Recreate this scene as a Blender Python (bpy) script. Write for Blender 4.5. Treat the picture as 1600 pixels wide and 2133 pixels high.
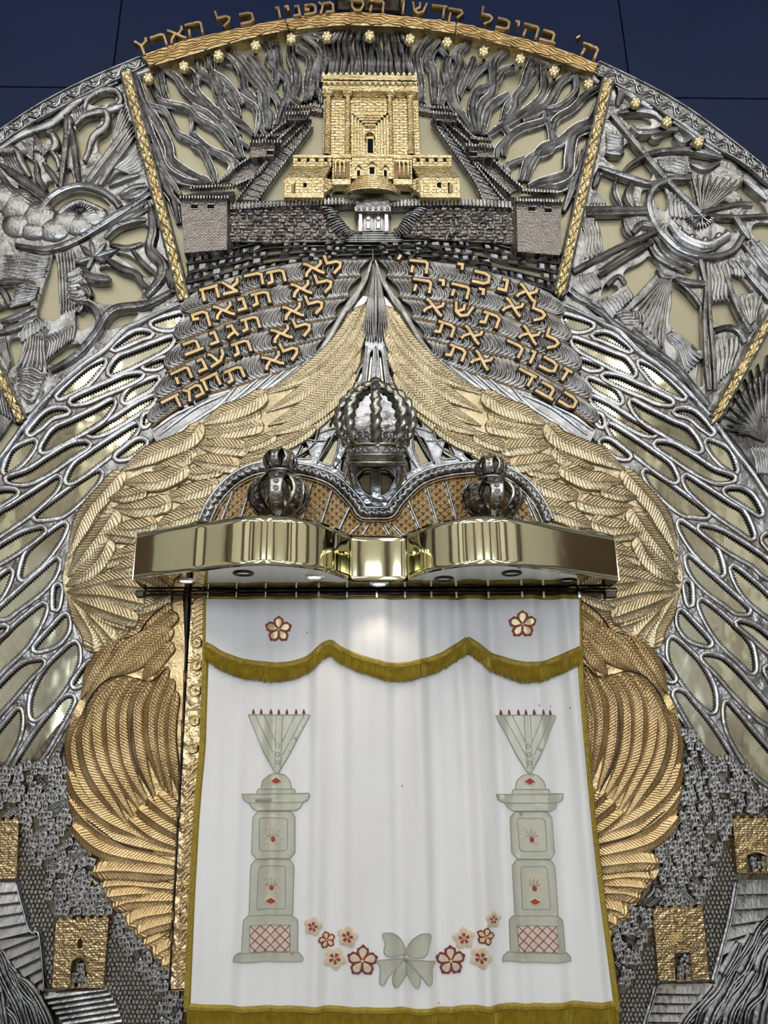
import bpy, math, random
import numpy as np
from mathutils import Matrix, Vector
from mathutils.geometry import delaunay_2d_cdt

for o in list(bpy.data.objects):
    bpy.data.objects.remove(o)
SC = bpy.context.scene
COL = SC.collection
rng = random.Random(7)
nrg = np.random.default_rng(5)

# ---------------------------------------------------------------- camera
F, CU, CV = 1620.0, 800.0, 1066.5
b_, a_ = 0.028, -0.003
xr = np.array([1.0, a_, b_]); xr /= np.linalg.norm(xr)
uy_ = -5000.0
ux_ = -(uy_ * a_ + F * b_)
up = np.array([ux_, uy_, F]); up /= np.linalg.norm(up)
yc = np.cross(up, xr)
W3 = np.stack([xr, yc, up])          # camera axes -> world axes
DIST, EYE = 3.9, 1.6
CAM = np.array([0.0, -DIST, EYE])


def rays(uv):
    uv = np.asarray(uv, float).reshape(-1, 2)
    r = np.stack([uv[:, 0] - CU, uv[:, 1] - CV, np.full(len(uv), F)], 1)
    return r @ W3.T


def xz(uv, d=0.05, m=1):
    """where a point seen at uv lies on the vertical plane d metres in front of the panel"""
    r = rays(uv)
    t = (-d - CAM[1]) / r[:, 1]
    p = CAM + r * t[:, None]
    return np.stack([p[:, 0] * m, p[:, 2]], 1)


CAM[0] -= xz([(783, 1100)], 0.05)[0, 0]

cd = bpy.data.cameras.new('camera')
cam = bpy.data.objects.new('camera', cd)
COL.objects.link(cam)
mw = Matrix.Identity(4)
for i in range(3):
    mw[i][0] = W3[i, 0]; mw[i][1] = -W3[i, 1]; mw[i][2] = -W3[i, 2]; mw[i][3] = CAM[i]
cam.matrix_world = mw
cd.sensor_fit = 'VERTICAL'
cd.sensor_height = 24.0
cd.lens = F / 2133.0 * 24.0
cd.clip_start = 0.05
SC.camera = cam

# ---------------------------------------------------------------- world and exposure
world = bpy.data.worlds.new('hall_air'); SC.world = world
world.use_nodes = True
world.node_tree.nodes['Background'].inputs[0].default_value = (0.75, 0.78, 0.85, 1)
world.node_tree.nodes['Background'].inputs[1].default_value = 0.3
SC.view_settings.view_transform = 'Standard'
SC.view_settings.look = 'None'
SC.view_settings.gamma = 1.0
SC.view_settings.exposure = 0.0
SC.view_settings.use_curve_mapping = False
SC.cycles.max_bounces = 4
SC.cycles.diffuse_bounces = 3
SC.cycles.glossy_bounces = 2
SC.cycles.transmission_bounces = 1
SC.cycles.caustics_reflective = False
SC.cycles.caustics_refractive = False
LAMP_POWER = 22.0       # radiance of the ceiling light panels
DAY_POWER = 9.5         # radiance of the daylight in the hall windows

# ---------------------------------------------------------------- materials
MT = {}


def nmat(name):
    m = bpy.data.materials.new(name); m.use_nodes = True
    nt = m.node_tree
    b = nt.nodes['Principled BSDF']
    MT[name] = m
    return m, nt, b


def metal(name, c1, c2, scale=9.0, rough=(0.28, 0.5), bump=0.25, bscale=60.0, metallic=1.0, lo=0.42, hi=0.62, wave=None):
    m, nt, b = nmat(name)
    tc = nt.nodes.new('ShaderNodeTexCoord')
    n = nt.nodes.new('ShaderNodeTexNoise'); n.inputs['Scale'].default_value = scale; n.inputs['Detail'].default_value = 3
    nt.links.new(tc.outputs['Object'], n.inputs['Vector'])
    r = nt.nodes.new('ShaderNodeValToRGB')
    r.color_ramp.elements[0].position = lo; r.color_ramp.elements[0].color = (*c1, 1)
    r.color_ramp.elements[1].position = hi; r.color_ramp.elements[1].color = (*c2, 1)
    nt.links.new(n.outputs['Fac'], r.inputs['Fac']); nt.links.new(r.outputs['Color'], b.inputs['Base Color'])
    mr = nt.nodes.new('ShaderNodeMapRange')
    mr.inputs['From Min'].default_value = 0.3; mr.inputs['From Max'].default_value = 0.7
    mr.inputs['To Min'].default_value = rough[0]; mr.inputs['To Max'].default_value = rough[1]
    nt.links.new(n.outputs['Fac'], mr.inputs['Value']); nt.links.new(mr.outputs['Result'], b.inputs['Roughness'])
    b.inputs['Metallic'].default_value = metallic
    if bump:
        n2 = nt.nodes.new('ShaderNodeTexNoise'); n2.inputs['Scale'].default_value = bscale; n2.inputs['Detail'].default_value = 2
        nt.links.new(tc.outputs['Object'], n2.inputs['Vector'])
        bp = nt.nodes.new('ShaderNodeBump'); bp.inputs['Strength'].default_value = bump; bp.inputs['Distance'].default_value = 0.01
        nt.links.new(n2.outputs['Fac'], bp.inputs['Height']); nt.links.new(bp.outputs['Normal'], b.inputs['Normal'])
    return m


def brick_metal(name, c1, c2, mortar, sx, sy, rough=0.42, bump=0.7):
    """fine masonry too small to pick apart: brick pattern in the wall plane"""
    m, nt, b = nmat(name)
    tc = nt.nodes.new('ShaderNodeTexCoord')
    sp = nt.nodes.new('ShaderNodeSeparateXYZ'); cb = nt.nodes.new('ShaderNodeCombineXYZ')
    nt.links.new(tc.outputs['Object'], sp.inputs[0])
    nt.links.new(sp.outputs['X'], cb.inputs['X']); nt.links.new(sp.outputs['Z'], cb.inputs['Y'])
    k = nt.nodes.new('ShaderNodeTexBrick')
    k.inputs['Scale'].default_value = 1.0
    k.inputs['Brick Width'].default_value = sx; k.inputs['Row Height'].default_value = sy
    k.inputs['Mortar Size'].default_value = sy * 0.13; k.inputs['Mortar Smooth'].default_value = 0.4
    k.inputs['Color1'].default_value = (*c1, 1); k.inputs['Color2'].default_value = (*c2, 1); k.inputs['Mortar'].default_value = (*mortar, 1)
    nt.links.new(cb.outputs[0], k.inputs['Vector'])
    nt.links.new(k.outputs['Color'], b.inputs['Base Color'])
    b.inputs['Metallic'].default_value = 1.0; b.inputs['Roughness'].default_value = rough
    n2 = nt.nodes.new('ShaderNodeTexNoise'); n2.inputs['Scale'].default_value = 70
    nt.links.new(tc.outputs['Object'], n2.inputs['Vector'])
    mx = nt.nodes.new('ShaderNodeMath'); mx.operation = 'MULTIPLY_ADD'; mx.inputs[1].default_value = -1.0
    nt.links.new(k.outputs['Fac'], mx.inputs[0]); nt.links.new(n2.outputs['Fac'], mx.inputs[2])
    bp = nt.nodes.new('ShaderNodeBump'); bp.inputs['Strength'].default_value = bump; bp.inputs['Distance'].default_value = 0.008
    nt.links.new(mx.outputs[0], bp.inputs['Height']); nt.links.new(bp.outputs['Normal'], b.inputs['Normal'])
    return m


def plain(name, c, rough=0.6, metallic=0.0, noise=0.0, bump=0.0, bscale=200.0, sheen=0.0, c2=None, cscale=6.0):
    m, nt, b = nmat(name)
    b.inputs['Roughness'].default_value = rough; b.inputs['Metallic'].default_value = metallic
    b.inputs['Base Color'].default_value = (*c, 1)
    tc = nt.nodes.new('ShaderNodeTexCoord')
    n = nt.nodes.new('ShaderNodeTexNoise'); n.inputs['Scale'].default_value = cscale; n.inputs['Detail'].default_value = 5
    nt.links.new(tc.outputs['Object'], n.inputs['Vector'])
    r = nt.nodes.new('ShaderNodeValToRGB')
    r.color_ramp.elements[0].position = 0.35; r.color_ramp.elements[0].color = (*c, 1)
    r.color_ramp.elements[1].position = 0.7; r.color_ramp.elements[1].color = (*(c2 or tuple(x * 0.93 for x in c)), 1)
    nt.links.new(n.outputs['Fac'], r.inputs['Fac']); nt.links.new(r.outputs['Color'], b.inputs['Base Color'])
    if sheen:
        b.inputs['Sheen Weight'].default_value = sheen
    if bump:
        n2 = nt.nodes.new('ShaderNodeTexNoise'); n2.inputs['Scale'].default_value = bscale
        nt.links.new(tc.outputs['Object'], n2.inputs['Vector'])
        bp = nt.nodes.new('ShaderNodeBump'); bp.inputs['Strength'].default_value = bump; bp.inputs['Distance'].default_value = 0.004
        nt.links.new(n2.outputs['Fac'], bp.inputs['Height']); nt.links.new(bp.outputs['Normal'], b.inputs['Normal'])
    return m


def emit(name, c, s):
    m, nt, b = nmat(name)
    b.inputs['Base Color'].default_value = (*c, 1)
    b.inputs['Emission Color'].default_value = (*c, 1); b.inputs['Emission Strength'].default_value = s
    return m


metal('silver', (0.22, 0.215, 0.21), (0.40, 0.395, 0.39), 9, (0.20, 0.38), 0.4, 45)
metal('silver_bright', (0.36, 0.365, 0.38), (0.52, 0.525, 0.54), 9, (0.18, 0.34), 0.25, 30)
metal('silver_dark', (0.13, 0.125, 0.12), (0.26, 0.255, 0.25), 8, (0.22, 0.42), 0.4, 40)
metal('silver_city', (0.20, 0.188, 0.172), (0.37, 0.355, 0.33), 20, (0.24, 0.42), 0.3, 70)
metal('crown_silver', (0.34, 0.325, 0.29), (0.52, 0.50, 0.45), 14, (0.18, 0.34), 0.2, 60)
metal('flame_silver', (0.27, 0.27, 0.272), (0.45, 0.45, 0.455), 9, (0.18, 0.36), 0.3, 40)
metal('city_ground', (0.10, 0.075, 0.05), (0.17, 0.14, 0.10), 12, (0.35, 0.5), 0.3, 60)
metal('patina', (0.20, 0.12, 0.05), (0.30, 0.22, 0.13), 12, (0.4, 0.6), 0.3, 60)
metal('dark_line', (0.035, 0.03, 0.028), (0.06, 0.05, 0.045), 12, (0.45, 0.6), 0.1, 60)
metal('gold_feather', (0.43, 0.345, 0.21), (0.58, 0.475, 0.305), 6, (0.24, 0.38), 0.3, 90)
metal('gold_lower', (0.52, 0.36, 0.17), (0.68, 0.50, 0.27), 6, (0.30, 0.44), 0.3, 90)
metal('gold_bright', (0.68, 0.53, 0.27), (0.86, 0.72, 0.44), 10, (0.2, 0.32), 0.8, 90)
metal('gold_vine', (0.62, 0.49, 0.25), (0.82, 0.69, 0.42), 12, (0.2, 0.36), 0.4, 60)
metal('gold_letter', (0.40, 0.285, 0.145), (0.55, 0.41, 0.23), 10, (0.26, 0.42), 0.3, 60)
metal('gold_band', (0.52, 0.37, 0.18), (0.74, 0.55, 0.29), 12, (0.28, 0.42), 0.3, 60)
metal('brass_mirror', (0.74, 0.69, 0.45), (0.78, 0.73, 0.50), 2, (0.05, 0.08), 0.10, 4)
metal('backing_brass', (0.40, 0.36, 0.245), (0.44, 0.40, 0.275), 3, (0.40, 0.46), 0.05, 6, 0.5)
metal('wing_mirror', (0.66, 0.62, 0.45), (0.72, 0.68, 0.51), 2, (0.10, 0.16), 0.5, 5)
metal('under_mirror', (0.74, 0.70, 0.60), (0.78, 0.74, 0.64), 2, (0.04, 0.08), 0.03, 4)
metal('iron', (0.04, 0.035, 0.03), (0.09, 0.075, 0.06), 20, (0.35, 0.5), 0.2, 60)
metal('chrome', (0.7, 0.7, 0.68), (0.8, 0.8, 0.78), 10, (0.1, 0.2), 0, 10)
metal('bronze_frame', (0.50, 0.36, 0.19), (0.72, 0.56, 0.33), 10, (0.2, 0.42), 0.9, 40)
brick_metal('tower_brick', (0.34, 0.30, 0.275), (0.42, 0.375, 0.35), (0.10, 0.085, 0.075), 0.022, 0.0105, 0.38, 1.0)
brick_metal('gate_brick', (0.58, 0.42, 0.21), (0.70, 0.53, 0.30), (0.20, 0.13, 0.06), 0.0175, 0.0100, 0.32)
brick_metal('temple_brick', (0.72, 0.58, 0.32), (0.82, 0.69, 0.43), (0.46, 0.34, 0.16), 0.05, 0.022, 0.26, 0.9)
plain('blue_wall', (0.004, 0.0115, 0.047), 0.5, c2=(0.0055, 0.0145, 0.055), cscale=1.5)
MT['blue_wall'].node_tree.nodes['Principled BSDF'].inputs['Specular IOR Level'].default_value = 0.18
plain('white_satin', (0.80, 0.79, 0.78), 0.55, bump=0.15, bscale=400, sheen=0.2, c2=(0.76, 0.745, 0.73), cscale=2)
plain('stain', (0.45, 0.40, 0.30), 0.8)
plain('gold_trim', (0.36, 0.26, 0.035), 0.42, metallic=0.35, bump=0.8, bscale=160, c2=(0.26, 0.18, 0.02), cscale=60)
plain('gold_fringe', (0.42, 0.31, 0.035), 0.40, metallic=0.35, c2=(0.30, 0.21, 0.02), cscale=40)
plain('sage', (0.46, 0.45, 0.36), 0.38, metallic=0.2, c2=(0.52, 0.51, 0.42), cscale=14, bump=0.2, bscale=60)
plain('sage_cord', (0.33, 0.35, 0.28), 0.5, metallic=0.1)
plain('red_thread', (0.33, 0.045, 0.028), 0.6, bump=0.4, bscale=300)
plain('maroon_thread', (0.20, 0.035, 0.03), 0.6, bump=0.4, bscale=300)
plain('cream_thread', (0.74, 0.57, 0.36), 0.5, bump=0.3, bscale=300)
plain('gold_applique', (0.60, 0.47, 0.22), 0.35, metallic=0.35, c2=(0.72, 0.62, 0.38), cscale=50)
plain('pale_applique', (0.62, 0.55, 0.46), 0.45, metallic=0.1)
plain('peach_applique', (0.78, 0.56, 0.33), 0.45, metallic=0.1)
plain('black', (0.006, 0.006, 0.007), 0.8)
MT['black'].node_tree.nodes['Principled BSDF'].inputs['Specular IOR Level'].default_value = 0.1
plain('hall_wall', (0.62, 0.60, 0.55), 0.85)
plain('hall_ceiling', (0.75, 0.75, 0.73), 0.9)
plain('hall_floor', (0.26, 0.22, 0.19), 0.5, bump=0.1)
plain('window_frame', (0.55, 0.55, 0.53), 0.6)
emit('lamp_panel', (1.0, 0.96, 0.88), LAMP_POWER)
emit('daylight', (0.80, 0.90, 1.0), DAY_POWER)
emit('spot_bulb', (1.0, 0.93, 0.80), 9.0)

# ---------------------------------------------------------------- mesh helpers
ORG = {}


def tag(o, label=None, cat=None, group=None, kind=None):
    if label: o['label'] = label
    if cat: o['category'] = cat
    if group: o['group'] = group
    if kind: o['kind'] = kind
    return o


def thing(name, loc, label, cat, group=None, kind=None):
    o = bpy.data.objects.new(name, None); COL.objects.link(o)
    o.empty_display_size = 0.05
    o.location = loc; ORG[o.name] = np.array(loc, float)
    return tag(o, label, cat, group, kind)


def mk(name, v, f, mats, parent=None, smooth=True, mi=None, **kw):
    v = np.asarray(v, float)
    c = (v.min(0) + v.max(0)) / 2
    me = bpy.data.meshes.new(name)
    me.from_pydata((v - c).tolist(), [], [tuple(int(i) for i in q) for q in f])
    if isinstance(mats, str): mats = [mats]
    for m in mats: me.materials.append(MT[m])
    if mi is not None: me.polygons.foreach_set('material_index', np.asarray(mi, np.int32))
    if smooth: me.polygons.foreach_set('use_smooth', np.ones(len(me.polygons), bool))
    me.update()
    o = bpy.data.objects.new(name, me); COL.objects.link(o)
    ORG[o.name] = c
    if parent is not None:
        o.parent = parent; o.location = c - ORG[parent.name]
    else:
        o.location = c
    return tag(o, **kw)


class MB:
    """collects pieces of one mesh"""
    def __init__(s): s.v = []; s.f = []; s.m = []; s.n = 0

    def add(s, v, f, mi=0):
        v = np.asarray(v, float)
        s.v.append(v); s.f += [tuple(int(i) + s.n for i in q) for q in f]; s.m += [mi] * len(f); s.n += len(v)
        return s

    def box(s, x0, x1, d0, d1, z0, z1, mi=0, ch=0.0):
        """box between depths d0 (back) and d1 (front)"""
        y0, y1 = -d1, -d0
        if ch:
            v = [(x0, y1, z0), (x1, y1, z0), (x1, y1, z1), (x0, y1, z1),
                 (x0, y0 + ch, z0), (x1, y0 + ch, z0), (x1, y0 + ch, z1), (x0, y0 + ch, z1),
                 (x0 + ch, y0, z0 + ch), (x1 - ch, y0, z0 + ch), (x1 - ch, y0, z1 - ch), (x0 + ch, y0, z1 - ch)]
            f = [(0, 1, 5, 4), (1, 2, 6, 5), (2, 3, 7, 6), (3, 0, 4, 7), (4, 5, 9, 8), (5, 6, 10, 9), (6, 7, 11, 10), (7, 4, 8, 11), (8, 9, 10, 11)]
        else:
            v = [(x0, y0, z0), (x1, y0, z0), (x1, y1, z0), (x0, y1, z0), (x0, y0, z1), (x1, y0, z1), (x1, y1, z1), (x0, y1, z1)]
            f = [(0, 1, 5, 4), (1, 2, 6, 5), (2, 3, 7, 6), (3, 0, 4, 7), (4, 5, 6, 7), (3, 2, 1, 0)]
        return s.add(v, f, mi)

    def get(s): return np.concatenate(s.v), s.f, s.m

    def mk(s, name, mats, parent=None, smooth=False, **kw):
        v, f, m = s.get()
        return mk(name, v, f, mats, parent, smooth, m if not isinstance(mats, str) else None, **kw)


ZO = {'A': (0, 0), 'B': (400, 0), 'C': (750, 0), 'D': (1100, 100), 'E': (0, 400), 'F': (300, 400), 'G': (750, 400), 'H': (1100, 500),
      'I': (0, 800), 'J': (350, 700), 'K': (700, 700), 'L': (1100, 850), 'M': (0, 1200), 'N': (0, 1633), 'O': (1100, 1200), 'Q': (1100, 1633),
      'S': (250, 1040), 'T': (780, 1040), 'U': (350, 1583), 'V': (780, 1583), 'P': (0, 0)}


def z(k, s):
    """points read off a zoomed view of the photograph: 'x,y x,y ...' """
    ox, oy = ZO[k]
    sc = 1.0 if k == 'P' else (0.34375 if k in 'STUV' else 0.3125)
    a = np.array([[float(q) for q in p.split(',')] for p in s.split()])
    return a * sc + np.array([ox, oy])


def arc_resample(p, step=None, n=None, closed=False):
    p = np.asarray(p, float)
    if closed: p = np.vstack([p, p[:1]])
    L = np.concatenate([[0], np.cumsum(np.linalg.norm(np.diff(p, axis=0), axis=1))])
    if n is None: n = max(3, int(round(L[-1] / step)) + 1)
    s = np.linspace(0, L[-1], n)
    q = np.stack([np.interp(s, L, p[:, i]) for i in range(p.shape[1])], 1)
    return q[:-1] if closed else q


def catmull(p, k=6, closed=False):
    p = np.asarray(p, float)
    if len(p) < 3 and not closed: return p
    if closed:
        e = np.vstack([p[-1:], p, p[:2]])
    else:
        e = np.vstack([2 * p[0] - p[1], p, 2 * p[-1] - p[-2]])
    out = []
    t = np.linspace(0, 1, k, endpoint=False)[:, None]
    for i in range(1, len(e) - 2):
        a, b, c, d = e[i - 1], e[i], e[i + 1], e[i + 2]
        out.append(0.5 * ((2 * b) + (c - a) * t + (2 * a - 5 * b + 4 * c - d) * t ** 2 + (3 * b - a - 3 * c + d) * t ** 3))
    if not closed: out.append(p[-1:])
    return np.vstack(out)


def smooth_path(p, step=6.0, closed=False):
    return arc_resample(catmull(p, 8, closed), step, closed=closed)


def normals2(p, closed=False):
    if closed:
        t = np.roll(p, -1, 0) - np.roll(p, 1, 0)
    else:
        t = np.gradient(p, axis=0)
    t /= np.linalg.norm(t, axis=1)[:, None] + 1e-9
    return np.stack([-t[:, 1], t[:, 0]], 1)


def area2(p):
    q = np.roll(p, -1, 0)
    return 0.5 * np.sum(p[:, 0] * q[:, 1] - q[:, 0] * p[:, 1])


def offset_loop(p, o):
    """grow (o>0) or shrink a closed loop"""
    n = normals2(p, True)
    return p - n * o * (1 if area2(p) > 0 else -1)


def inside(poly, pts):
    poly = np.asarray(poly); x, y = pts[:, 0], pts[:, 1]
    r = np.zeros(len(pts), bool)
    x1, y1 = poly[-1]
    for x2, y2 in poly:
        c = ((y2 > y) != (y1 > y))
        if c.any():
            xi = (x1 - x2) * (y - y2) / ((y1 - y2) if y1 != y2 else 1e-12) + x2
            r ^= c & (x < xi)
        x1, y1 = x2, y2
    return r


def tri_fill(loops, extra=None):
    """loops[0] is the outline, the rest are holes -> points, triangles"""
    pts = np.vstack(loops); edges = []; k = 0
    for l in loops:
        n = len(l); edges += [(k + i, k + (i + 1) % n) for i in range(n)]; k += n
    if extra is not None and len(extra):
        pts = np.vstack([pts, extra])
    vs, _, fs, _, _, _ = delaunay_2d_cdt([Vector((float(a), float(b))) for a, b in pts], edges, [], 0, 1e-5)
    V = np.array([(p.x, p.y) for p in vs]); T = np.array([tuple(f) for f in fs if len(f) == 3])
    c = V[T].mean(1)
    ok = inside(loops[0], c)
    for h in loops[1:]: ok &= ~inside(h, c)
    return V, T[ok]


def grid_pts(poly, step, holes=(), jit=0.3, margin=2.0):
    poly = np.asarray(poly)
    a, b = poly.min(0), poly.max(0)
    gx, gy = np.meshgrid(np.arange(a[0], b[0], step), np.arange(a[1], b[1], step))
    g = np.stack([gx.ravel(), gy.ravel()], 1) + nrg.uniform(-jit, jit, (gx.size, 2)) * step
    ok = inside(offset_loop(poly, -margin), g)
    for h in holes: ok &= ~inside(offset_loop(np.asarray(h), margin), g)
    return g[ok]


def plate(outer, holes=(), d0=0.0, d1=0.04, ch=2.0, hf=None, gstep=None, m=1):
    """a sheet of thickness d0..d1 with chamfered rims and real holes"""
    outer = np.asarray(outer); holes = [np.asarray(h) for h in holes]
    inner = [offset_loop(outer, -ch)] + [offset_loop(h, ch) for h in holes]
    ex = grid_pts(inner[0], gstep, inner[1:]) if gstep else None
    V, T = tri_fill(inner, ex)
    dep = np.full(len(V), d1)
    if hf is not None: dep = d1 + hf(V)
    X = xz(V, d1, m)
    b = MB(); b.add(np.stack([X[:, 0], -dep, X[:, 1]], 1), T)
    for li, (l, q) in enumerate(zip([outer] + holes, inner)):
        n = len(l)
        A = xz(q, d1, m); B = xz(l, d1, m)
        dq = d1 + (hf(q) if hf is not None else np.zeros(n))
        c = (B[0] - A[0]); cc = min(0.3 * (d1 - d0), float(np.linalg.norm(c)))
        v = np.vstack([np.stack([A[:, 0], -dq, A[:, 1]], 1), np.stack([B[:, 0], -(dq - cc), B[:, 1]], 1), np.stack([B[:, 0], np.full(n, -d0), B[:, 1]], 1)])
        f = []
        for r in range(2):
            for i in range(n):
                j = (i + 1) % n
                f.append((r * n + i, r * n + j, (r + 1) * n + j, (r + 1) * n + i))
        b.add(v, f)
    return b


def wobble(scale, amp, seed=0):
    r = np.random.default_rng(seed); k = r.normal(0, 1, (7, 2)) / scale; ph = r.uniform(0, 6.3, 7)
    return lambda V: amp * np.sin(V @ k.T + ph).sum(1) / 3.0


def prof_round(t, ridges=0):
    h = np.sqrt(np.clip(1 - t * t, 0, 1))
    if ridges: h = h * (0.78 + 0.22 * np.cos(ridges * 2 * np.pi * (t + 1) / 2 + np.pi * (ridges % 2 == 0)))
    return h


def strand(path, w, d0, H, ridges=0, taper=(0.5, 0.5), step=6.0, nc=9, m=1, smooth=True, ends=True):
    """a cast ridge: rounded (or grooved) bar lying on depth d0, following path; w = half width in px"""
    p = smooth_path(path, step) if smooth else arc_resample(path, step)
    n = len(p); N = normals2(p); s = np.linspace(0, 1, n)
    wf = np.minimum(1, taper[0] + (1 - taper[0]) * np.minimum(1, s / 0.25)) * np.minimum(1, taper[1] + (1 - taper[1]) * np.minimum(1, (1 - s) / 0.25))
    wv = w * wf
    t = np.linspace(-1, 1, nc); h = prof_round(t, ridges)
    U = p[:, None, :] + N[:, None, :] * (wv[:, None] * t[None, :])[:, :, None]
    X = xz(U.reshape(-1, 2), d0 + H * 0.5, m)
    D = d0 + H * (h[None, :] * wf[:, None] ** 0.5).ravel() if not np.isscalar(d0) else (d0 + H * h[None, :] * (wf[:, None] ** 0.5)).ravel()
    v = np.stack([X[:, 0], -D, X[:, 1]], 1)
    f = [(i * nc + j, i * nc + j + 1, (i + 1) * nc + j + 1, (i + 1) * nc + j) for i in range(n - 1) for j in range(nc - 1)]
    if ends: f += [tuple(range(nc)), tuple(range((n - 1) * nc, n * nc))]
    # skirt down to the back so that the piece has thickness
    L0 = [i * nc for i in range(n)]; R0 = [i * nc + nc - 1 for i in range(n)]
    k = len(v)
    sk = v[L0 + R0].copy(); sk[:, 1] = -(d0 - min(0.03, H))
    v = np.vstack([v, sk])
    f += [(L0[i], L0[i + 1], k + i + 1, k + i) for i in range(n - 1)] + [(R0[i], R0[i + 1], k + n + i + 1, k + n + i) for i in range(n - 1)]
    return v, f


def lerp_paths(A, B, t, n=24):
    return arc_resample(catmull(A, 8), n=n) * (1 - t) + arc_resample(catmull(B, 8), n=n) * t


def ridge_field(A, B, n, d0, H, m=1, fill=0.62, wav=0.0, ridges=0, step=6.0):
    """n parallel cast ridges between two border lines, one mesh"""
    b = MB()
    LA, LB = arc_resample(catmull(A, 8), n=24), arc_resample(catmull(B, 8), n=24)
    gap = np.linalg.norm(LA - LB, axis=1).mean() / max(1, n - 1) if n > 1 else 8
    for i in range(n):
        t = i / max(1, n - 1)
        p = LA * (1 - t) + LB * t
        if wav: p = p + normals2(p) * (wav * np.sin(np.linspace(0, 9, 24) + i * 0.5))[:, None]
        b.add(*strand(p, gap * fill, d0, H * rng.uniform(0.8, 1.15), ridges, (0.35, 0.35), step, 5, m))
    return b


def feather(axis, w, d0, H, m=1, pitch=7.0, amp=0.35, barb=0.9, sharp=0.9, quill=0.3, flat=0.62):
    """a cast feather: domed blade, raised quill and herringbone barbs (mesh rows run along the barbs)"""
    p = smooth_path(axis, 3.0); N = normals2(p)
    L = np.concatenate([[0], np.cumsum(np.linalg.norm(np.diff(p, axis=0), axis=1))]); Lm = L[-1]
    n = max(9, int(Lm / pitch) * 3)
    s0 = np.linspace(0, 1, n) * Lm; row = np.array([0.0, 1.0, 0.45])[np.arange(n) % 3] - 0.5
    t = np.array([-1, -.8, -.55, -.28, -.07, 0, .07, .28, .55, .8, 1.0]); nc = len(t)
    S_ = np.clip(s0[:, None] + barb * w * np.abs(t)[None, :] * np.minimum(1, s0 / (0.12 * Lm))[:, None] * 1.0 - 0.5 * barb * w * np.clip(s0 / Lm - 0.0, 0, 1)[:, None] * 0, 0, Lm)
    s = S_ / Lm
    e0 = np.sqrt(np.clip(1 - (1 - np.clip(s / 0.16, 0, 1)) ** 2, 0, 1)); e1 = np.clip((1 - s) / 0.35, 0, 1) ** sharp
    wv = w * np.maximum(0.05, np.minimum(e0, 1) * np.maximum(e1, 0.0))
    dome = 1 - flat * np.abs(t) ** 1.7
    h = H * (dome[None, :] + amp * row[:, None] * (np.abs(t) > 0.05)[None, :] + quill * np.exp(-(t / 0.09) ** 2)[None, :])
    h = h * (0.35 + 0.65 * np.clip(wv / w, 0, 1))
    PX = np.stack([np.interp(S_, L, p[:, 0]), np.interp(S_, L, p[:, 1])], 2); NX = np.stack([np.interp(S_, L, N[:, 0]), np.interp(S_, L, N[:, 1])], 2)
    U = PX + NX * (wv * t[None, :])[:, :, None]
    X = xz(U.reshape(-1, 2), d0 + H * 0.5, m)
    v = np.stack([X[:, 0], -(d0 + h.ravel()), X[:, 1]], 1)
    f = [(i * nc + j, i * nc + j + 1, (i + 1) * nc + j + 1, (i + 1) * nc + j) for i in range(n - 1) for j in range(nc - 1)]
    L0 = [i * nc for i in range(n)]; R0 = [i * nc + nc - 1 for i in range(n)]
    rim = L0 + R0[::-1]; k = len(v)
    sk = v[rim].copy(); sk[:, 1] = -(d0 - 0.012); v = np.vstack([v, sk]); q = len(rim)
    f += [(rim[i], rim[(i + 1) % q], k + (i + 1) % q, k + i) for i in range(q)]
    return v, f


def tube(path3, r, seg=8, twist=0.0, lobes=2, amp=0.0, cap=True, r_end=None):
    P3 = np.asarray(path3, float); n = len(P3)
    T = np.gradient(P3, axis=0); T /= np.linalg.norm(T, axis=1)[:, None] + 1e-12
    ref = np.array([0, -1.0, 0.05]); ref /= np.linalg.norm(ref)
    A = np.cross(T, ref); A /= np.linalg.norm(A, axis=1)[:, None] + 1e-12
    B = np.cross(A, T)
    L = np.concatenate([[0], np.cumsum(np.linalg.norm(np.diff(P3, axis=0), axis=1))])
    th = np.linspace(0, 2 * np.pi, seg, endpoint=False)
    rr = np.full(n, r) if r_end is None else np.linspace(r, r_end, n)
    R = rr[:, None] * (1 + amp * np.sin(lobes * th[None, :] + 2 * np.pi * L[:, None] / twist if twist else lobes * th[None, :] * 0))
    v = P3[:, None, :] + A[:, None, :] * (R * np.cos(th))[:, :, None] + B[:, None, :] * (R * np.sin(th))[:, :, None]
    f = [(i * seg + j, i * seg + (j + 1) % seg, (i + 1) * seg + (j + 1) % seg, (i + 1) * seg + j) for i in range(n - 1) for j in range(seg)]
    if cap: f += [tuple(range(seg)), tuple(range((n - 1) * seg, n * seg))]
    return v.reshape(-1, 3), f


def lathe(cx, cy, prof, seg=24, a0=0.0, a1=2 * math.pi):
    """prof: list of (radius, z)"""
    prof = np.asarray(prof, float); full = abs(a1 - a0 - 2 * math.pi) < 1e-6
    th = np.linspace(a0, a1, seg, endpoint=not full)
    v = np.stack([cx + prof[:, None, 0] * np.cos(th), cy + prof[:, None, 0] * np.sin(th), np.repeat(prof[:, 1:2], len(th), 1)], 2).reshape(-1, 3)
    k = len(th)
    f = [(i * k + j, i * k + (j + 1) % k, (i + 1) * k + (j + 1) % k, (i + 1) * k + j) for i in range(len(prof) - 1) for j in range(k if full else k - 1)]
    return v, f


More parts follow.
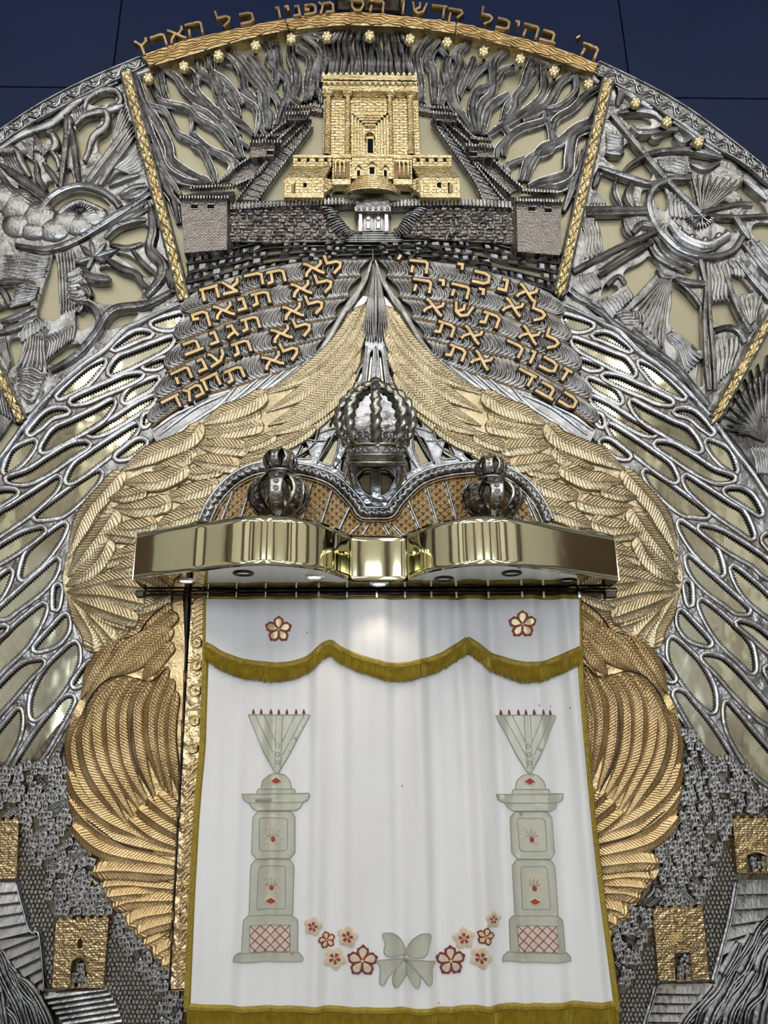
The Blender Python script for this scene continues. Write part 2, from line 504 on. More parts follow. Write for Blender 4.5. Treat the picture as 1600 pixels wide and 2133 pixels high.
def bump_dome(c, r, d0, H, m=1, n=12, rings=4, sq=1.0):
    """low dome (boss) centred at pixel c, radius r px"""
    v = []; f = []
    uv = [c]; dd = [d0 + H]
    for i in range(1, rings + 1):
        a = i / rings * math.pi / 2
        for j in range(n):
            th = 2 * math.pi * j / n
            uv.append((c[0] + r * math.sin(a) * math.cos(th), c[1] + r * sq * math.sin(a) * math.sin(th))); dd.append(d0 + H * math.cos(a))
    X = xz(uv, d0, m)
    v = np.stack([X[:, 0], -np.array(dd), X[:, 1]], 1)
    f = [(0, 1 + j, 1 + (j + 1) % n) for j in range(n)]
    for i in range(rings - 1):
        a = 1 + i * n
        f += [(a + j, a + n + j, a + n + (j + 1) % n, a + (j + 1) % n) for j in range(n)]
    return v, f


def at(u, v, d):
    p = xz([(u, v)], d)[0]
    return (p[0], -d, p[1])


def pxm(u, v, d):
    """metres per pixel sideways at that place"""
    q = xz([(u - 5, v), (u + 5, v)], d)
    return abs(q[1, 0] - q[0, 0]) / 10.0


AX = lambda v: 770 + 23 * (v - 160) / 1820.0      # the relief's middle axis in the photo

# ---------------------------------------------------------------- the hall
ROOM_X, ROOM_Y, ROOM_Z = 7.0, -13.0, 9.0
BW = -0.16        # blue wall lies behind the panel


def shell(name, x0, x1, y0, y1, z0, z1, mat, **kw):
    b = MB(); b.box(x0, x1, -y1, -y0, z0, z1)
    return b.mk(name, mat, kind='structure', **kw)


wb = thing('wall_back', (0, 0.3, 0), 'dark blue panelled wall behind the arched relief', None, kind='structure')
sl = xz([(246, 60)], BW)[0, 0]; sr = xz([(1297, 60)], BW)[0, 0]
zl = xz([(60, 181)], BW)[0, 1]; zr = xz([(1450, 204)], BW)[0, 1]
g = 0.004
for (x0, x1, cuts) in ((-ROOM_X, sl, (0, 2.6, zl, ROOM_Z)), (sl, sr, (0, 2.6, zl + 1.9, ROOM_Z)), (sr, ROOM_X, (0, 2.6, zr, ROOM_Z))):
    for k in range(3):
        b = MB(); b.box(x0 + g, x1 - g, BW - 0.04, BW, cuts[k] + g, cuts[k + 1] - g, ch=0.003)
        b.mk('panel', 'blue_wall', wb)
b = MB(); b.box(-ROOM_X, ROOM_X, BW - 0.2, BW - 0.041, 0, ROOM_Z); b.mk('backing_board', 'black', wb)
shell('floor', -ROOM_X, ROOM_X, ROOM_Y, 0.4, -0.1, 0, 'hall_floor')
shell('ceiling', -ROOM_X, ROOM_X, ROOM_Y, 0.4, ROOM_Z, ROOM_Z + 0.1, 'hall_ceiling')
shell('wall_left', -ROOM_X - 0.1, -ROOM_X, ROOM_Y, 0.4, 0, ROOM_Z, 'hall_wall')
shell('wall_right', ROOM_X, ROOM_X + 0.1, ROOM_Y, 0.4, 0, ROOM_Z, 'hall_wall')
shell('wall_rear', -ROOM_X, ROOM_X, ROOM_Y - 0.1, ROOM_Y, 0, ROOM_Z, 'hall_wall')
for i, x in enumerate((-4.6, -1.55, 1.55, 4.6)):
    w = thing('window_%d' % (i + 1), (x, ROOM_Y + 0.02, 3.0), 'tall daylit window in the rear wall of the hall', None, kind='structure')
    b = MB(); b.box(x - 0.9, x + 0.9, -ROOM_Y - 0.03, -ROOM_Y - 0.02, 2.2, 5.6); b.mk('pane', 'daylight', w)
    for xx in (-0.95, -0.03, 0.89):
        b = MB(); b.box(x + xx, x + xx + 0.06, -ROOM_Y - 0.08, -ROOM_Y - 0.01, 2.15, 5.65); b.mk('mullion', 'window_frame', w)
    for zz in (2.12, 3.6, 5.6):
        b = MB(); b.box(x - 0.95, x + 0.95, -ROOM_Y - 0.08, -ROOM_Y - 0.01, zz, zz + 0.06); b.mk('rail', 'window_frame', w)
rows_n = ['front', 'second', 'third', 'rear']; cols_n = ['far left', 'left', 'middle', 'right', 'far right']
for j, y in enumerate((-4.2, -6.8, -9.4, -12.0)):
    for i, x in enumerate((-5.2, -2.6, 0.0, 2.6, 5.2)):
        l = thing('ceiling_light', (x, y, ROOM_Z), 'square white ceiling light panel in the %s row, %s' % (rows_n[j], cols_n[i]), 'light', 'ceiling light panels')
        b = MB(); b.box(x - 0.40, x + 0.40, -y - 0.40, -y + 0.40, ROOM_Z - 0.05, ROOM_Z); b.mk('frame', 'window_frame', l)
        b = MB(); b.box(x - 0.35, x + 0.35, -y - 0.35, -y + 0.35, ROOM_Z - 0.06, ROOM_Z - 0.051); b.mk('diffuser', 'lamp_panel', l)
# unseen dark uprights and a low band, added for contrast in metal reflections
plain('reflection_dark', (0.07, 0.035, 0.02), 0.4, c2=(0.10, 0.05, 0.03), cscale=8)
k = 1
for x in (-6.6, -3.1, 0.0, 3.1, 6.6):
    shell('reflection_bar_%d' % k, x - 0.25, x + 0.25, ROOM_Y, ROOM_Y + 0.2, 0, ROOM_Z, 'reflection_dark'); k += 1
for sx in (-1, 1):
    for y in (-11, -8, -5, -2):
        shell('reflection_bar_%d' % k, min(sx * ROOM_X, sx * (ROOM_X - 0.2)), max(sx * ROOM_X, sx * (ROOM_X - 0.2)), y - 0.3, y + 0.3, 0, ROOM_Z, 'reflection_dark'); k += 1
shell('reflection_bar_%d' % k, -ROOM_X, ROOM_X, ROOM_Y + 0.2, ROOM_Y + 0.35, 0, 1.3, 'reflection_dark')

# ---------------------------------------------------------------- arch backing, rim and gold inscription band
BD = 0.0           # face of the brass backing
rim_out = np.vstack([z('P', '-120,360'), z('P', '-60,312'), z('A', '0,860 240,700 480,570 700,470 930,375'), z('P', '390,100 500,75 580,60 712,46 837,50 950,66 1062,90 1156,117 1240,140'),
                     z('D', '480,85 640,160 860,270 1080,400 1300,560 1600,800'), z('P', '1660,400 1730,458')])
rim_in = np.vstack([z('P', '-120,398'), z('P', '-60,345'), z('A', '0,960 250,800 480,680 700,570 870,490 970,435'), z('P', '400,117 500,93 590,76 700,64 769,62 850,66 956,82 1081,112'),
                    z('D', '440,165 600,250 760,340 1000,500 1200,640 1420,760 1600,910'), z('P', '1660,435 1730,498')])
outl = np.vstack([catmull(rim_out, 6), z('P', '1790,700 1840,2300 -260,2300 -200,600')])
b = plate(outl, (), -0.15, BD, 1.0)
b.mk('arch_backing', 'backing_brass', label='smooth pale brass arched backing sheet showing through the relief openings', cat='panel')


def outline_between(A, B):
    return np.vstack([catmull(A, 6), catmull(B, 6)[::-1]])


def rim_piece(A, B, name, label):
    t = thing(name, at(A[len(A) // 2][0], A[len(A) // 2][1], 0.05), label, 'frame')
    plate(outline_between(A, B), (), -0.14, 0.05, 2.5).mk('frame_moulding', 'silver', t)
    n = 400
    PA, PB = arc_resample(catmull(A, 8), n=n), arc_resample(catmull(B, 8), n=n)
    mid = (PA + PB) / 2; wd = np.linalg.norm(PA - PB, axis=1).mean()
    L = np.concatenate([[0], np.cumsum(np.linalg.norm(np.diff(mid, axis=0), axis=1))])
    per = 46.0
    nv = normals2(mid)
    f = lambda ss, off: np.stack([np.interp(ss, L, mid[:, i] + 0 * L) for i in (0, 1)], 1) + np.stack([np.interp(ss, L, nv[:, i]) for i in (0, 1)], 1) * np.asarray(off)[:, None]
    ss = np.linspace(4, L[-1] - 4, int(L[-1] / 5))
    v = MB(); v.add(*strand(f(ss, 0.26 * wd * np.sin(2 * np.pi * ss / per)), 2.6, 0.05, 0.013, 0, (1, 1), 5, 5)); v.mk('scroll_stem', 'silver_bright', t)
    k = 0
    while (k + 1) * per / 2 < L[-1] - 8:
        s0 = (k + 0.5) * per / 2; sg = 1 if k % 2 == 0 else -1
        th = np.linspace(0, 4.6, 16); rr = wd * 0.25 * (1 - th / 6.2)
        v = MB()
        v.add(*strand(f(s0 + rr * np.cos(th + 2.2), -sg * (0.06 * wd + rr * np.sin(th + 2.2))), 1.9, 0.05, 0.013, 0, (0.8, 0.6), 3, 5))
        for q in (0.25, 0.5, 0.78):
            a = np.linspace(0, 1, 5)
            v.add(*strand(f(s0 + per * (q - 0.35) * 0.7 + 9 * a, sg * wd * (0.40 - 0.32 * a ** 0.6)), 1.7, 0.05, 0.011, 0, (0.3, 0.6), 3, 5))
        v.mk('scroll_leaf', 'silver_bright', t)
        k += 1
    for P_, nm in ((PA, 'outer_bead'), (PB, 'inner_bead')):
        v = MB(); v.add(*strand(P_ + (mid - P_) * 0.10, 2.2, 0.05, 0.012, 0, (1, 1), 7, 5)); v.mk(nm, 'silver', t)


rim_piece(rim_out[:7], rim_in[:8], 'arch_border', 'silver scrollwork frame of the arch, left of the gold lettering')
rim_piece(rim_out[16:], rim_in[16:], 'arch_border', 'silver scrollwork frame of the arch, right of the gold lettering')
plate(outline_between(rim_out[6:17], np.vstack([rim_in[7:17]])), (), -0.14, 0.03, 1.0).mk('arch_crest_base', 'silver', label='plain silver edge of the arch beneath the gold lettering', cat='frame')

# Hebrew letters as strokes in a unit box
GL = {
    'alef': ['0.02,1 0.22,0.86 0.80,0.16 1.0,0', '0.92,1.02 0.90,0.76 0.60,0.48', '0.04,0.0 0.12,0.26 0.40,0.58'],
    'bet': ['0.08,0.88 0.66,0.88 0.80,0.76 0.80,0.14', '0.0,0.12 1.02,0.12'],
    'gimel': ['0.25,0.88 0.62,0.88 0.68,0.5 0.86,0.02', '0.12,0.06 0.3,0.22 0.70,0.36'],
    'dalet': ['0.0,0.88 1.0,0.88', '0.82,0.88 0.80,0.0'],
    'he': ['0.0,0.88 0.82,0.88 0.93,0.76 0.92,0.0', '0.20,0.50 0.16,0.0'],
    'vav': ['0.25,0.88 0.62,0.88 0.64,0.0'],
    'zayin': ['0.15,0.88 0.85,0.88', '0.52,0.88 0.46,0.0'],
    'het': ['0.02,0.88 0.98,0.88', '0.16,0.88 0.14,0.0', '0.88,0.88 0.88,0.0'],
    'yod': ['0.2,0.88 0.66,0.88 0.70,0.48'],
    'kaf': ['0.08,0.88 0.62,0.88 0.86,0.74 0.88,0.28 0.66,0.12 0.06,0.12'],
    'lamed': ['0.14,1.50 0.20,0.88 0.74,0.88 0.94,0.70 0.86,0.40 0.46,0.04'],
    'mem': ['0.30,0.84 0.74,0.88 0.92,0.70 0.92,0.12 0.46,0.12', '0.04,1.0 0.30,0.70 0.12,0.0'],
    'nun': ['0.32,0.88 0.70,0.88 0.74,0.12 0.12,0.12'],
    'samekh': ['0.0,0.88 0.84,0.88 0.94,0.55 0.74,0.10 0.36,0.10 0.14,0.45 0.16,0.88'],
    'ayin': ['0.10,1.0 0.26,0.86 0.46,0.28', '0.88,1.0 0.84,0.60 0.62,0.24 0.02,0.04'],
    'pe': ['0.48,0.50 0.20,0.52 0.20,0.88 0.70,0.88 0.90,0.74 0.90,0.26 0.70,0.12 0.06,0.12'],
    'pe_final': ['0.46,0.50 0.18,0.54 0.18,0.88 0.72,0.88 0.90,0.70 0.88,-0.30'],
    'tsadi': ['0.10,1.0 0.24,0.82 0.70,0.14', '0.92,1.0 0.86,0.70 0.52,0.46', '0.02,0.10 0.80,0.10'],
    'tsadi_final': ['0.10,1.0 0.46,0.50 0.46,-0.30', '0.92,1.0 0.86,0.72 0.46,0.50'],
    'qof': ['0.02,0.88 0.80,0.88 0.92,0.66 0.62,0.20', '0.18,0.56 0.18,-0.30'],
    'resh': ['0.02,0.88 0.70,0.88 0.90,0.74 0.88,0.0'],
    'shin': ['0.04,1.0 0.18,0.32 0.46,0.08 0.78,0.28 0.96,1.0', '0.50,1.0 0.52,0.62 0.26,0.36'],
    'tav': ['0.06,0.88 0.74,0.88 0.92,0.74 0.92,0.0', '0.30,0.88 0.28,0.16 0.02,0.08'],
    'geresh': ['0.62,1.05 0.30,0.70'],
}


def letter_mesh(g, c, w, h, rot, d0, H, th=0.20, outline=0.0, m=1, sides=None):
    b = MB(); ca, sa = math.cos(math.radians(rot)), math.sin(math.radians(rot))
    layers = [(th, d0, H, 0)]
    if outline: layers.insert(0, (th + outline, d0 - 0.006, 0.0085, 1))
    for (tk, dd, hh, mi) in layers:
        for si, s in enumerate(GL[g]):
            p = np.array([[float(q) for q in t.split(',')] for t in s.split()])
            e = (tk - th) * 0.5
            t0 = (p[0] - p[1]) / np.linalg.norm(p[0] - p[1]); t1 = (p[-1] - p[-2]) / np.linalg.norm(p[-1] - p[-2])
            p[0] += t0 * e; p[-1] += t1 * e
            x = (p[:, 0] - 0.5) * w; y = -(p[:, 1] - 0.5) * h
            q = np.stack([c[0] + x * ca - y * sa, c[1] + x * sa + y * ca], 1)
            n = len(q)
            N = np.zeros_like(q)
            dirs = np.diff(q, axis=0); dirs /= np.linalg.norm(dirs, axis=1)[:, None]
            for i in range(n):
                a = dirs[max(0, i - 1)]; bb = dirs[min(n - 2, i)]
                nn = np.array([-(a[1] + bb[1]), a[0] + bb[0]]); nn /= np.linalg.norm(nn) + 1e-9
                N[i] = nn / max(0.6, abs(nn @ np.array([-a[1], a[0]])))
            hw = tk * h * 0.5
            ts = (-1, -0.72, 0.72, 1) if sides is None else (-1, -0.8, 0.8, 1)
            hs = (0, 1, 1, 0) if mi == 0 else (0.9, 1, 1, 0.9)
            U = np.concatenate([q + N * (t * hw) for t in ts]); X = xz(U, dd, m)
            D = np.concatenate([np.full(n, dd + hh * (hs[k] * 0.35 + 0.65 if hs[k] else 0.65) if mi == 0 and k in (0, 3) else dd + hh * hs[k]) for k in range(4)]) - si * 0.0006
            B_ = np.concatenate([np.full(n, dd - 0.01)] * 2)
            v = np.vstack([np.stack([X[:, 0], -D, X[:, 1]], 1), np.stack([np.concatenate([X[:n, 0], X[3 * n:, 0]]), -B_, np.concatenate([X[:n, 1], X[3 * n:, 1]])], 1)])
            f = []
            for i in range(n - 1):
                for k in range(3): f.append((k * n + i, k * n + i + 1, (k + 1) * n + i + 1, (k + 1) * n + i))
                f.append((4 * n + i, 4 * n + i + 1, i + 1, i)); f.append((3 * n + i, 3 * n + i + 1, 5 * n + i + 1, 5 * n + i))
            for i in (0, n - 1): f.append((4 * n + i, i, n + i, 2 * n + i, 3 * n + i, 5 * n + i))
            b.add(v, f, mi)
    return b


band_out = np.vstack([z('P', '294,114'), z('P', '340,98 390,81 500,57 578,41 645,31 712,25 770,25 837,32 900,39 944,44 965,48 1062,72 1156,97 1247,131')])
band_in = np.vstack([z('P', '309,138 375,119 500,83 587,64 697,52 769,52 850,56 956,70 1081,100 1160,125 1237,152')])
bo, bi = arc_resample(catmull(band_out, 8), n=200), arc_resample(catmull(band_in, 8), n=200)
inscr = [('he', 1226, 112, 36, 27), ('geresh', 1200, 92, 16, 22),
         ('bet', 1141, 83, 34, 26), ('he', 1104, 70, 34, 26), ('yod', 1075, 61, 17, 24), ('kaf', 1047, 57, 32, 25), ('lamed', 1010, 47, 30, 25),
         ('qof', 948, 37, 34, 25), ('dalet', 914, 29, 32, 24), ('shin', 873, 25, 32, 25), ('vav', 838, 20, 17, 25),
         ('he', 784, 19, 34, 25), ('samekh', 744, 19, 30, 25),
         ('mem', 680, 23, 33, 25), ('pe', 646, 27, 29, 25), ('nun', 619, 30, 22, 25), ('yod', 599, 30, 15, 25), ('vav', 580, 33, 18, 25),
         ('kaf', 515, 45, 34, 26), ('lamed', 466, 52, 34, 24),
         ('he', 406, 66, 36, 26), ('alef', 370, 79, 34, 27), ('resh', 333, 91, 33, 27), ('tsadi_final', 298, 102, 30, 26)]
for (i0, i1, lab) in ((0, 63, 'left piece of the gold band carrying the Hebrew inscription'), (63, 136, 'middle piece of the gold band carrying the Hebrew inscription'), (136, 199, 'right piece of the gold band carrying the Hebrew inscription')):
    A, B = bo[i0:i1 + 1] * 1.0, bi[i0:i1 + 1] * 1.0
    A[0] += (A[1] - A[0]) * 0.3; B[0] += (B[1] - B[0]) * 0.3
    t = thing('inscription_band', at(*A[len(A) // 2], 0.08), lab, 'inscription')
    plate(np.vstack([A[::3], A[-1:], B[::-3], B[:1]]), (), 0.0, 0.085, 1.5).mk('band', 'gold_band', t)
    for q in range(1, 6):
        tt = q / 6
        P_ = A * (1 - tt) + B * tt
        ln = np.linspace(0, len(P_) / 4.0, len(P_))
        P_ = P_ + np.stack([0 * ln, 2.0 * np.sin(ln * 2.1 + q * 1.3) + 1.2 * np.sin(ln * 5.1 + q)], 1)
        v = MB(); v.add(*strand(P_, 1.1, 0.085, 0.008, 0, (1, 1), 5, 5)); v.mk('engraved_line', 'gold_band', t)
    for (g_, u, vv, w, h) in inscr:
        i = int(np.argmin(np.abs(bo[:, 0] - u)))
        if not (i0 <= i < i1 or (i1 == 199 and i >= i1)): continue
        dr = bo[min(199, i + 4)] - bo[max(0, i - 4)]
        letter_mesh(g_, (u, vv), w, h, math.degrees(math.atan2(dr[1], dr[0])), 0.075, 0.028, 0.24).mk('letter', 'gold_letter', t)

# gold rosette bosses along the arch
bosses = [(310, 166), (384, 142), (456, 119), (533, 99), (607, 84), (681, 80), (770, 78), (854, 85), (931, 92), (1007, 111), (1083, 127), (1153, 152), (1225, 178), (1323, 217), (1388, 257), (1454, 299)]
ordn = ['first', 'second', 'third', 'fourth', 'fifth', 'sixth', 'seventh', 'eighth', 'ninth', 'tenth', 'eleventh', 'twelfth', 'thirteenth', 'fourteenth', 'fifteenth', 'sixteenth']
for i, c in enumerate(bosses):
    t = thing('rosette_boss', at(c[0], c[1], 0.08), 'round gold rosette boss, %s from the left along the arch' % ordn[i], 'rosette', 'gold rosettes along the arch')
    b = MB(); b.add(*bump_dome(c, 12, 0.07, 0.035, n=14, rings=5)); b.mk('core', 'gold_bright', t, True)
    for k in range(6):
        a = k * math.pi / 3 + i * 0.4
        b = MB(); b.add(*bump_dome((c[0] + 7.2 * math.cos(a), c[1] + 7.2 * math.sin(a)), 5.6, 0.078, 0.026, n=8, rings=3)); b.mk('petal', 'gold_vine', t, True)
    b = MB(); b.add(*lathe(at(*c, 0)[0], 0, [(0.012, 0), (0.012, 0.08)], 8)); v, f, _ = b.get()
    v = np.stack([v[:, 0], -v[:, 2], v[:, 1] + at(*c, 0.05)[2]], 1); mk('stem', v, f, 'silver_dark', t)

# ---------------------------------------------------------------- gold vine dividers
def divider(top, bot, w, label, m=1):
    t = thing('vine_divider', at(*bot, 0.07), label, 'divider')
    top, bot = np.array(top, float), np.array(bot, float)
    L = np.linalg.norm(bot - top); e = (bot - top) / L; nn = np.array([-e[1], e[0]])
    s = np.linspace(0, L, int(L / 9))
    wig = 1.0 * np.sin(s * 0.33)
    A = top + e * s[:, None] + nn * (w + wig)[:, None]; B = top + e * s[:, None] - nn * (w - wig * 0.6)[:, None]
    plate(np.vstack([A, B[::-1]]), (), 0.0, 0.062, 1.5).mk('strip', 'silver_dark', t)
    A2 = top + e * s[:, None] + nn * (w * 0.66 + wig * 0.5)[:, None]; B2 = top + e * s[:, None] - nn * (w * 0.66 - wig * 0.4)[:, None]
    plate(np.vstack([A2, B2[::-1]]), (), 0.06, 0.072, 1.2, wobble(6, 0.004, 3), 6).mk('vine_ground', 'gold_vine', t)
    for sg in (1, -1):
        b = MB(); b.add(*strand(top + e * s[:, None] + nn * (sg * (w - 1.6) + wig)[:, None], 1.8, 0.06, 0.016, 0, (1, 1), 6, 5)); b.mk('edge_bead', 'silver', t)
    per = 44.0
    s2 = np.linspace(0, L, int(L / 4))
    P_ = top + e * s2[:, None] + nn * (w * 0.42 * np.sin(2 * np.pi * s2 / per))[:, None]
    b = MB(); b.add(*strand(P_, 2.3, 0.068, 0.018, 0, (1, 1), 4, 5)); b.mk('vine', 'gold_vine', t)
    k = 0
    while (k + 0.5) * per / 2 < L:
        c = (k + 0.5) * per / 2; sg = -1 if k % 2 == 0 else 1
        b = MB()
        for q in range(4):
            a = np.linspace(0, 1, 5)
            ang = -1.0 + q * 0.75
            pp = top + e * (c + 11 * a * math.sin(ang) + 2)[:, None] + nn * (sg * w * (-0.15 + 0.62 * a * math.cos(ang * 0.8)))[:, None]
            b.add(*strand(pp, 2.6, 0.068, 0.02, 0, (0.5, 0.35), 3, 5))
        pc = top + e * (c + rng.uniform(-3, 3)) + nn * (sg * w * 0.4)
        b.add(*bump_dome(pc, 3.2, 0.072, 0.02, n=8, rings=3))
        b.mk('leaf_cluster', 'gold_vine', t, True)
        k += 1


divider((262, 150), (383, 622), 13.5, 'gold vine strip between the sunrise panel and the flames')
divider((1268, 163), (1166, 612), 13.5, 'gold vine strip between the flames and the wheel panel')
divider((-34, 716), (44, 876), 13.0, 'short gold vine strip at the left edge above the silver wing')
divider((1624, 628), (1490, 872), 13.0, 'gold vine strip between the wheel panel and the palm tree')

# ---------------------------------------------------------------- flames above the temple
flame = thing('flame_relief', at(770, 300, 0.02), 'silver relief of wavy flame strands rising behind the gold temple', 'relief')


def flames(k, rows, m=1):
    for r in rows:
        s, w = r.split('|')
        p = z(k, s); hw = float(w) * 0.3125 * 0.5
        b = MB(); d = rng.uniform(0.018, 0.03)
        b.add(*strand(p, hw * 1.22, d, 0.018 + hw * 0.0011, 3 if hw > 7.4 else 2, (0.75, 0.6), 5, 13, m))
        b.mk('flame_strand', 'flame_silver', flame)


flames('A', ['900,500 960,680 1040,800 1120,960 1140,1060 1230,1130 1330,1180 1400,1220|64', '930,620 1000,700 1100,740 1180,880 1250,920 1350,990 1400,1090 1430,1210|46',
             '1000,540 1060,660 1150,690 1260,720 1330,790 1450,860 1530,960 1600,1050|46', '1060,450 1080,560 1100,640 1140,690|48', '1090,450 1180,520 1230,600 1340,690 1450,740 1490,830 1600,900|50',
             '1230,440 1290,500 1310,600 1390,690 1480,780|50', '1300,350 1330,480 1420,540 1450,620 1500,710 1600,770|54', '1390,380 1410,470 1500,530 1570,610 1620,690|46',
             '940,680 1000,880 1050,1000 1100,1120 1200,1190 1300,1215 1390,1220|56', '1060,1100 1120,1180 1200,1290|44', '1400,1000 1480,1040 1540,1100 1500,1190|44', '1250,920 1280,840 1260,740|34',
             '1000,930 1050,1080 1110,1250 1190,1360|48', '900,560 930,700 980,860 1030,1000 1070,1120|40', '980,470 1100,410 1250,370 1400,335 1600,300|34', '890,500 960,480 1060,440|40', '1040,1060 1090,1230 1150,1330 1190,1480|52', '1460,330 1500,360 1560,420 1600,500|44'])
flames('B', ['50,370 40,450 90,500 170,580 250,640 300,720 310,770|54', '130,400 140,480 200,590 180,660 260,770 350,830 410,890|48', '200,390 300,430 340,510 350,590 420,680 450,800 490,890|60',
             '0,640 100,700 180,770 280,880 320,1000 340,1050|56', '0,740 90,800 170,870 240,960 300,1050|48', '260,330 330,400 400,500 470,590 490,690 500,860|60', '380,370 440,450 500,540 530,600 580,680 590,760 560,850|56',
             '440,250 490,280 530,330 510,400 560,470 550,570 530,610|50', '560,280 570,370 580,450 640,530 640,620 600,720 560,830|56', '660,290 660,380 690,470 690,560 670,640 720,690|60', '700,320 770,360 790,420 770,520 760,620 750,670|54',
             '740,240 820,300 850,370 820,460 800,560 790,660|44', '760,220 850,250 880,330 870,430 840,560|40', '290,610 350,660 430,720 440,800 420,900|44', '0,880 60,950 130,1000 240,1040 320,1110|54', '0,960 70,1000 130,1120 160,1220|48',
             '200,1040 270,1090 240,1160 180,1200|44', '0,1180 80,1190 130,1230|50', '0,700 100,750 200,840 270,900 380,980|44', '60,480 20,560 0,600|44', '230,300 350,260 480,225 600,230 650,260|34', '0,350 90,340 150,370|34', '690,240 780,215 880,210|32', '620,560 650,640 700,700|46', '820,560 850,620 860,690|44', '480,690 520,760 520,860|48', '440,560 450,640 470,740|40'])
flames('C', ['480,230 420,290 380,370 390,450 410,560 420,680|50', '540,270 480,340 460,410 490,470 500,580 500,690|62', '540,320 580,380 570,460 590,560 560,620 540,700|56', '720,290 660,350 670,430 640,500 620,600 640,700 720,830 760,880|64',
             '760,380 730,460 690,550 660,640|50', '620,500 590,580 610,680 680,780 740,880|50', '870,400 830,440 760,500 720,580|50', '980,330 900,400 890,520 880,620 820,680 790,780 800,880|60', '1030,440 950,470 900,550 800,590 760,650 750,760 780,880|56',
             '990,620 900,680 850,750 820,890|50', '1150,390 1120,480 1090,580 1040,640 1030,720 970,790|64', '1180,470 1150,540 1080,630 990,690 950,800|50', '1220,420 1230,520 1220,620 1150,700 1050,770 950,830 850,900|54',
             '1450,470 1340,540 1280,640 1240,700 1180,730 1080,780|64', '1440,500 1440,590 1390,660 1310,710 1240,720|46', '1590,580 1500,640 1420,720 1310,790 1290,880 1330,960|54', '1240,720 1230,800 1080,850 990,920 960,1030|54',
             '1590,680 1540,800 1440,850 1330,940 1220,980 1150,1080 1110,1200|64', '1250,780 1280,900 1270,1000 1130,1050 1070,1200|50', '1530,850 1430,900 1400,1030 1390,1140 1330,1180 1200,1210 1130,1240|74', '1490,1000 1460,1150 1350,1240 1250,1250 1150,1260|62',
             '940,830 990,900 920,990 910,1050|50', '1100,1050 1020,1080 970,1110 1000,1150|44', '400,220 480,215 560,250|34', '640,250 760,265 860,320|36', '880,290 1000,320 1070,360|34', '1100,370 1230,400 1330,470|40', '1380,450 1500,490 1590,550|44', '1600,720 1560,900 1500,1050 1440,1250 1380,1330|56', '390,480 400,580 390,680|40', '600,380 640,330 720,290|40', '1430,1180 1400,1300 1360,1400|46'])
for i in range(23):                    # dense upright strands straight behind the temple
    x = 663 + i * 8.7 + rng.uniform(-1.5, 1.5)
    sg = (i - 11) / 11
    p = [(770 + (x - 770) * 0.86, 62 + 12 * sg * sg), (x - 3 + rng.uniform(-3, 3), 90), (x + rng.uniform(-4, 4), 118), (x + 6 * sg + rng.uniform(-3, 3), 150), (x + 10 * sg, 200)]
    b = MB(); b.add(*strand(p, 5.4, rng.uniform(0.015, 0.035), 0.022, 2, (0.7, 0.8), 5, 9)); b.mk('flame_strand', 'flame_silver', flame)

# ---------------------------------------------------------------- gold temple
TD = 0.0520
tem = thing('golden_temple', at(770, 405, 0.0520), 'gold model of a temple with four columns and a stepped forecourt', 'temple')


def pbox(u0, v0, u1, v1, d0, d1, ch=0.0, b=None, mi=0):
    """box seen between two picture corners at its front depth"""
    q = xz([(u0, v1), (u1, v0)], d1)
    b = b or MB()
    b.box(min(q[:, 0]), max(q[:, 0]), d0, d1, q[0, 1], q[1, 1], mi, ch)
    return b


def px(name, mat, parent, *a, **k):
    return pbox(*a, **k).mk(name, mat, parent)


px('body', 'temple_brick', tem, 672, 187, 871, 326, 0.02, TD, 0.002)
px('parapet', 'gold_bright', tem, 671, 157, 869, 165, 0.02, TD + 0.035, 0.002)
px('cornice', 'gold_bright', tem, 669, 164, 871, 169, 0.02, TD + 0.0300, 0.004)
px('frieze', 'gold_bright', tem, 673, 168, 869, 182, 0.02, TD + 0.03, 0.002)
px('architrave', 'gold_bright', tem, 671, 181, 871, 188, 0.02, TD + 0.04, 0.003)
for i in range(17):
    u = 673.5 + i * 12.0
    b = plate(z('P', f'{u-3.6},{158} {u-3.6},{153.5} {u},{149} {u+3.6},{153.5} {u+3.6},{158}'), (), TD, TD + 0.034, 0.5); b.mk('merlon', 'gold_bright', tem)
for i in range(16):
    u = 679 + i * 12.2
    b = MB(); b.add(*strand([(u - 5, 178), (u, 171.5), (u + 5, 178)], 1.3, TD + 0.03, 0.012, 0, (1, 1), 3, 5)); b.add(*bump_dome((u, 177), 2, TD + 0.03, 0.012, n=8, rings=2)); b.mk('frieze_ornament', 'gold_bright', tem)
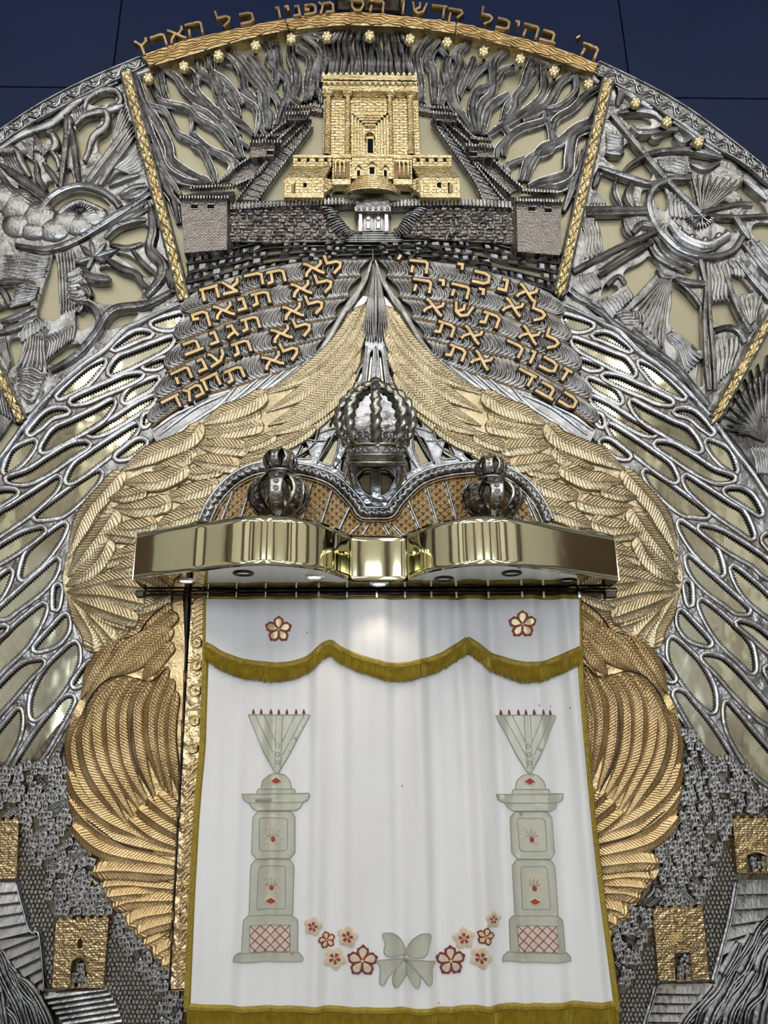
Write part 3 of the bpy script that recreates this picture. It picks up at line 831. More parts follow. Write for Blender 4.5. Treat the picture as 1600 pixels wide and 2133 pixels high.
for u, w in ((682, 7.5), (724, 6.5), (814, 6.5), (857, 7.5)):
    cx, _, z0 = at(u, 326, TD); z1 = at(u, 200, TD)[2]; r = w * pxm(u, 260, TD)
    c = thing('column', (cx, -TD, z0), None, None); c.parent = tem; c.location = Vector((cx, -TD, z0)) - Vector(ORG[tem.name])
    b = MB()
    th = np.linspace(0, 2 * np.pi, 32, endpoint=False)
    pr = [(1.15, z0), (1.15, z0 + 0.02), (1.0, z0 + 0.03), (0.92, z1)]
    v, f = lathe(cx, -TD, [(a * r, q) for a, q in pr], 32)
    fl = 1 + 0.0400 * np.cos(8 * np.arctan2(v[:, 1] + TD, v[:, 0] - cx)); v[:, 0] = cx + (v[:, 0] - cx) * fl; v[:, 1] = -TD + (v[:, 1] + TD) * fl
    mk('shaft', v, f, 'gold_bright', c)
    b = MB(); b.add(*bump_dome((u - w - 1.5, 195), 4.5, TD + 0.015, 0.02, n=10, rings=3)); b.add(*bump_dome((u + w + 1.5, 195), 4.5, TD + 0.015, 0.02, n=10, rings=3)); pbox(u - w - 4, 188, u + w + 4, 192, 0.0320, TD + 0.035, 0.002, b); pbox(u - w, 192, u + w, 200, 0.0320, TD + 0.02, 0, b)
    b.mk('capital', 'gold_bright', c)
for i, (a, t0) in enumerate(((38, 236), (32, 241), (26, 246), (20, 252), (15, 258))):     # nested portal frames
    d1 = TD + 0.030 - i * 0.004
    b = MB()
    pbox(771 - a, t0, 771 + a, t0 + 3.2, 0.0320, d1, 0, b); pbox(771 - a, t0, 771 - a + 3.2, 324, 0.0320, d1, 0, b); pbox(771 + a - 3.2, t0, 771 + a, 324, 0.0320, d1, 0, b)
    b.mk('portal_frame', 'gold_bright', tem)
px('door_surround', 'gold_bright', tem, 763, 284, 779, 322, 0.0320, TD + 0.026, 0.002)
px('door_opening', 'black', tem, 766, 289, 777, 318, 0.0320, TD + 0.0275)
b = MB(); th = np.linspace(np.pi, 0, 9); b.add(*strand(np.stack([771 + 9 * np.cos(th), 286 - 10 * np.sin(th)], 1), 1.8, TD + 0.01, 0.02, 0, (1, 1), 3, 5)); b.mk('door_arch', 'gold_bright', tem)
# lower court in front of the temple
px('court_wall', 'temple_brick', tem, 692, 327, 858, 372, 0.0320, 0.0800, 0.002)
px('court_cornice', 'gold_bright', tem, 690, 322, 860, 328.5, 0.0320, 0.0860, 0.002)
px('gatehouse', 'temple_brick', tem, 733, 324, 818, 372, 0.0320, 0.0940, 0.002)
px('gatehouse_cornice', 'gold_bright', tem, 731, 321, 820, 326, 0.0320, 0.0980, 0.002)
for u, hw, top, bot in ((775, 5, 348, 370), (747, 3, 355, 370), (803, 3, 355, 370)):
    px('gate_surround', 'gold_bright', tem, u - hw - 4, top - 5, u + hw + 4, bot + 1, 0.0520, 0.0964, 0.001)
    px('gate_opening', 'black', tem, u - hw, top, u + hw, bot, 0.0520, 0.0970)
    b = MB(); b.add(*strand([(u - hw - 4, top - 4), (u, top - 11), (u + hw + 4, top - 4)], 1.6, 0.0932, 0.014, 0, (1, 1), 3, 5)); b.mk('pediment', 'gold_bright', tem)
for s_ in (-1, 1):
    for du in (58, 67, 76):
        u = 775 + s_ * du
        cx, _, z0 = at(u, 372, 0.0880); z1 = at(u, 338, 0.0880)[2]
        b = MB(); r = 2.6 * pxm(u, 350, 0.0880)
        b.add(*lathe(cx, -0.0860, [(r * 1.5, z0), (r * 1.5, z0 + 0.008), (r, z0 + 0.012), (r * 0.9, z1 - 0.014), (r * 1.7, z1 - 0.008), (r * 1.7, z1)], 12)); b.mk('small_column', 'gold_bright', tem, True)
    px('porch_recess', 'patina', tem, min(775 + s_ * 46, 775 + s_ * 80), 338, max(775 + s_ * 46, 775 + s_ * 80), 372, 0.0520, 0.0810)
    a, b2 = sorted((775 + s_ * 44, 775 + s_ * 84))
    px('porch_step', 'gold_bright', tem, a, 372, b2, 384, 0.0320, 0.0920, 0.003)
    # side storehouse with sloping roof
    w = thing('side_hall', at(775 + s_ * 130, 405, 0.0520), None, None); w.parent = tem; w.location = Vector(ORG[w.name]) - Vector(ORG[tem.name])
    a, b2 = sorted((775 + s_ * 84, 775 + s_ * 165))
    px('upper_wall', 'temple_brick', w, a, 325, b2, 346, 0.0320, 0.0680, 0.002)
    px('upper_cornice', 'gold_bright', w, a - 1, 323, b2 + 1, 327.5, 0.0320, 0.0720, 0.001)
    for k in range(4):
        u = 775 + s_ * (96 + k * 18.5)
        px('window_opening', 'black', w, u - 2.6, 331, u + 2.6, 337, 0.0520, 0.0686)
        b = MB(); b.add(*strand([(u - 4, 340), (u - 4, 329), (u + 4, 329), (u + 4, 340)], 1.0, 0.0672, 0.01, 0, (1, 1), 3, 5, smooth=False)); b.mk('window_surround', 'gold_bright', w)
    A = xz([(775 + s_ * 84, 345), (775 + s_ * 160, 345)], 0.0680); B = xz([(775 + s_ * 100, 371), (775 + s_ * 184, 371)], 0.1080)
    v = [(A[0, 0], -0.0680, A[0, 1]), (A[1, 0], -0.0680, A[1, 1]), (B[1, 0], -0.1100, B[1, 1]), (B[0, 0], -0.1100, B[0, 1])]
    v += [(p[0], p[1] + 0.012, p[2] - 0.018) for p in v]
    mk('roof', v, [(0, 1, 2, 3), (4, 5, 6, 7), (0, 1, 5, 4), (1, 2, 6, 5), (2, 3, 7, 6), (3, 0, 4, 7)], 'gold_bright', w, False)
    a, b2 = sorted((775 + s_ * 102, 775 + s_ * 182))
    px('front_wall', 'temple_brick', w, a, 371, b2, 406, 0.0320, 0.1080, 0.002)
    px('plinth', 'gold_bright', w, a - 2, 403, b2 + 2, 411, 0.0320, 0.1120, 0.002)
    for k in range(5):
        u = 775 + s_ * (104 + k * 19)
        px('pilaster', 'gold_bright', w, u - 2, 372, u + 2, 404, 0.0520, 0.1104, 0.001)
    px('window_surround', 'gold_bright', w, 775 + s_ * 139 - 6, 379, 775 + s_ * 139 + 6, 392, 0.0520, 0.1104, 0.001)
    px('window_opening', 'black', w, 775 + s_ * 139 - 3.4, 381, 775 + s_ * 139 + 3.4, 390, 0.0520, 0.1110)
    px('side_door_surround', 'gold_bright', w, 775 + s_ * 165 - 6, 380, 775 + s_ * 165 + 6, 404, 0.0520, 0.1104, 0.001)
    px('side_door', 'patina', w, 775 + s_ * 165 - 3.6, 384, 775 + s_ * 165 + 3.6, 402, 0.0520, 0.1110)
    q = xz([(775 + s_ * 84, 372), (775 + s_ * 102, 372), (775 + s_ * 102, 408), (775 + s_ * 78, 384)], 0.0920)
    v = [(q[0, 0], -0.0800, q[0, 1]), (q[1, 0], -0.1080, q[1, 1]), (q[2, 0], -0.1080, q[2, 1]), (q[3, 0], -0.0800, q[3, 1])]
    v += [(p[0] + s_ * 0.02, p[1] + 0.06, p[2]) for p in v]
    mk('inner_wall', v, [(0, 1, 2, 3), (4, 5, 6, 7), (0, 1, 5, 4), (1, 2, 6, 5), (2, 3, 7, 6), (3, 0, 4, 7)], 'temple_brick', w, False)
cx, _, zt = at(775, 371, 0.0940)
for k in range(7):                      # half-round steps
    r = (30 + 4.6 * k) * pxm(775, 385, 0.1000)
    z1 = zt - k * 0.018
    v, f = lathe(cx, -0.0920, [(0.001, z1), (r + 0.006, z1), (r + 0.006, z1 - 0.006), (r - 0.003, z1 - 0.007), (r - 0.003, z1 - 0.018), (r * 0.9, z1 - 0.018)], 25, math.pi, 2 * math.pi)
    v[:, 1] = -0.0920 + (v[:, 1] + 0.0920) * 0.4
    mk('round_step', v, f, 'gold_bright', tem, False)

# ---------------------------------------------------------------- silver city wall around the temple
def stones(poly, sw, sh, d0, H, seed, jit=0.25, gap=0.8, m=1):
    """rough stone courses filling a polygon, as one mesh"""
    r = random.Random(seed); b = MB(); poly = np.asarray(poly)
    (x0, y0), (x1, y1) = poly.min(0), poly.max(0)
    y = y0
    while y < y1:
        h = sh * r.uniform(0.8, 1.2); x = x0 - r.uniform(0, sw)
        while x < x1:
            w = sw * r.uniform(0.7, 1.4)
            if inside(poly, np.array([[x + w / 2, y + h / 2]]))[0]:
                q = np.array([(x + gap, y + gap), (x + w - gap, y + gap), (x + w - gap, y + h - gap), (x + gap, y + h - gap)]) + np.array([[r.uniform(-jit, jit) * sh for _ in range(2)] for _ in range(4)])
                c = q.mean(0); qi = c + (q - c) * 0.62
                X = xz(np.vstack([q, qi]), d0, m); hh = H * r.uniform(0.5, 1.2); tl = r.uniform(-0.3, 0.3)
                D = np.concatenate([np.full(4, d0 + hh * 0.1), d0 + hh * np.array([1 + tl, 1 + tl, 1 - tl, 1 - tl])])
                v = np.stack([X[:, 0], -D, X[:, 1]], 1)
                b.add(v, [(0, 1, 5, 4), (1, 2, 6, 5), (2, 3, 7, 6), (3, 0, 4, 7), (4, 5, 6, 7)])
            x += w
        y += h
    return b


wall_poly = {1: z('P', '479,425 600,424 690,430 700,440 716,470 733,488 740,500 560,500 476,498'), -1: None}
cw = thing('city_rampart', at(775, 500, 0.03), 'dark silver stone city wall with a double-leaf gate below the temple', 'rampart')
for s_, poly in ((1, z('P', '478,424 600,424 680,428 700,440 716,470 733,488 742,503 560,505 474,503')), (-1, z('G', '230,265 270,200 310,140 370,110 620,85 1000,95 1040,120 1040,350 640,325 300,300'))):
    poly = np.asarray(poly)
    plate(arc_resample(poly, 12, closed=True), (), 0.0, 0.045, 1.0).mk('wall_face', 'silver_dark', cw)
    stones(poly, 15, 7, 0.045, 0.012, 11 + s_).mk('rough_masonry', 'tower_brick', cw, kind='stuff')
for s_, pts in ((1, 'F:580,100 980,75 1400,62'), (-1, 'G:205,80 620,70 1000,88')):
    k, s = pts.split(':'); p = z(k, s)
    b = MB(); b.add(*strand(p, 8, 0.035, 0.03, 0, (1, 1), 8, 7)); b.mk('parapet_walk', 'silver', cw)
    q = arc_resample(catmull(p, 8), 7.5)
    b = MB()
    for c in q: pbox(c[0] - 2.4, c[1] - 9, c[0] + 2.4, c[1] + 5, 0.05, 0.075, 0.002, b)
    b.mk('battlements', 'silver', cw, kind='stuff')
# the swept rope-like wall ends beside the gate
for s_, A, B in ((1, z('F', '1260,110 1330,190 1370,240 1420,270'), z('F', '1180,110 1220,200 1270,270 1350,300')), (-1, z('G', '370,110 290,180 250,240 220,270'), z('G', '450,120 370,200 330,270 250,300'))):
    n = 14; LA, LB = arc_resample(catmull(A, 8), n=n), arc_resample(catmull(B, 8), n=n)
    b = MB()
    for i in range(n): b.add(*strand([LA[i], (LA[i] + LB[i]) / 2 + (0, -2), LB[i]], 2.6, 0.05, 0.018, 0, (0.6, 0.6), 4, 5))
    b.mk('curved_coping', 'silver', cw)
px('gate_lintel', 'silver', cw, 738, 430, 815, 440, 0.02, 0.10, 0.003)
px('gate_cornice', 'silver', cw, 741, 412, 812, 431, 0.02, 0.085, 0.004)
for i in range(6):
    b = MB(); b.add(*bump_dome((747 + i * 12, 435), 3.6, 0.10, 0.01, n=10, rings=3)); b.mk('lintel_boss', 'silver_bright', cw, True)
px('gate_frame', 'silver', cw, 745, 440, 811, 482, 0.02, 0.06, 0.002)
for s_ in (-1, 1):
    px('gate_pilaster', 'silver_bright', cw, 778 + s_ * 27 - 4, 440, 778 + s_ * 27 + 4, 482, 0.02, 0.085, 0.002)
    a, b2 = sorted((778 + s_ * 1, 778 + s_ * 20))
    g1 = px('gate_leaf', 'silver', cw, a, 441, b2, 481, 0.02, 0.068, 0.001)
    for v0 in (446, 464):
        px('leaf_panel', 'silver_bright', g1, a + 5, v0, b2 - 5, v0 + 12, 0.05, 0.074, 0.003)
for k in range(4):
    v, f = strand([(735 - k * 6, 485 + k * 5), (778, 485 + k * 5), (822 + k * 6, 485 + k * 5)], 2.6, 0.045, 0.012, 0, (1, 1), 12, 7); mk('gate_step', v, f, 'silver', cw)


def tower(face, roof, side, label, wins=(), brown=True):
    t = thing('wall_tower', at(*np.asarray(face).mean(0), 0.03), label, 'tower')
    dF = 0.085
    plate(np.asarray(face), (), 0.0, dF, 0.8).mk('face', 'tower_brick', t, False)
    if side is not None:
        sd = np.asarray(side); X = xz(sd, 0.06)
        v = [(X[i, 0], -(dF if i in (0, 3) else 0.02), X[i, 1]) for i in range(4)] + [(X[i, 0], 0.0, X[i, 1]) for i in range(4)]
        mk('side', v, [(0, 1, 2, 3), (0, 1, 5, 4), (1, 2, 6, 5), (2, 3, 7, 6)], 'tower_brick', t, False)
    rf = np.asarray(roof); X = xz(rf, 0.09)
    v = [(X[i, 0], -(dF + 0.02 if i in (0, 3) else 0.04), X[i, 1]) for i in range(4)]
    v += [(a, 0.0, c) for a, _, c in v]
    mk('roof', v, [(0, 1, 2, 3), (4, 5, 6, 7), (0, 1, 5, 4), (1, 2, 6, 5), (2, 3, 7, 6), (3, 0, 4, 7)], 'silver_city', t, False)
    b = MB()
    for (i, j) in ((0, 3), (1, 2)):
        for q in arc_resample(rf[[i, j]], 6.2):
            pbox(q[0] - 2, q[1] - 4, q[0] + 2, q[1] + 2, 0.03, (dF + 0.03) if i == 0 else 0.055, 0.001, b)
    b.mk('battlements', 'silver', t, kind='stuff')
    for (u, v_) in wins:
        px('arrow_slit', 'black', t, u - 7, v_ - 4, u + 7, v_ + 4, 0.05, dF + 0.002)
        px('slit_lintel', 'silver', t, u - 8, v_ - 6, u + 8, v_ - 4.4, 0.05, dF + 0.005)
        px('slit_sill', 'silver', t, u - 8, v_ + 4.4, u + 8, v_ + 5.6, 0.05, dF + 0.004)


tower(z('P', '375,413 474,413 473,520 384,527'), z('P', '376,411 398,391 486,386 474,411'), z('P', '474,413 488,395 487,508 473,520'), 'large brown-tinted brick tower at the left corner of the city wall', [(405, 430), (439, 430)])
tower(z('P', '1075,418 1170,420 1167,532 1078,524'), z('P', '1078,417 1090,396 1160,400 1170,419'), z('P', '1075,418 1058,398 1062,508 1078,524'), 'large brown-tinted brick tower at the right corner of the city wall', [(1108, 435), (1142, 438)])
tower(z('B', '385,950 560,950 540,1040 400,1050'), z('B', '390,945 420,905 610,900 590,945'), z('B', '560,950 610,905 600,990 540,1040'), 'middle brick tower on the left slope of the city wall', [(562, 318)])
tower(z('C', '710,970 890,985 895,1050 740,1040'), z('C', '710,965 740,920 870,930 890,980'), z('C', '710,970 690,930 700,1000 740,1040'), 'middle brick tower on the right slope of the city wall', [(987, 321)])
tower(z('B', '625,760 770,770 760,800 640,800'), z('B', '630,755 650,715 790,710 770,760'), None, 'small far tower on the left slope of the city wall')
tower(z('C', '490,755 640,770 640,815 500,800'), z('C', '490,750 480,715 600,720 640,765'), None, 'small far tower on the right slope of the city wall')
# sloping wall walks between the towers, and the far wall
for A, B, lab in ((z('B', '790,790 620,960 480,1100 300,1330'), z('B', '800,840 680,1000 560,1160 440,1335'), 'inner'), (z('B', '660,790 540,880 480,940'), z('B', '720,800 610,900 560,950'), 'outer'), (z('B', '390,1050 300,1110 180,1210'), z('B', '520,1060 440,1160 300,1230'), 'outer'),
                  (z('C', '480,800 620,1000 760,1200 830,1355'), z('C', '540,820 700,1010 850,1200 980,1360'), 'inner'), (z('C', '590,830 700,920 760,980'), z('C', '650,800 740,900 790,930'), 'outer'), (z('C', '740,1050 880,1180 1000,1290'), z('C', '880,1060 1000,1180 1080,1250'), 'outer')):
    n = 15 if lab == 'inner' else 7
    LA, LB = arc_resample(catmull(A, 8), n=24), arc_resample(catmull(B, 8), n=24)
    plate(np.vstack([LA, LB[::-1]]), (), 0.0, 0.035 if lab == 'inner' else 0.02, 0.6).mk('walkway', 'tower_brick', cw)
    for e in (LA, LB):
        b = MB(); b.add(*strand(e, 3.2, 0.03, 0.022, 0, (1, 1), 6, 5)); b.mk('walk_parapet', 'silver', cw)
        b = MB()
        for q in arc_resample(e, 7): pbox(q[0] - 1.8, q[1] - 5, q[0] + 1.8, q[1] + 1, 0.03, 0.06, 0.001, b)
        b.mk('battlements', 'silver', cw, kind='stuff')
    if lab == 'inner':
        la, lb = arc_resample(LA, n=16), arc_resample(LB, n=16)
        b = MB()
        for i in range(15): b.add(*strand([la[i] * 0.8 + lb[i] * 0.2, la[i] * 0.15 + lb[i] * 0.85 + (2, 5)], 1.5, 0.033, 0.01, 0, (1, 1), 5, 5))
        b.mk('flagstone_joints', 'silver', cw)
for A in (z('B', '790,700 870,715'), z('C', '390,700 490,720')):
    b = MB(); b.add(*strand(np.array([A[0] + (0, 7), A[1] + (0, 7)]), 9, 0.01, 0.03, 0, (1, 1), 8, 7)); b.mk('far_wall', 'tower_brick', cw)
    b = MB()
    for q in arc_resample(A, 6): pbox(q[0] - 1.8, q[1] - 5, q[0] + 1.8, q[1] + 1, 0.03, 0.05, 0.001, b)
    b.mk('battlements', 'silver', cw, kind='stuff')

# rough stone terraces between the wall and the lettered feathers
ter = thing('stone_terrace', at(775, 540, 0.02), 'rows of rough dark silver stone blocks below the city wall', 'terrace')
for side in (1, -1):
    U0 = np.array([(385, 530), (470, 522), (560, 503), (680, 502), (776, 503)], float); U1 = np.array([(395, 610), (470, 585), (570, 562), (680, 545), (776, 540)], float)
    if side < 0: U0[:, 0] = 1554 - U0[:, 0]; U1[:, 0] = 1554 - U1[:, 0]
    T0, T1 = arc_resample(catmull(U0, 8), n=60), arc_resample(catmull(U1, 8), n=60)
    for r_ in range(4):
        i = 0
        while i < 56:
            w = rng.choice((2, 3, 3, 4)); j = min(59, i + w)
            if rng.random() < (0.80 if r_ in (0, 3) else 0.62) or i < 6:
                t0, t1 = r_ / 4 + 0.02, (r_ + 1) / 4 - 0.01
                sh = 3 * (t0 * 6)
                f = lambda ii, t: T0[ii] * (1 - t) + T1[ii] * t + np.array([-side * 16 * (t - 0.4), 0])
                q = np.array([f(i, t0), f(j, t0), f(j, t1), f(i, t1)]); c = q.mean(0); q = c + (q - c) * 0.93
                q += nrg.uniform(-1.3, 1.3, (4, 2)); qi = c + (q - c) * 0.55 + nrg.uniform(-1, 1, (4, 2))
                X = xz(np.vstack([q, q, qi]), 0.04); h = rng.uniform(0.014, 0.03)
                D = np.concatenate([np.zeros(4), np.full(4, 0.028), np.full(4, 0.028) + h * nrg.uniform(0.5, 1.2, 4)])
                v = np.stack([X[:, 0], -D, X[:, 1]], 1)
                mk('stone_block', v, [(k, (k + 1) % 4, 4 + (k + 1) % 4, 4 + k) for k in range(4)] + [(4 + k, 4 + (k + 1) % 4, 8 + (k + 1) % 4, 8 + k) for k in range(4)] + [(8, 9, 10, 11)], 'silver_dark', ter, False)
            i = j
    for r_ in (0.0, 0.25, 0.5, 0.75, 1.0):
        b = MB(); b.add(*strand(T0 * (1 - r_) + T1 * r_, 2.6, 0.012, 0.02, 0, (1, 1), 10, 5)); b.mk('terrace_beam', 'silver_dark', ter)

# ---------------------------------------------------------------- sunrise panel and wheel panel
def S(k, rows, parent, name, mat='silver', d0=0.03, ridges=0, tp=(0.6, 0.6), m=1):
    for r in rows:
        s, w = r.split('|'); hw = float(w) * 0.3125 * 0.5
        b = MB(); b.add(*strand(z(k, s), hw, d0 + rng.uniform(-0.003, 0.004), 0.012 + hw * 0.0016, ridges, tp, 5, 11, m)); b.mk(name, mat, parent)


def RF(k, A, B, n, parent, name, mat='silver', d0=0.034, H=0.014, wav=0.0, fill=0.6):
    ridge_field(z(k, A), z(k, B), n, d0, H, 1, fill, wav, 0, 5).mk(name, mat, parent, True)


def loops(k, rows):
    return [smooth_path(z(k, r), 5.0, True) for r in rows]


sun = thing('sunrise_relief', at(150, 500, 0.02), 'silver relief of a rising sun with rays, cloud, palm and hills', 'relief')
sun_out = np.vstack([z('P', '-110,400'), z('P', '-60,345 0,300 78,250 150,212 219,178 256,160'), z('P', '300,300 340,450 378,622 345,645 290,680 200,750 120,820 60,862 40,868 -40,712 -110,700')])
sh = loops('A', ['590,670 650,625 730,610 770,640 750,680 650,700 600,695', '380,800 430,760 430,850 410,1000 395,1030 370,980 350,880', '500,870 580,800 660,770 670,790 620,880 580,960 550,1050 520,1050 510,960',
                 '720,800 800,740 780,840 740,930 720,1000 690,1040 650,970 680,870', '240,890 300,880 310,930 290,960 260,920', '125,1020 200,1060 230,1100 220,1160 180,1100 140,1060', '340,990 380,1100 360,1140 300,1060',
                 '450,1130 470,1130 490,1220 440,1240', '320,1210 360,1220 350,1290 310,1260', '120,1230 230,1300 280,1340 250,1370 180,1320', '310,1390 400,1310 540,1280 660,1310 730,1370 680,1390 600,1350 530,1335 440,1360 390,1410',
                 '440,1430 500,1400 560,1430 550,1445 460,1450', '720,1210 780,1150 830,1130 860,1170 780,1220'])
sh += loops('E', ['720,290 780,240 900,220 970,220 990,270 980,310 880,370 800,350 740,340', '360,410 385,560 400,800 370,850 300,850 250,810 280,680 320,540',
                  '570,610 660,590 720,590 730,560 660,515 720,500 800,530 880,560 910,600 950,640 930,700 850,740 700,750 610,720 590,680', '770,410 850,420 930,480 1010,560 960,560 900,500', '510,790 600,790 625,830 580,900 520,910',
                  '690,910 740,840 820,800 920,810 860,870 780,900', '300,1140 360,1080 440,1030 540,1020 500,1080 400,1140', '60,1000 150,980 140,1060 80,1170', '-40,800 90,750 190,720 180,780 80,820 -40,880', '20,890 110,860 120,880 60,920', '-30,660 100,620 130,640 70,690'])
plate(arc_resample(sun_out, 14, closed=True), sh, 0.0, 0.03, 1.6, wobble(9, 0.004, 2), 9).mk('cast_ground', 'silver', sun)
S('A', ['430,760 440,900 400,1250|50', '440,760 480,900 520,1210|50', '890,800 700,1050 580,1210|62', '900,900 760,1080 660,1230|54', '-20,1080 150,1190 330,1320|62', '-20,1120 80,1270 270,1400|54', '720,1240 800,1200 930,1160|42', '790,1300 880,1250 970,1230|40', '800,1310 900,1310 990,1250|44', '240,1070 250,1180 300,1270|50', '280,1080 340,1150 390,1230|44', '430,740 450,800 445,900|70'], sun, 'sun_ray', 'silver', 0.032, 2, (0.35, 0.8))
S('A', ['270,1400 340,1310 450,1250 560,1235 680,1270 760,1330 800,1380|56'], sun, 'sun_arc', 'silver_bright', 0.034, 2, (1, 1))
S('A', ['395,1425 450,1375 530,1345 620,1375 690,1410|48'], sun, 'inner_sun_arc', 'silver', 0.034, 0, (1, 1))
b = MB()
for k in range(12):
    a = math.radians(200 + k * 13); c = np.array([166, 448.0])
    b.add(*strand([c + (20 * math.cos(a), 17 * math.sin(a)), c + (34 * math.cos(a), 27 * math.sin(a))], 1.3, 0.05, 0.008, 0, (1, 0.4), 4, 5))
b.mk('sun_rim_notches', 'silver_bright', sun)
S('A', ['780,540 560,640 480,700 340,820 150,890 0,990|60', '560,720 590,650 690,595 780,610 800,680 720,740|46', '500,830 560,770 680,740 715,770 700,840 620,910 585,1010 560,1070|52', '-10,1010 100,1000 140,1080 200,1180|60', '310,880 350,900 370,960 340,1000|62', '330,990 380,1060 390,1120|40', '700,740 760,720 820,700|50'], sun, 'curl', 'silver', 0.032, 0)
RF('A', '830,690 790,780 750,930', '900,900 850,960 790,1060', 9, sun, 'feathered_hill', H=0.012)
RF('A', '760,1120 850,1050 910,950', '850,1150 920,1130 960,1080', 6, sun, 'feathered_hill', H=0.012)
RF('A', '140,940 180,970 220,1060', '290,1040 270,960 220,890', 8, sun, 'fan_leaf', H=0.012)
RF('A', '470,720 500,760 500,810', '560,700 565,730 570,760', 5, sun, 'fan_leaf', H=0.010)
RF('A', '10,1030 60,1120 120,1150', '120,1010 150,1090 200,1170', 7, sun, 'fan_leaf', H=0.010)
S('E', ['1000,10 800,140 640,240 480,330 300,380 100,350|56', '990,0 840,100 700,180|34', '985,60 900,110 800,150|34', '990,110 920,150 830,190|34', '970,180 880,190 770,230 700,300|50', '1000,100 1020,250 1000,380 1080,480 1060,580 970,690|86', '870,370 950,470 1050,560|44', '730,350 850,370 950,340|44', '690,430 800,500 900,540 940,600 990,640|58', '1160,650 980,740 780,770 700,830 640,930 510,1080 330,1190|66', '510,740 600,750 650,830 640,900|50', '1100,480 1130,560 1150,640|70', '560,500 600,560 730,580|70', '500,620 570,640 600,690|60', '0,860 100,830 230,760|48', '-10,940 130,890 250,830|60', '-20,600 80,590 230,605|46', '-20,620 30,680 60,750|50', '500,720 540,760 520,800|50'], sun, 'hill_ridge', 'silver', 0.031, 2)
for e in ('600,305', '705,335', '785,378', '500,470', '575,515', '700,450', '530,350'):
    a, c = z('E', '620,430 ' + e)
    b = MB(); mid = (a + c) / 2
    b.add(*strand([a, mid, c], 5.2, 0.045, 0.014, 2, (0.35, 0.15), 4, 7)); b.mk('palm_blade', 'silver', sun)
RF('E', '385,395 395,560 405,800', '490,395 500,600 500,760', 6, sun, 'waterfall', H=0.016)
RF('E', '20,420 120,420 330,430', '10,560 150,570 300,560', 7, sun, 'wave_field', wav=2.0)
RF('E', '90,630 180,620 260,630', '60,760 160,720 240,700', 6, sun, 'wave_field', wav=1.2)
RF('E', '190,950 170,1060 110,1180', '290,960 290,1060 310,1190', 7, sun, 'tree_trunk')
RF('E', '250,980 330,1000 310,1120', '500,870 490,940 480,990', 10, sun, 'hatched_hill')
RF('E', '100,1190 180,1180 310,1210', '110,1340 190,1380 250,1340', 6, sun, 'wave_field', wav=2.5)
RF('E', '-10,980 20,1080 60,1200', '30,960 45,1050 70,1140', 4, sun, 'wave_field')
RF('E', '140,1000 150,930 190,870', '290,900 300,860 250,830', 7, sun, 'dome_bush', H=0.018)
RF('E', '960,60 1000,130 1020,200', '1060,60 1080,160 1090,260', 4, sun, 'hatched_hill', H=0.012)
RF('E', '420,560 480,540 540,500', '450,700 520,720 580,700', 5, sun, 'dome_bush', H=0.02)
cl = thing('cloud', at(90, 470, 0.04), 'puffy silver cloud in front of the rising sun', 'cloud')
for (u, v_, r, q) in ((8, 412, 34, 1.0), (38, 430, 40, 1.0), (38, 470, 36, .8), (80, 455, 42, .9), (70, 482, 34, .6), (112, 480, 36, .75), (140, 462, 38, .75), (165, 470, 34, .75), (192, 455, 32, .7), (210, 448, 17, .9)):
    b = MB(); b.add(*bump_dome((u, v_), r * 0.95, 0.028, 0.030, n=22, rings=8, sq=q)); b.mk('cloud_puff', 'silver', cl, True)

whl = thing('wheel_relief', at(1400, 600, 0.02), 'silver relief of a great wheel with spokes, fans and leaves', 'relief')
w_out = np.vstack([z('P', '1274,166'), z('P', '1337,206 1412,256 1475,300 1544,337 1600,384 1660,435 1700,470 1700,560 1618,622 1492,862 1480,860 1428,800 1381,759 1337,728 1294,690 1225,656 1155,622 1180,612')])
wh = loops('D', ['620,450 700,440 800,470 820,510 760,500 690,520 640,480', '720,600 830,570 840,600 900,590 970,570 1000,620 1080,640 1100,660 1000,665 880,680 800,690 750,650', '520,710 600,700 660,640 720,660 760,720 680,770 620,810 560,770 520,740',
                 '650,840 700,770 780,740 830,820 800,880 720,850', '490,850 540,840 580,860 570,950 590,1040 520,1040 450,930', '600,870 660,890 690,900 660,980 670,1040 640,1050 610,960', '760,960 790,940 810,950 790,1040 760,1040', '840,1000 870,930 900,920 930,1000 920,1080 870,1060',
                 '960,890 1060,890 1090,920 1120,1080 1050,1010 980,930', '1080,720 1180,710 1280,750 1200,770 1120,760', '1380,940 1430,910 1500,960 1560,1030 1590,1100 1500,1060 1420,990', '1220,1060 1290,1020 1350,1040 1250,1090', '1240,1130 1370,1120 1380,1190 1390,1230 1280,1180',
                 '450,1130 620,1120 640,1180 680,1260 600,1300 510,1350 490,1240', '470,1480 600,1390 780,1270 790,1300 660,1390 520,1460', '950,1190 1000,1250 1100,1300 1180,1325 1240,1335 1100,1335 1000,1290', '1510,1180 1600,1170 1660,1200 1640,1350 1560,1300 1500,1240'])
wh += loops('H', ['640,220 760,150 820,110 880,190 800,280 700,380 680,330', '510,310 540,290 600,330 500,380', '970,260 1050,330 1130,420 1150,500 1160,720 1080,680 960,580 940,540 960,400', '1040,210 1130,170 1130,270 1060,250', '1340,240 1410,240 1470,310 1500,350 1400,350',
                  '1230,430 1310,410 1370,430 1400,510 1410,570 1310,570 1240,540', '1130,890 1160,780 1165,960 1130,960', '400,440 470,450 520,520 450,490'])
plate(arc_resample(w_out, 14, closed=True), wh, 0.0, 0.03, 1.6, wobble(9, 0.004, 4), 9).mk('cast_ground', 'silver', whl)
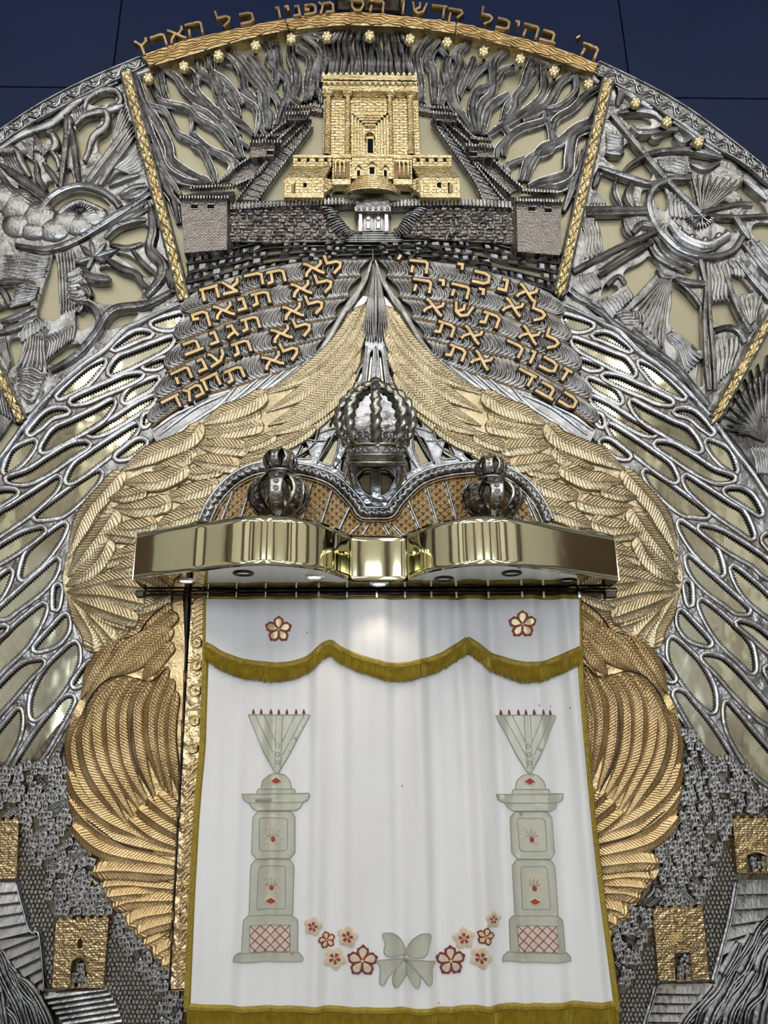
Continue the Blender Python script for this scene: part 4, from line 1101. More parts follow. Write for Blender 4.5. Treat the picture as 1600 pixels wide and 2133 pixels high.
S('D', ['560,440 760,680 920,870 1150,1100|48', '390,1065 600,1065 800,1065|30', '390,1105 600,1100 800,1095|34', '300,1490 560,1350 850,1220|50', '480,1510 700,1375 830,1290|40', '1160,1110 1380,1125 1640,1110|34', '1150,1095 1380,1040 1500,1040|40'], whl, 'wheel_spoke', 'silver', 0.034, 2, (1, 1))
S('D', ['930,880 850,920 810,1020 830,1130 900,1240 1010,1340 1130,1380 1260,1385 1380,1340 1440,1250|52'], whl, 'wheel_ring', 'silver_bright', 0.036, 2, (1, 1))
S('D', ['960,1165 1020,1245 1120,1300 1220,1310 1340,1240|84'], whl, 'inner_disc_rim', 'silver_bright', 0.034, 0, (0.8, 0.8))
S('D', ['800,1290 860,1390 960,1450 1050,1490|44', '840,1260 920,1370 1020,1430 1110,1470|34', '880,1250 970,1350 1080,1400 1140,1430|34', '590,860 575,960 620,1055|32', '700,900 670,980 710,1060|64', '470,790 640,850 820,900 880,870|46', '630,830 700,760 820,700 950,680 1100,680 1300,725|46', '880,870 1000,865 1090,870|44', '1380,1120 1420,1180 1480,1270|60', '1440,870 1520,940 1600,1010|60', '600,430 700,415 830,430 900,480|50', '690,520 740,560 820,560 900,540 1000,540|52', '820,560 840,600 900,590|40', '980,580 1040,620 1110,570|56', '930,460 1060,540 1150,610 1290,700|70', '520,690 600,700 640,690|50', '640,1140 660,1210 690,1250|36', '700,1230 760,1170 860,1190|60', '470,820 460,880 440,920|50', '1090,770 1180,800 1280,760|50', '600,230 620,300 600,380|60', '590,250 720,340 830,400|50'], whl, 'curl', 'silver', 0.032, 2)
RF('D', '1150,1095 1125,960 1090,830', '1170,1095 1300,990 1440,880', 9, whl, 'ray_fan', 'silver', 0.034, 0.016, 0, 0.55)
RF('D', '870,745 940,740 1090,770', '900,800 960,810 1080,830', 4, whl, 'leaf', wav=1)
RF('D', '870,740 890,770 920,820', '1060,730 1070,780 1090,830', 12, whl, 'hatched_leaf', H=0.010)
RF('D', '520,560 560,580 640,600', '520,690 580,690 640,690', 6, whl, 'leaf')
RF('D', '650,1130 680,1180 720,1230', '780,1130 800,1160 820,1190', 8, whl, 'hatched_leaf', H=0.010)
RF('D', '380,1120 390,1250 390,1400', '460,1150 470,1250 500,1370', 5, whl, 'flame_leaf', wav=2)
RF('D', '440,960 430,1000 420,1040', '470,970 490,1000 520,1040', 6, whl, 'hatched_leaf', H=0.010)
RF('D', '960,960 960,1060 970,1130', '1050,1040 1060,1090 1090,1140', 5, whl, 'wheel_hub_scrolls', H=0.018)
b = MB()
for k in range(13):
    a = math.radians(20 + k * 12); c = np.array(z('D', '1150,1110')[0])
    b.add(*strand([c + (22 * math.cos(a), 20 * math.sin(a)), c + (31 * math.cos(a), 27 * math.sin(a))], 2.2, 0.036, 0.014, 0, (1, 0.7), 3, 5))
b.mk('wheel_teeth', 'silver_bright', whl)
for k in range(4):
    b = MB(); c = z('D', ['1010,1210', '1090,1265', '1180,1285', '1270,1255'][k])[0]; b.add(*bump_dome(c, 8, 0.045, 0.02, n=12, rings=4)); b.mk('rim_boss', 'silver', whl, True)
c = z('D', '1160,1120')[0]
for k in range(8):
    a = k * math.pi / 4
    b = MB(); b.add(*strand([c, c + (18 * math.cos(a), 17 * math.sin(a))], 2.0, 0.036, 0.012, 0, (0.7, 0.5), 4, 5)); b.mk('hub_spoke', 'silver_bright', whl)
RF('H', '930,215 820,330 690,460', '960,230 920,450 900,710', 9, whl, 'pleated_pyramid', 'silver', 0.034, 0.018, 0, 0.55)
S('H', ['1150,130 1170,220 1190,320 1180,500 1190,800 1210,1000|40', '1200,150 1210,300 1215,500 1240,800 1250,1000|36', '1300,170 1400,450 1490,610|44', '1400,130 1500,260 1620,400|56', '990,260 1080,280 1180,290|54', '1000,270 1080,340 1150,430|36', '280,330 340,380 420,420|60', '560,540 800,700 1000,850 1210,1100|44', '400,420 500,480 560,540|40', '700,590 780,660 860,730|44', '1250,600 1330,580 1400,600 1450,680|50', '1440,20 1520,130 1640,270|44', '530,300 600,240 650,290|40', '1490,0 1580,120|40', '870,190 900,240 950,250|40'], whl, 'frame_bar', 'silver', 0.033, 2, (1, 1))
RF('H', '1200,150 1230,280 1220,410', '1330,150 1350,280 1350,400', 6, whl, 'ribbed_leaf', wav=1.5)
RF('H', '1340,130 1380,180 1400,240', '1430,130 1460,190 1500,260', 5, whl, 'ribbed_leaf', wav=1)
RF('H', '470,400 520,440 580,520', '670,330 690,370 690,400', 8, whl, 'fern', H=0.014)
RF('H', '580,500 620,480 700,480', '620,540 700,540 770,540', 4, whl, 'fern', H=0.014)
RF('H', '590,510 600,480 620,470', '770,560 770,500 740,470', 9, whl, 'fern', H=0.012)
RF('H', '930,620 1000,720 1080,880', '960,600 1070,700 1160,800', 5, whl, 'flame_leaf', wav=2.5)
RF('H', '1270,650 1270,760 1280,950', '1400,640 1380,760 1340,880', 5, whl, 'ribbed_leaf', wav=1.5)
RF('H', '1400,360 1420,450 1480,580', '1560,370 1540,440 1510,540', 6, whl, 'ribbed_leaf', wav=1.2)
RF('H', '350,230 370,290 420,350', '430,210 470,270 490,320', 6, whl, 'round_leaf', H=0.016)
RF('H', '1450,60 1510,150 1600,230', '1540,0 1600,60 1660,120', 7, whl, 'ribbed_leaf', wav=1.0)

palm = thing('palm_relief', at(1580, 900, 0.02), 'silver palm tree relief at the right edge below the vine strip', 'relief')
plate(z('P', '1500,880 1560,800 1640,720 1700,720 1700,1060 1640,1060 1600,1015 1545,935'), (), 0.0, 0.02, 1.5).mk('cast_ground', 'silver_dark', palm)
for r in ('1330,1230', '1310,1170', '1330,1100', '1370,1040', '1400,980', '1450,920', '1490,860', '1540,820', '1600,760', '1680,800', '1390,1290', '1300,1260'):
    a, c = z('H', '1580,1340 ' + r); mid = (a + c) / 2 + np.array([0, -8])
    b = MB(); b.add(*strand([a, mid, c], 5.5, 0.022, 0.026, 2, (0.4, 0.2), 4, 7)); b.mk('palm_frond', 'silver', palm)
RF('H', '1490,1370 1530,1460 1540,1560', '1640,1370 1640,1460 1640,1570', 7, palm, 'palm_trunk', 'silver', 0.02, 0.02)
# matching foliage sliver on the left edge
fol = thing('foliage_relief', at(0, 860, 0.02), 'dark silver leafy relief at the left edge below the short vine strip', 'relief')
plate(z('P', '-110,700 -45,720 30,868 10,900 -20,940 -110,1040'), (), 0.0, 0.02, 1.5).mk('cast_ground', 'silver_dark', fol)
RF('I', '-60,-60 -40,60 -20,180', '60,90 80,170 100,260', 7, fol, 'palm_frond', 'silver', 0.02, 0.02)

# ---------------------------------------------------------------- open-work silver wings
wing_out = z('P', '1150,617 1225,650 1266,670 1294,684 1337,728 1381,759 1428,800 1481,858 1503,887 1534,931 1569,975 1600,1020 1650,1085 1720,1180 1720,1760 1600,1662 1547,1600 1469,1583 1412,1492 1394,1474 1388,1420 1340,1352 1372,1330 1385,1250 1390,1150 1360,1050 1310,985 1250,930 1225,900 1230,862 1215,800 1190,730 1165,660')
WH = {'H': ['235,505 300,515 430,560 395,590 330,600 270,575', '440,635 520,620 600,660 690,735 600,700 500,655', '305,660 400,690 560,755 660,800 710,895 600,860 480,800 370,740 320,700', '745,815 830,850 930,930 1050,1050 960,1020 870,970 790,880',
            '360,800 430,820 490,850 420,855 370,830', '505,905 600,910 720,960 960,1075 880,1080 760,1030 620,970', '405,925 500,960 590,1010 620,1080 540,1040 450,990', '985,1145 1060,1130 1140,1170 1240,1290 1160,1240 1090,1180',
            '690,1075 800,1130 960,1210 1080,1270 1155,1400 1050,1360 900,1280 760,1190', '430,1050 540,1100 680,1190 850,1285 780,1290 660,1230 520,1140 450,1090', '450,1165 490,1175 500,1240 470,1210', '490,1345 540,1335 620,1390 680,1445 600,1440 520,1380', '1200,1340 1290,1370 1350,1420 1390,1540 1300,1490 1230,1410'],
      'L': ['540,110 680,190 860,310 950,380 995,485 900,440 740,320 590,200', '855,240 960,240 1100,320 1240,410 1380,465 1270,490 1130,430 980,330', '785,420 860,450 1000,550 1200,705 1110,715 1020,690 900,590 810,490', '1055,455 1180,530 1350,640 1440,700 1505,860 1400,800 1230,680 1080,540', '1320,550 1420,540 1500,590 1560,705 1480,660 1400,610',
            '1015,760 1100,810 1210,900 1270,970 1300,1110 1220,1060 1120,960 1040,840', '1150,800 1250,805 1380,870 1600,1020 1680,1150 1580,1110 1500,1040 1330,940', '1575,880 1620,850 1720,960 1720,1040 1640,960', '1070,990 1180,1080 1340,1220 1475,1350 1400,1360 1330,1310 1180,1200 1090,1090', '1370,1060 1480,1140 1600,1250 1720,1400 1680,1430 1560,1350 1460,1260 1395,1160', '1055,1170 1085,1180 1090,1310 1070,1280'],
      'O': ['1160,165 1280,250 1440,400 1500,500 1505,640 1400,550 1270,420 1170,250', '1020,235 1100,310 1220,450 1130,440 1060,400 1010,320', '1400,310 1500,330 1600,400 1720,520 1720,590 1610,500 1500,400', '960,420 1060,490 1160,600 1240,760 1240,900 1170,860 1060,740 955,560', '1170,540 1280,545 1370,610 1500,750 1620,890 1700,1010 1600,980 1530,930 1400,800 1270,650',
            '820,545 870,545 920,600 980,690 930,680 860,620', '985,790 1040,780 1110,860 1230,1010 1355,1215 1280,1210 1200,1160 1080,970', '1325,850 1400,920 1500,1040 1620,1180 1740,1330 1740,1480 1640,1410 1480,1270 1340,1030', '1590,620 1660,640 1760,740 1760,820 1660,740']}
for side, lab in ((1, 'right'), (-1, 'left')):
    wing = thing('silver_wing', (0.9 * side, -0.03, at(1450, 1600, 0.03)[2]), 'large open-work silver feathered wing spreading to the %s' % lab, 'wing', 'silver wings')
    b = plate(arc_resample(wing_out, 16, closed=True), (), 0.004, 0.018, 1.0, m=side, hf=wobble(45, 0.0016, 8), gstep=24); b.mk('mirror_lining', 'wing_mirror', wing)
    allh = []
    for k, rows in WH.items(): allh += [smooth_path(z(k, r), 3.0, True) for r in rows]
    plate(arc_resample(wing_out, 12, closed=True), [offset_loop(h, 3.0)[::3] for h in allh], 0.016, 0.031, 1.0, wobble(10, 0.0022, 6), 11, side).mk('wing_web', 'silver', wing)
    for hi, h in enumerate(allh):
        n = len(h) - len(h) % 2; h = arc_resample(h, n=n + 1, closed=True); n = len(h)
        N = normals2(h, True) * (1 if area2(h) > 0 else -1)
        ctr = h.mean(0)
        upper = (h[:, 1] - np.interp(h[:, 0], *(lambda o: (h[o, 0], h[o, 1]))(np.argsort(h[:, 0]))) < 0)
        tooth = np.where(np.arange(n) % 2 == 0, 2.4, -0.8)
        hs = h + N * tooth[:, None]
        o1 = offset_loop(h, 3.0); o2 = offset_loop(h, 8.5); o3 = offset_loop(h, 10.5)
        d = 0.034 + 0.003 * (hi % 3)
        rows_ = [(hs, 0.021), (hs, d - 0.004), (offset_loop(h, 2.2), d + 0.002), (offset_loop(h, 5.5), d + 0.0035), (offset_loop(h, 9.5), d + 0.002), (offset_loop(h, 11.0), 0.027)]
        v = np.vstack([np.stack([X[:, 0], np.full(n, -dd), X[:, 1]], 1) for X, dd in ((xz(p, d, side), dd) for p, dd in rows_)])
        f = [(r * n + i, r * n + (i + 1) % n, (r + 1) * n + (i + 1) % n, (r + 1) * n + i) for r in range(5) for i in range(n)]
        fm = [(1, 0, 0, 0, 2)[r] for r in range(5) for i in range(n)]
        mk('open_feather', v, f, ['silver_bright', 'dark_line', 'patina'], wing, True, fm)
    for r in ('H:160,375 400,480 530,545 620,590 760,730 900,830 1050,960 1220,1145 1290,1240 1390,1380 1500,1520 1620,1700', ):
        k, s = r.split(':'); b = MB(); b.add(*strand(z(k, s) + (-3, 6), 6, 0.036, 0.018, 0, (0.4, 1), 8, 7, side)); b.mk('leading_edge', 'silver_bright', wing)

# ---------------------------------------------------------------- lettered silver feathers (ten rows)
EDG = [z('F', s) for s in ('300,680 540,580 900,490 1200,450 1520,445', '265,830 500,740 760,640 1000,600 1300,570 1450,565', '205,1010 440,920 700,800 1000,740 1370,700', '135,1210 400,1080 680,950 920,900 1290,840', '75,1400 340,1260 600,1110 850,1060 1210,970', '40,1570 300,1400 640,1290 1000,1170 1180,1080')]
left_words = [[('lamed', 1262, 512), ('alef', 1132, 520), ('tav', 880, 572), ('resh', 738, 592), ('tsadi', 582, 642), ('het', 442, 682)],
              [('lamed', 1200, 640), ('alef', 1050, 655), ('tav', 778, 718), ('nun', 652, 757), ('alef', 535, 800), ('pe_final', 376, 850)],
              [('lamed', 1140, 780), ('alef', 995, 805), ('tav', 710, 885), ('gimel', 585, 935), ('nun', 466, 982), ('bet', 325, 1040)],
              [('lamed', 1058, 930), ('alef', 918, 955), ('tav', 650, 1045), ('ayin', 492, 1115), ('nun', 385, 1162), ('he', 255, 1228)],
              [('lamed', 976, 1090), ('alef', 860, 1132), ('tav', 605, 1222), ('het', 450, 1272), ('mem', 335, 1342), ('dalet', 192, 1415)]]
right_words = [[('alef', 1112, 682), ('nun', 955, 628), ('kaf', 808, 582), ('yod', 664, 525), ('he', 390, 505), ('geresh', 262, 478)],
               [('lamed', 1172, 828), ('alef', 1018, 778), ('yod', 802, 692), ('he', 664, 668), ('yod', 538, 632), ('he', 412, 632)],
               [('lamed', 1262, 1012), ('alef', 1128, 962), ('tav', 866, 858), ('shin', 684, 800), ('alef', 492, 778)],
               [('zayin', 1366, 1226), ('kaf', 1255, 1162), ('vav', 1140, 1105), ('resh', 1022, 1055), ('alef', 745, 962), ('tav', 566, 920)],
               [('kaf', 1386, 1398), ('bet', 1240, 1330), ('dalet', 1100, 1245), ('alef', 810, 1130), ('tav', 640, 1078)]]
for side, words, lab, zk in ((-1, left_words, 'left', 'F'), (1, right_words, 'right', 'G')):
    tab = thing('lettered_tablet', (0.6 * side, -0.05, at(780, 850, 0.05)[2]), 'fan of five silver feathers with gold Hebrew commandments, %s of the axis' % lab, 'tablet', 'lettered feather fans')
    for r in range(5):
        A = arc_resample(catmull(EDG[r], 8), n=300); B = arc_resample(catmull(EDG[r + 1], 8), n=300)
        if side == 1:      # the right fan is the mirror image
            pass
        nb = 11; t = np.linspace(0, 1, nb); s = np.linspace(0, 1, 300)
        U = np.zeros((300, nb, 2))
        for j, tt in enumerate(t):
            q = (2 * tt - 1)
            se = s * (1 - 0.05 * q ** 2) + 0.05 * q ** 2 - 0.035 * (1 - q ** 2)
            for i_ in (0, 1):
                U[:, j, i_] = np.interp(se, s, A[:, i_]) * (1 - tt) + np.interp(se, s, B[:, i_]) * tt
            e = np.minimum(0, se)[:, None] * (np.linalg.norm(A[-1] - A[0])) * ((A[3] - A[0]) / np.linalg.norm(A[3] - A[0]))[None, :]
            U[:, j, :] += e
        ph = s[:, None] * 56 + 2.2 * (1 - (2 * t - 1)[None, :] ** 2) + 0.7 * np.sin(s * 11 + r)[:, None] + 0.4 * np.sin(9 * t)[None, :]
        dome = 1 - np.abs(2 * t - 1) ** 2.2
        h = 0.010 * dome[None, :] + 0.0058 * np.sin(2 * np.pi * ph * 0.75) * (0.4 + 0.6 * dome[None, :])
        d0 = 0.054 - 0.003 * r
        X = xz(U.reshape(-1, 2), d0, 1)
        X[:, 0] = X[:, 0] if side == -1 else -X[:, 0]
        v = np.stack([X[:, 0], -(d0 + h.ravel()), X[:, 1]], 1)
        f = [(i * nb + j, i * nb + j + 1, (i + 1) * nb + j + 1, (i + 1) * nb + j) for i in range(299) for j in range(nb - 1)]
        rim = [i * nb for i in range(300)] + [299 * nb + j for j in range(1, nb)] + [i * nb + nb - 1 for i in range(298, -1, -1)] + [j for j in range(nb - 2, 0, -1)]
        k = len(v); sk = v[rim].copy(); sk[:, 1] = -0.012; v = np.vstack([v, sk]); n = len(rim)
        f += [(rim[i], rim[(i + 1) % n], k + (i + 1) % n, k + i) for i in range(n)]
        ft = mk('lettered_feather', v, f, 'silver', tab)
        b = MB(); Pm = B * 0.97 + A * 0.03
        b.add(*strand(Pm, 2.0, d0 - 0.001, 0.007, 0, (0.6, 0.6), 8, 5, 1)); vv, ff, _ = b.get()
        if side == 1: vv[:, 0] *= -1
        mk('feather_rim', vv, ff, 'patina', tab)
        for (g_, x, y) in words[r]:
            c = z(zk, f'{x},{y}')[0]
            if side == -1: slope = np.interp(x, [250, 900], [[-16, -12], [-19, -13], [-22, -14], [-25, -17], [-27, -20]][r])
            else: slope = np.interp(x, [400, 1350], [[5, 22], [9, 24], [13, 25], [15, 29], [18, 31]][r])
            wpx = {'yod': 21, 'vav': 22, 'nun': 26, 'gimel': 28, 'geresh': 15, 'zayin': 27, 'lamed': 34}.get(g_, 37)
            letter_mesh(g_, c, wpx * 1.1, 28, slope, d0 + 0.012, 0.017, 0.27, 0.20).mk('letter', ['gold_letter', 'dark_line'], ft)
# smooth silver vanes under the lettered rows
for side, lab in ((-1, 'left'), (1, 'right')):
    van = thing('vane_fan', (0.45 * side, -0.03, at(780, 830, 0.03)[2]), 'smooth bright silver vanes under the lettered feathers on the %s' % lab, 'feathers')
    plate(z('F', '40,1590 300,1400 640,1280 1000,1160 1180,1070 1240,960 1300,830 1400,760 1460,690 1530,440 1500,700 1330,1000 1100,1200 830,1350 560,1420 360,1540 100,1700').round(1)[[0, 1, 2, 3, 4, 5, 6, 7, 8, 10, 11, 12, 13, 14, 15, 16]] if side < 0 else np.zeros((0, 2)), (), 0.0, 0.04, 1.0).mk('ground', 'silver_bright', van) if side < 0 else None
    if side > 0:
        q = z('F', '40,1590 300,1400 640,1280 1000,1160 1180,1070 1240,960 1300,830 1400,760 1460,690 1500,700 1330,1000 1100,1200 830,1350 560,1420 360,1540 100,1700')
        b = plate(q, (), 0.0, 0.04, 1.0); v, f, _ = b.get(); v[:, 0] *= -1; mk('ground', v, f, 'silver_bright', van, False)
    for s in ('100,1620 340,1440 560,1340', '150,1660 380,1500 560,1390', '400,1490 520,1400 620,1290', '470,1470 600,1380 770,1240', '560,1430 700,1340 860,1210', '640,1400 780,1320 950,1180', '720,1390 870,1280 1040,1150', '800,1370 960,1250 1110,1110', '880,1330 1040,1190 1170,1080', '1000,1270 1130,1130 1250,960', '1100,1190 1230,1040 1310,840', '1200,1110 1320,960 1400,780', '60,1590 200,1490 340,1420'):
        v, f = strand(z('F', s), 6.0, 0.036, 0.016, 0, (0.5, 0.5), 6, 7)
        if side > 0: v[:, 0] *= -1
        mk('vane', v, f, 'silver_bright', van)
    for s in ('1520,450 1470,600 1370,740 1300,860 1210,1010 1080,1160', '1480,560 1400,720 1310,830'):
        v, f = strand(z('F', s), 7.0, 0.046, 0.02, 2, (0.4, 0.4), 6, 7)
        if side > 0: v[:, 0] *= -1
        mk('edge_vane', v, f, 'silver', van)

# ---------------------------------------------------------------- gold wings
UP = ['P:800,637 853,715 925,781 1010,822|18', 'P:803,681 844,750 925,815 1006,858|18', 'P:812,731 853,790 925,850 1003,886|18', 'P:822,775 870,835 935,880 1015,908|17', 'P:850,830 905,880 960,915 1040,938|16', 'P:796,632 830,700 890,765 960,800 1010,812|13', 'P:905,888 960,922 1010,940 1060,955|14',
      'P:1004,818 1044,845 1090,862 1140,884|20', 'P:1010,884 1060,894 1103,903 1145,906|19', 'P:1040,935 1095,930 1150,926|19', 'P:1060,970 1105,965 1165,955|19', 'P:985,905 1020,922 1070,938|14', 'P:1015,860 1060,876 1140,890|14', 'P:980,935 1030,958 1085,970|13',
      'P:1138,880 1162,912 1203,931 1250,950 1305,980|21', 'P:1165,970 1219,998 1256,1002 1300,1002|21', 'P:1105,1000 1162,1025 1215,1036|21', 'P:1200,1042 1256,1055 1322,1055|21', 'P:1128,1058 1181,1075 1240,1098|20', 'P:1230,1085 1275,1097 1325,1098|19', 'P:1150,935 1190,965 1240,975|17', 'P:1095,975 1140,985 1190,985|15', 'P:1100,1040 1130,1050 1200,1060|16', 'P:1250,1020 1290,1030 1330,1035|15',
      'P:1296,978 1337,1025 1369,1062 1393,1109 1412,1158|20', 'P:1312,1058 1344,1106 1375,1147 1414,1195|23', 'P:1326,1118 1350,1162 1381,1190 1418,1214|20', 'P:1270,1118 1300,1112 1345,1108|16', 'P:1275,1150 1340,1165 1395,1202|18', 'P:1275,1194 1340,1205 1416,1226|18', 'P:1258,1253 1337,1234 1414,1228|20', 'P:1272,1288 1337,1265 1408,1237|20',
      'P:1362,1352 1366,1312 1391,1266 1414,1232|23', 'P:1290,1306 1337,1290 1385,1264|18', 'P:1320,1330 1345,1300 1388,1254|17', 'P:1225,1222 1290,1215 1340,1210|16', 'P:1205,1235 1255,1255 1300,1270|17', 'P:1230,1120 1270,1140 1320,1150|16', 'P:1230,1160 1270,1170 1330,1185|16', 'P:1180,1105 1220,1120 1270,1120|16', 'P:1338,1340 1352,1312 1380,1275|15', 'P:1210,1195 1250,1200 1300,1200|16']
LO = ['P:1206,1250 1250,1281 1282,1312|17', 'P:1205,1300 1250,1340 1285,1375 1322,1398|18', 'P:1260,1305 1300,1334 1331,1375 1360,1412 1384,1466|18', 'P:1298,1312 1331,1337 1366,1387 1392,1445|16', 'P:1205,1331 1237,1369 1268,1408|17', 'P:1235,1300 1275,1340 1320,1385 1350,1420|16', 'P:1195,1270 1230,1300 1262,1330|16',
      'P:1250,1406 1278,1450 1284,1497 1275,1575 1244,1655|16', 'P:1272,1404 1303,1450 1312,1512 1300,1590 1250,1676|17', 'P:1298,1402 1331,1450 1337,1512 1325,1590 1268,1688|17', 'P:1323,1405 1356,1450 1366,1512 1350,1590 1284,1702|17', 'P:1348,1428 1375,1481 1387,1528 1369,1606 1296,1715|17', 'P:1386,1478 1408,1530 1403,1590 1369,1653 1300,1722|17', 'P:1419,1648 1381,1695 1319,1736 1180,1772|17', 'P:1419,1590 1395,1645 1340,1695 1250,1742|17', 'P:1414,1700 1369,1745 1316,1767 1180,1795|17',
      'P:1215,1380 1241,1431 1253,1481 1250,1544 1226,1645|15', 'P:1205,1405 1228,1465 1235,1512 1230,1575 1210,1660|15', 'P:1200,1430 1212,1490 1212,1560 1195,1650|14', 'P:1375,1798 1319,1796 1180,1812|21', 'P:1362,1830 1303,1826 1180,1842|18', 'P:1336,1872 1290,1860 1180,1862|19', 'P:1308,1916 1280,1894 1180,1880|19', 'P:1290,1932 1262,1916 1178,1896|17', 'P:1275,1950 1250,1940 1215,1920|17', 'P:1255,1975 1235,1962 1200,1945|18', 'P:1240,1995 1215,1985 1190,1965|16', 'P:1350,1850 1300,1845 1250,1845|14', 'P:1355,1762 1310,1778 1180,1805|15', 'P:1300,1690 1250,1730 1180,1760|16', 'P:1282,1668 1235,1705 1180,1738|16', 'P:1262,1648 1225,1680 1182,1712|15', 'P:1240,1640 1212,1665 1185,1688|14']
up_out = z('P', '797,628 815,672 860,718 905,765 960,800 1008,816 1060,838 1140,876 1175,892 1230,925 1296,970 1340,1015 1385,1075 1412,1140 1424,1200 1418,1235 1405,1280 1392,1320 1370,1348 1345,1345 1325,1318 1280,1312 1250,1280 1205,1240 1150,1150 1100,1080 1050,1000 1000,950 935,900 880,850 842,815 815,765 800,700')
lo_out = z('P', '1180,1240 1212,1245 1250,1275 1280,1308 1322,1320 1342,1350 1392,1440 1416,1500 1424,1600 1420,1650 1410,1702 1385,1738 1356,1765 1374,1798 1372,1822 1350,1847 1336,1872 1306,1912 1276,1952 1232,1998 1180,1990')
for side, lab in ((1, 'right'), (-1, 'left')):
    gw = thing('gold_wing', (0.8 * side, -0.05, at(1350, 1340, 0.05)[2]), 'matte gold feathered wing curving down beside the canopy on the %s' % lab, 'wing', 'upper gold wings')
    plate(smooth_path(up_out, 9, True), (), 0.012, 0.052, 2.0, wobble(5, 0.002, 1), 10, side).mk('wing_body', 'gold_feather', gw)
    for i, r in enumerate(UP):
        k, w = r.split('|'); kk, s = k.split(':')
        v, f = feather(z(kk, s), float(w), 0.053 + 0.0035 * (i % 4) + rng.uniform(0, 0.002), 0.014, side, 7.0, 0.62, 0.9, 0.8, 0.45, 0.42); mk('feather', v, f, 'gold_feather', gw)
    gl = thing('gold_door_wing', (0.8 * side, -0.04, at(1350, 1990, 0.04)[2]), 'warm gold wing of long curved feathers beside the curtain on the %s' % lab, 'wing', 'lower gold wings')
    plate(smooth_path(lo_out, 9, True), (), 0.004, 0.040, 2.0, wobble(5, 0.002, 1), 10, side).mk('wing_body', 'gold_lower', gl)
    for i, r in enumerate(LO):
        k, w = r.split('|'); kk, s = k.split(':')
        v, f = feather(z(kk, s), float(w), 0.041 + 0.0035 * (i % 4) + rng.uniform(0, 0.002), 0.018, side, 6.6, 0.48, 0.8, 0.8, 0.3, 0.6); mk('feather', v, f, 'gold_lower', gl)
    for s in ('1256,1411 1282,1404 1310,1398 1345,1410 1378,1450 1385,1484', '1258,1414 1283,1455 1292,1510 1285,1575 1245,1660', '1219,1384 1240,1405 1252,1412', '1330,1352 1310,1325 1275,1312 1250,1280 1212,1250', '1250,1762 1320,1740 1385,1690'):
        v, f = strand(z('P', s), 1.1, 0.066, 0.006, 0, (0.7, 0.7), 7, 5, side); mk('panel_seam', v, f, 'dark_line', gl)

# ---------------------------------------------------------------- pointed hood and lattice above the crowns
hood = thing('pointed_hood', at(783, 1050, 0.03), 'pointed silver lattice hood with mirrored openings behind the middle crown', 'hood')


def both(s, k='K'):
    """right-hand outline + its mirror image about the axis"""
    a = z(k, s)
    b2 = a.copy(); b2[:, 0] = 2 * 783 - b2[:, 0]
    return a, b2[::-1]


R_, L_ = both('265,-430 300,-330 330,-180 350,-60 340,60 345,150 400,290 450,370 560,460 740,630 860,730 1000,800 980,860 800,865 600,900 500,960 440,1050 390,1135 270,1145')
hole_r = [z('K', s) for s in ('285,90 302,110 328,330 303,320 292,200', '350,200 370,220 402,310 372,300 352,260', '470,410 530,480 580,610 520,600 480,520 465,440', '630,580 730,640 680,720 650,680', '740,690 800,810 700,815 720,740', '515,660 580,680 650,830 560,860 525,760', '455,760 480,780 500,900 450,920', '845,745 960,800 900,830 860,800', '300,890 340,890 390,940 350,1030 300,1065')]
holes = []
for h in hole_r:
    q = h.copy(); q[:, 0] = 2 * 783 - q[:, 0]
    for a in (h, q): holes.append(offset_loop(arc_resample(a, 5, closed=True), 0.4))
hood_out = np.vstack([R_, L_])
plate(arc_resample(hood_out, 10, closed=True), (), 0.008, 0.016, 1.0).mk('mirror_lining', 'wing_mirror', hood)
plate(arc_resample(hood_out, 10, closed=True), holes, 0.016, 0.05, 1.2, wobble(8, 0.002, 3), 10).mk('lattice', 'silver_bright', hood)
for h in holes:
    n = len(h); h = arc_resample(h, 2.6, closed=True); n = len(h)
    N = normals2(h, True) * (1 if area2(h) > 0 else -1)
    hs = h + N * np.where(np.arange(n) % 2 == 0, 1.6, 0.0)[:, None]; o1 = offset_loop(h, 2.6); o2 = offset_loop(h, 4.0)
    v = np.vstack([np.stack([X[:, 0], np.full(n, -dd), X[:, 1]], 1) for X, dd in ((xz(hs, .05), .03), (xz(hs, .05), .05), (xz(o1, .05), .057), (xz(o2, .05), .05))])
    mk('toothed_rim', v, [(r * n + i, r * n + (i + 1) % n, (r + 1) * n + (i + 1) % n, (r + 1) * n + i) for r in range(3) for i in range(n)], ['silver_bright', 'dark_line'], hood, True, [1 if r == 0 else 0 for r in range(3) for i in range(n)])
for s_ in (1, -1):
    X_ = lambda s: np.stack([783 + s_ * (z('K', s)[:, 0] - 783), z('K', s)[:, 1]], 1)
    for s in ('420,330 500,560 580,720 660,850', '345,160 360,300 430,520 470,760 540,880', '560,470 640,600 690,730 840,830', '520,610 600,630 640,650', '600,700 720,690 760,640', '345,330 300,330 200,330', '440,830 460,900 470,960', '410,900 405,1000'):
        v, f = strand(X_(s), 2.6, 0.048, 0.014, 0, (0.7, 0.7), 6, 5); mk('lattice_rib', v, f, 'silver' if 'silver' else '', hood)
    for q in range(5):        # pleats of the pointed tip
        a = 0.1 + 0.22 * q
        v, f = strand([(783 + s_ * 1.5 * a, 556), (783 + s_ * (4 + 9 * a), 610), (783 + s_ * (5 + 18 * a), 660 + 10 * a), (783 + s_ * (3 + 25 * a), 712 - 6 * a)], 3.6, 0.05, 0.026, 0, (0.4, 0.5), 5, 7); mk('pleat', v, f, 'silver', hood)
v, f = strand([(783, 550), (783, 620), (783, 705)], 4.6, 0.055, 0.04, 0, (0.3, 0.5), 6, 7); mk('pleat', v, f, 'silver_bright', hood)
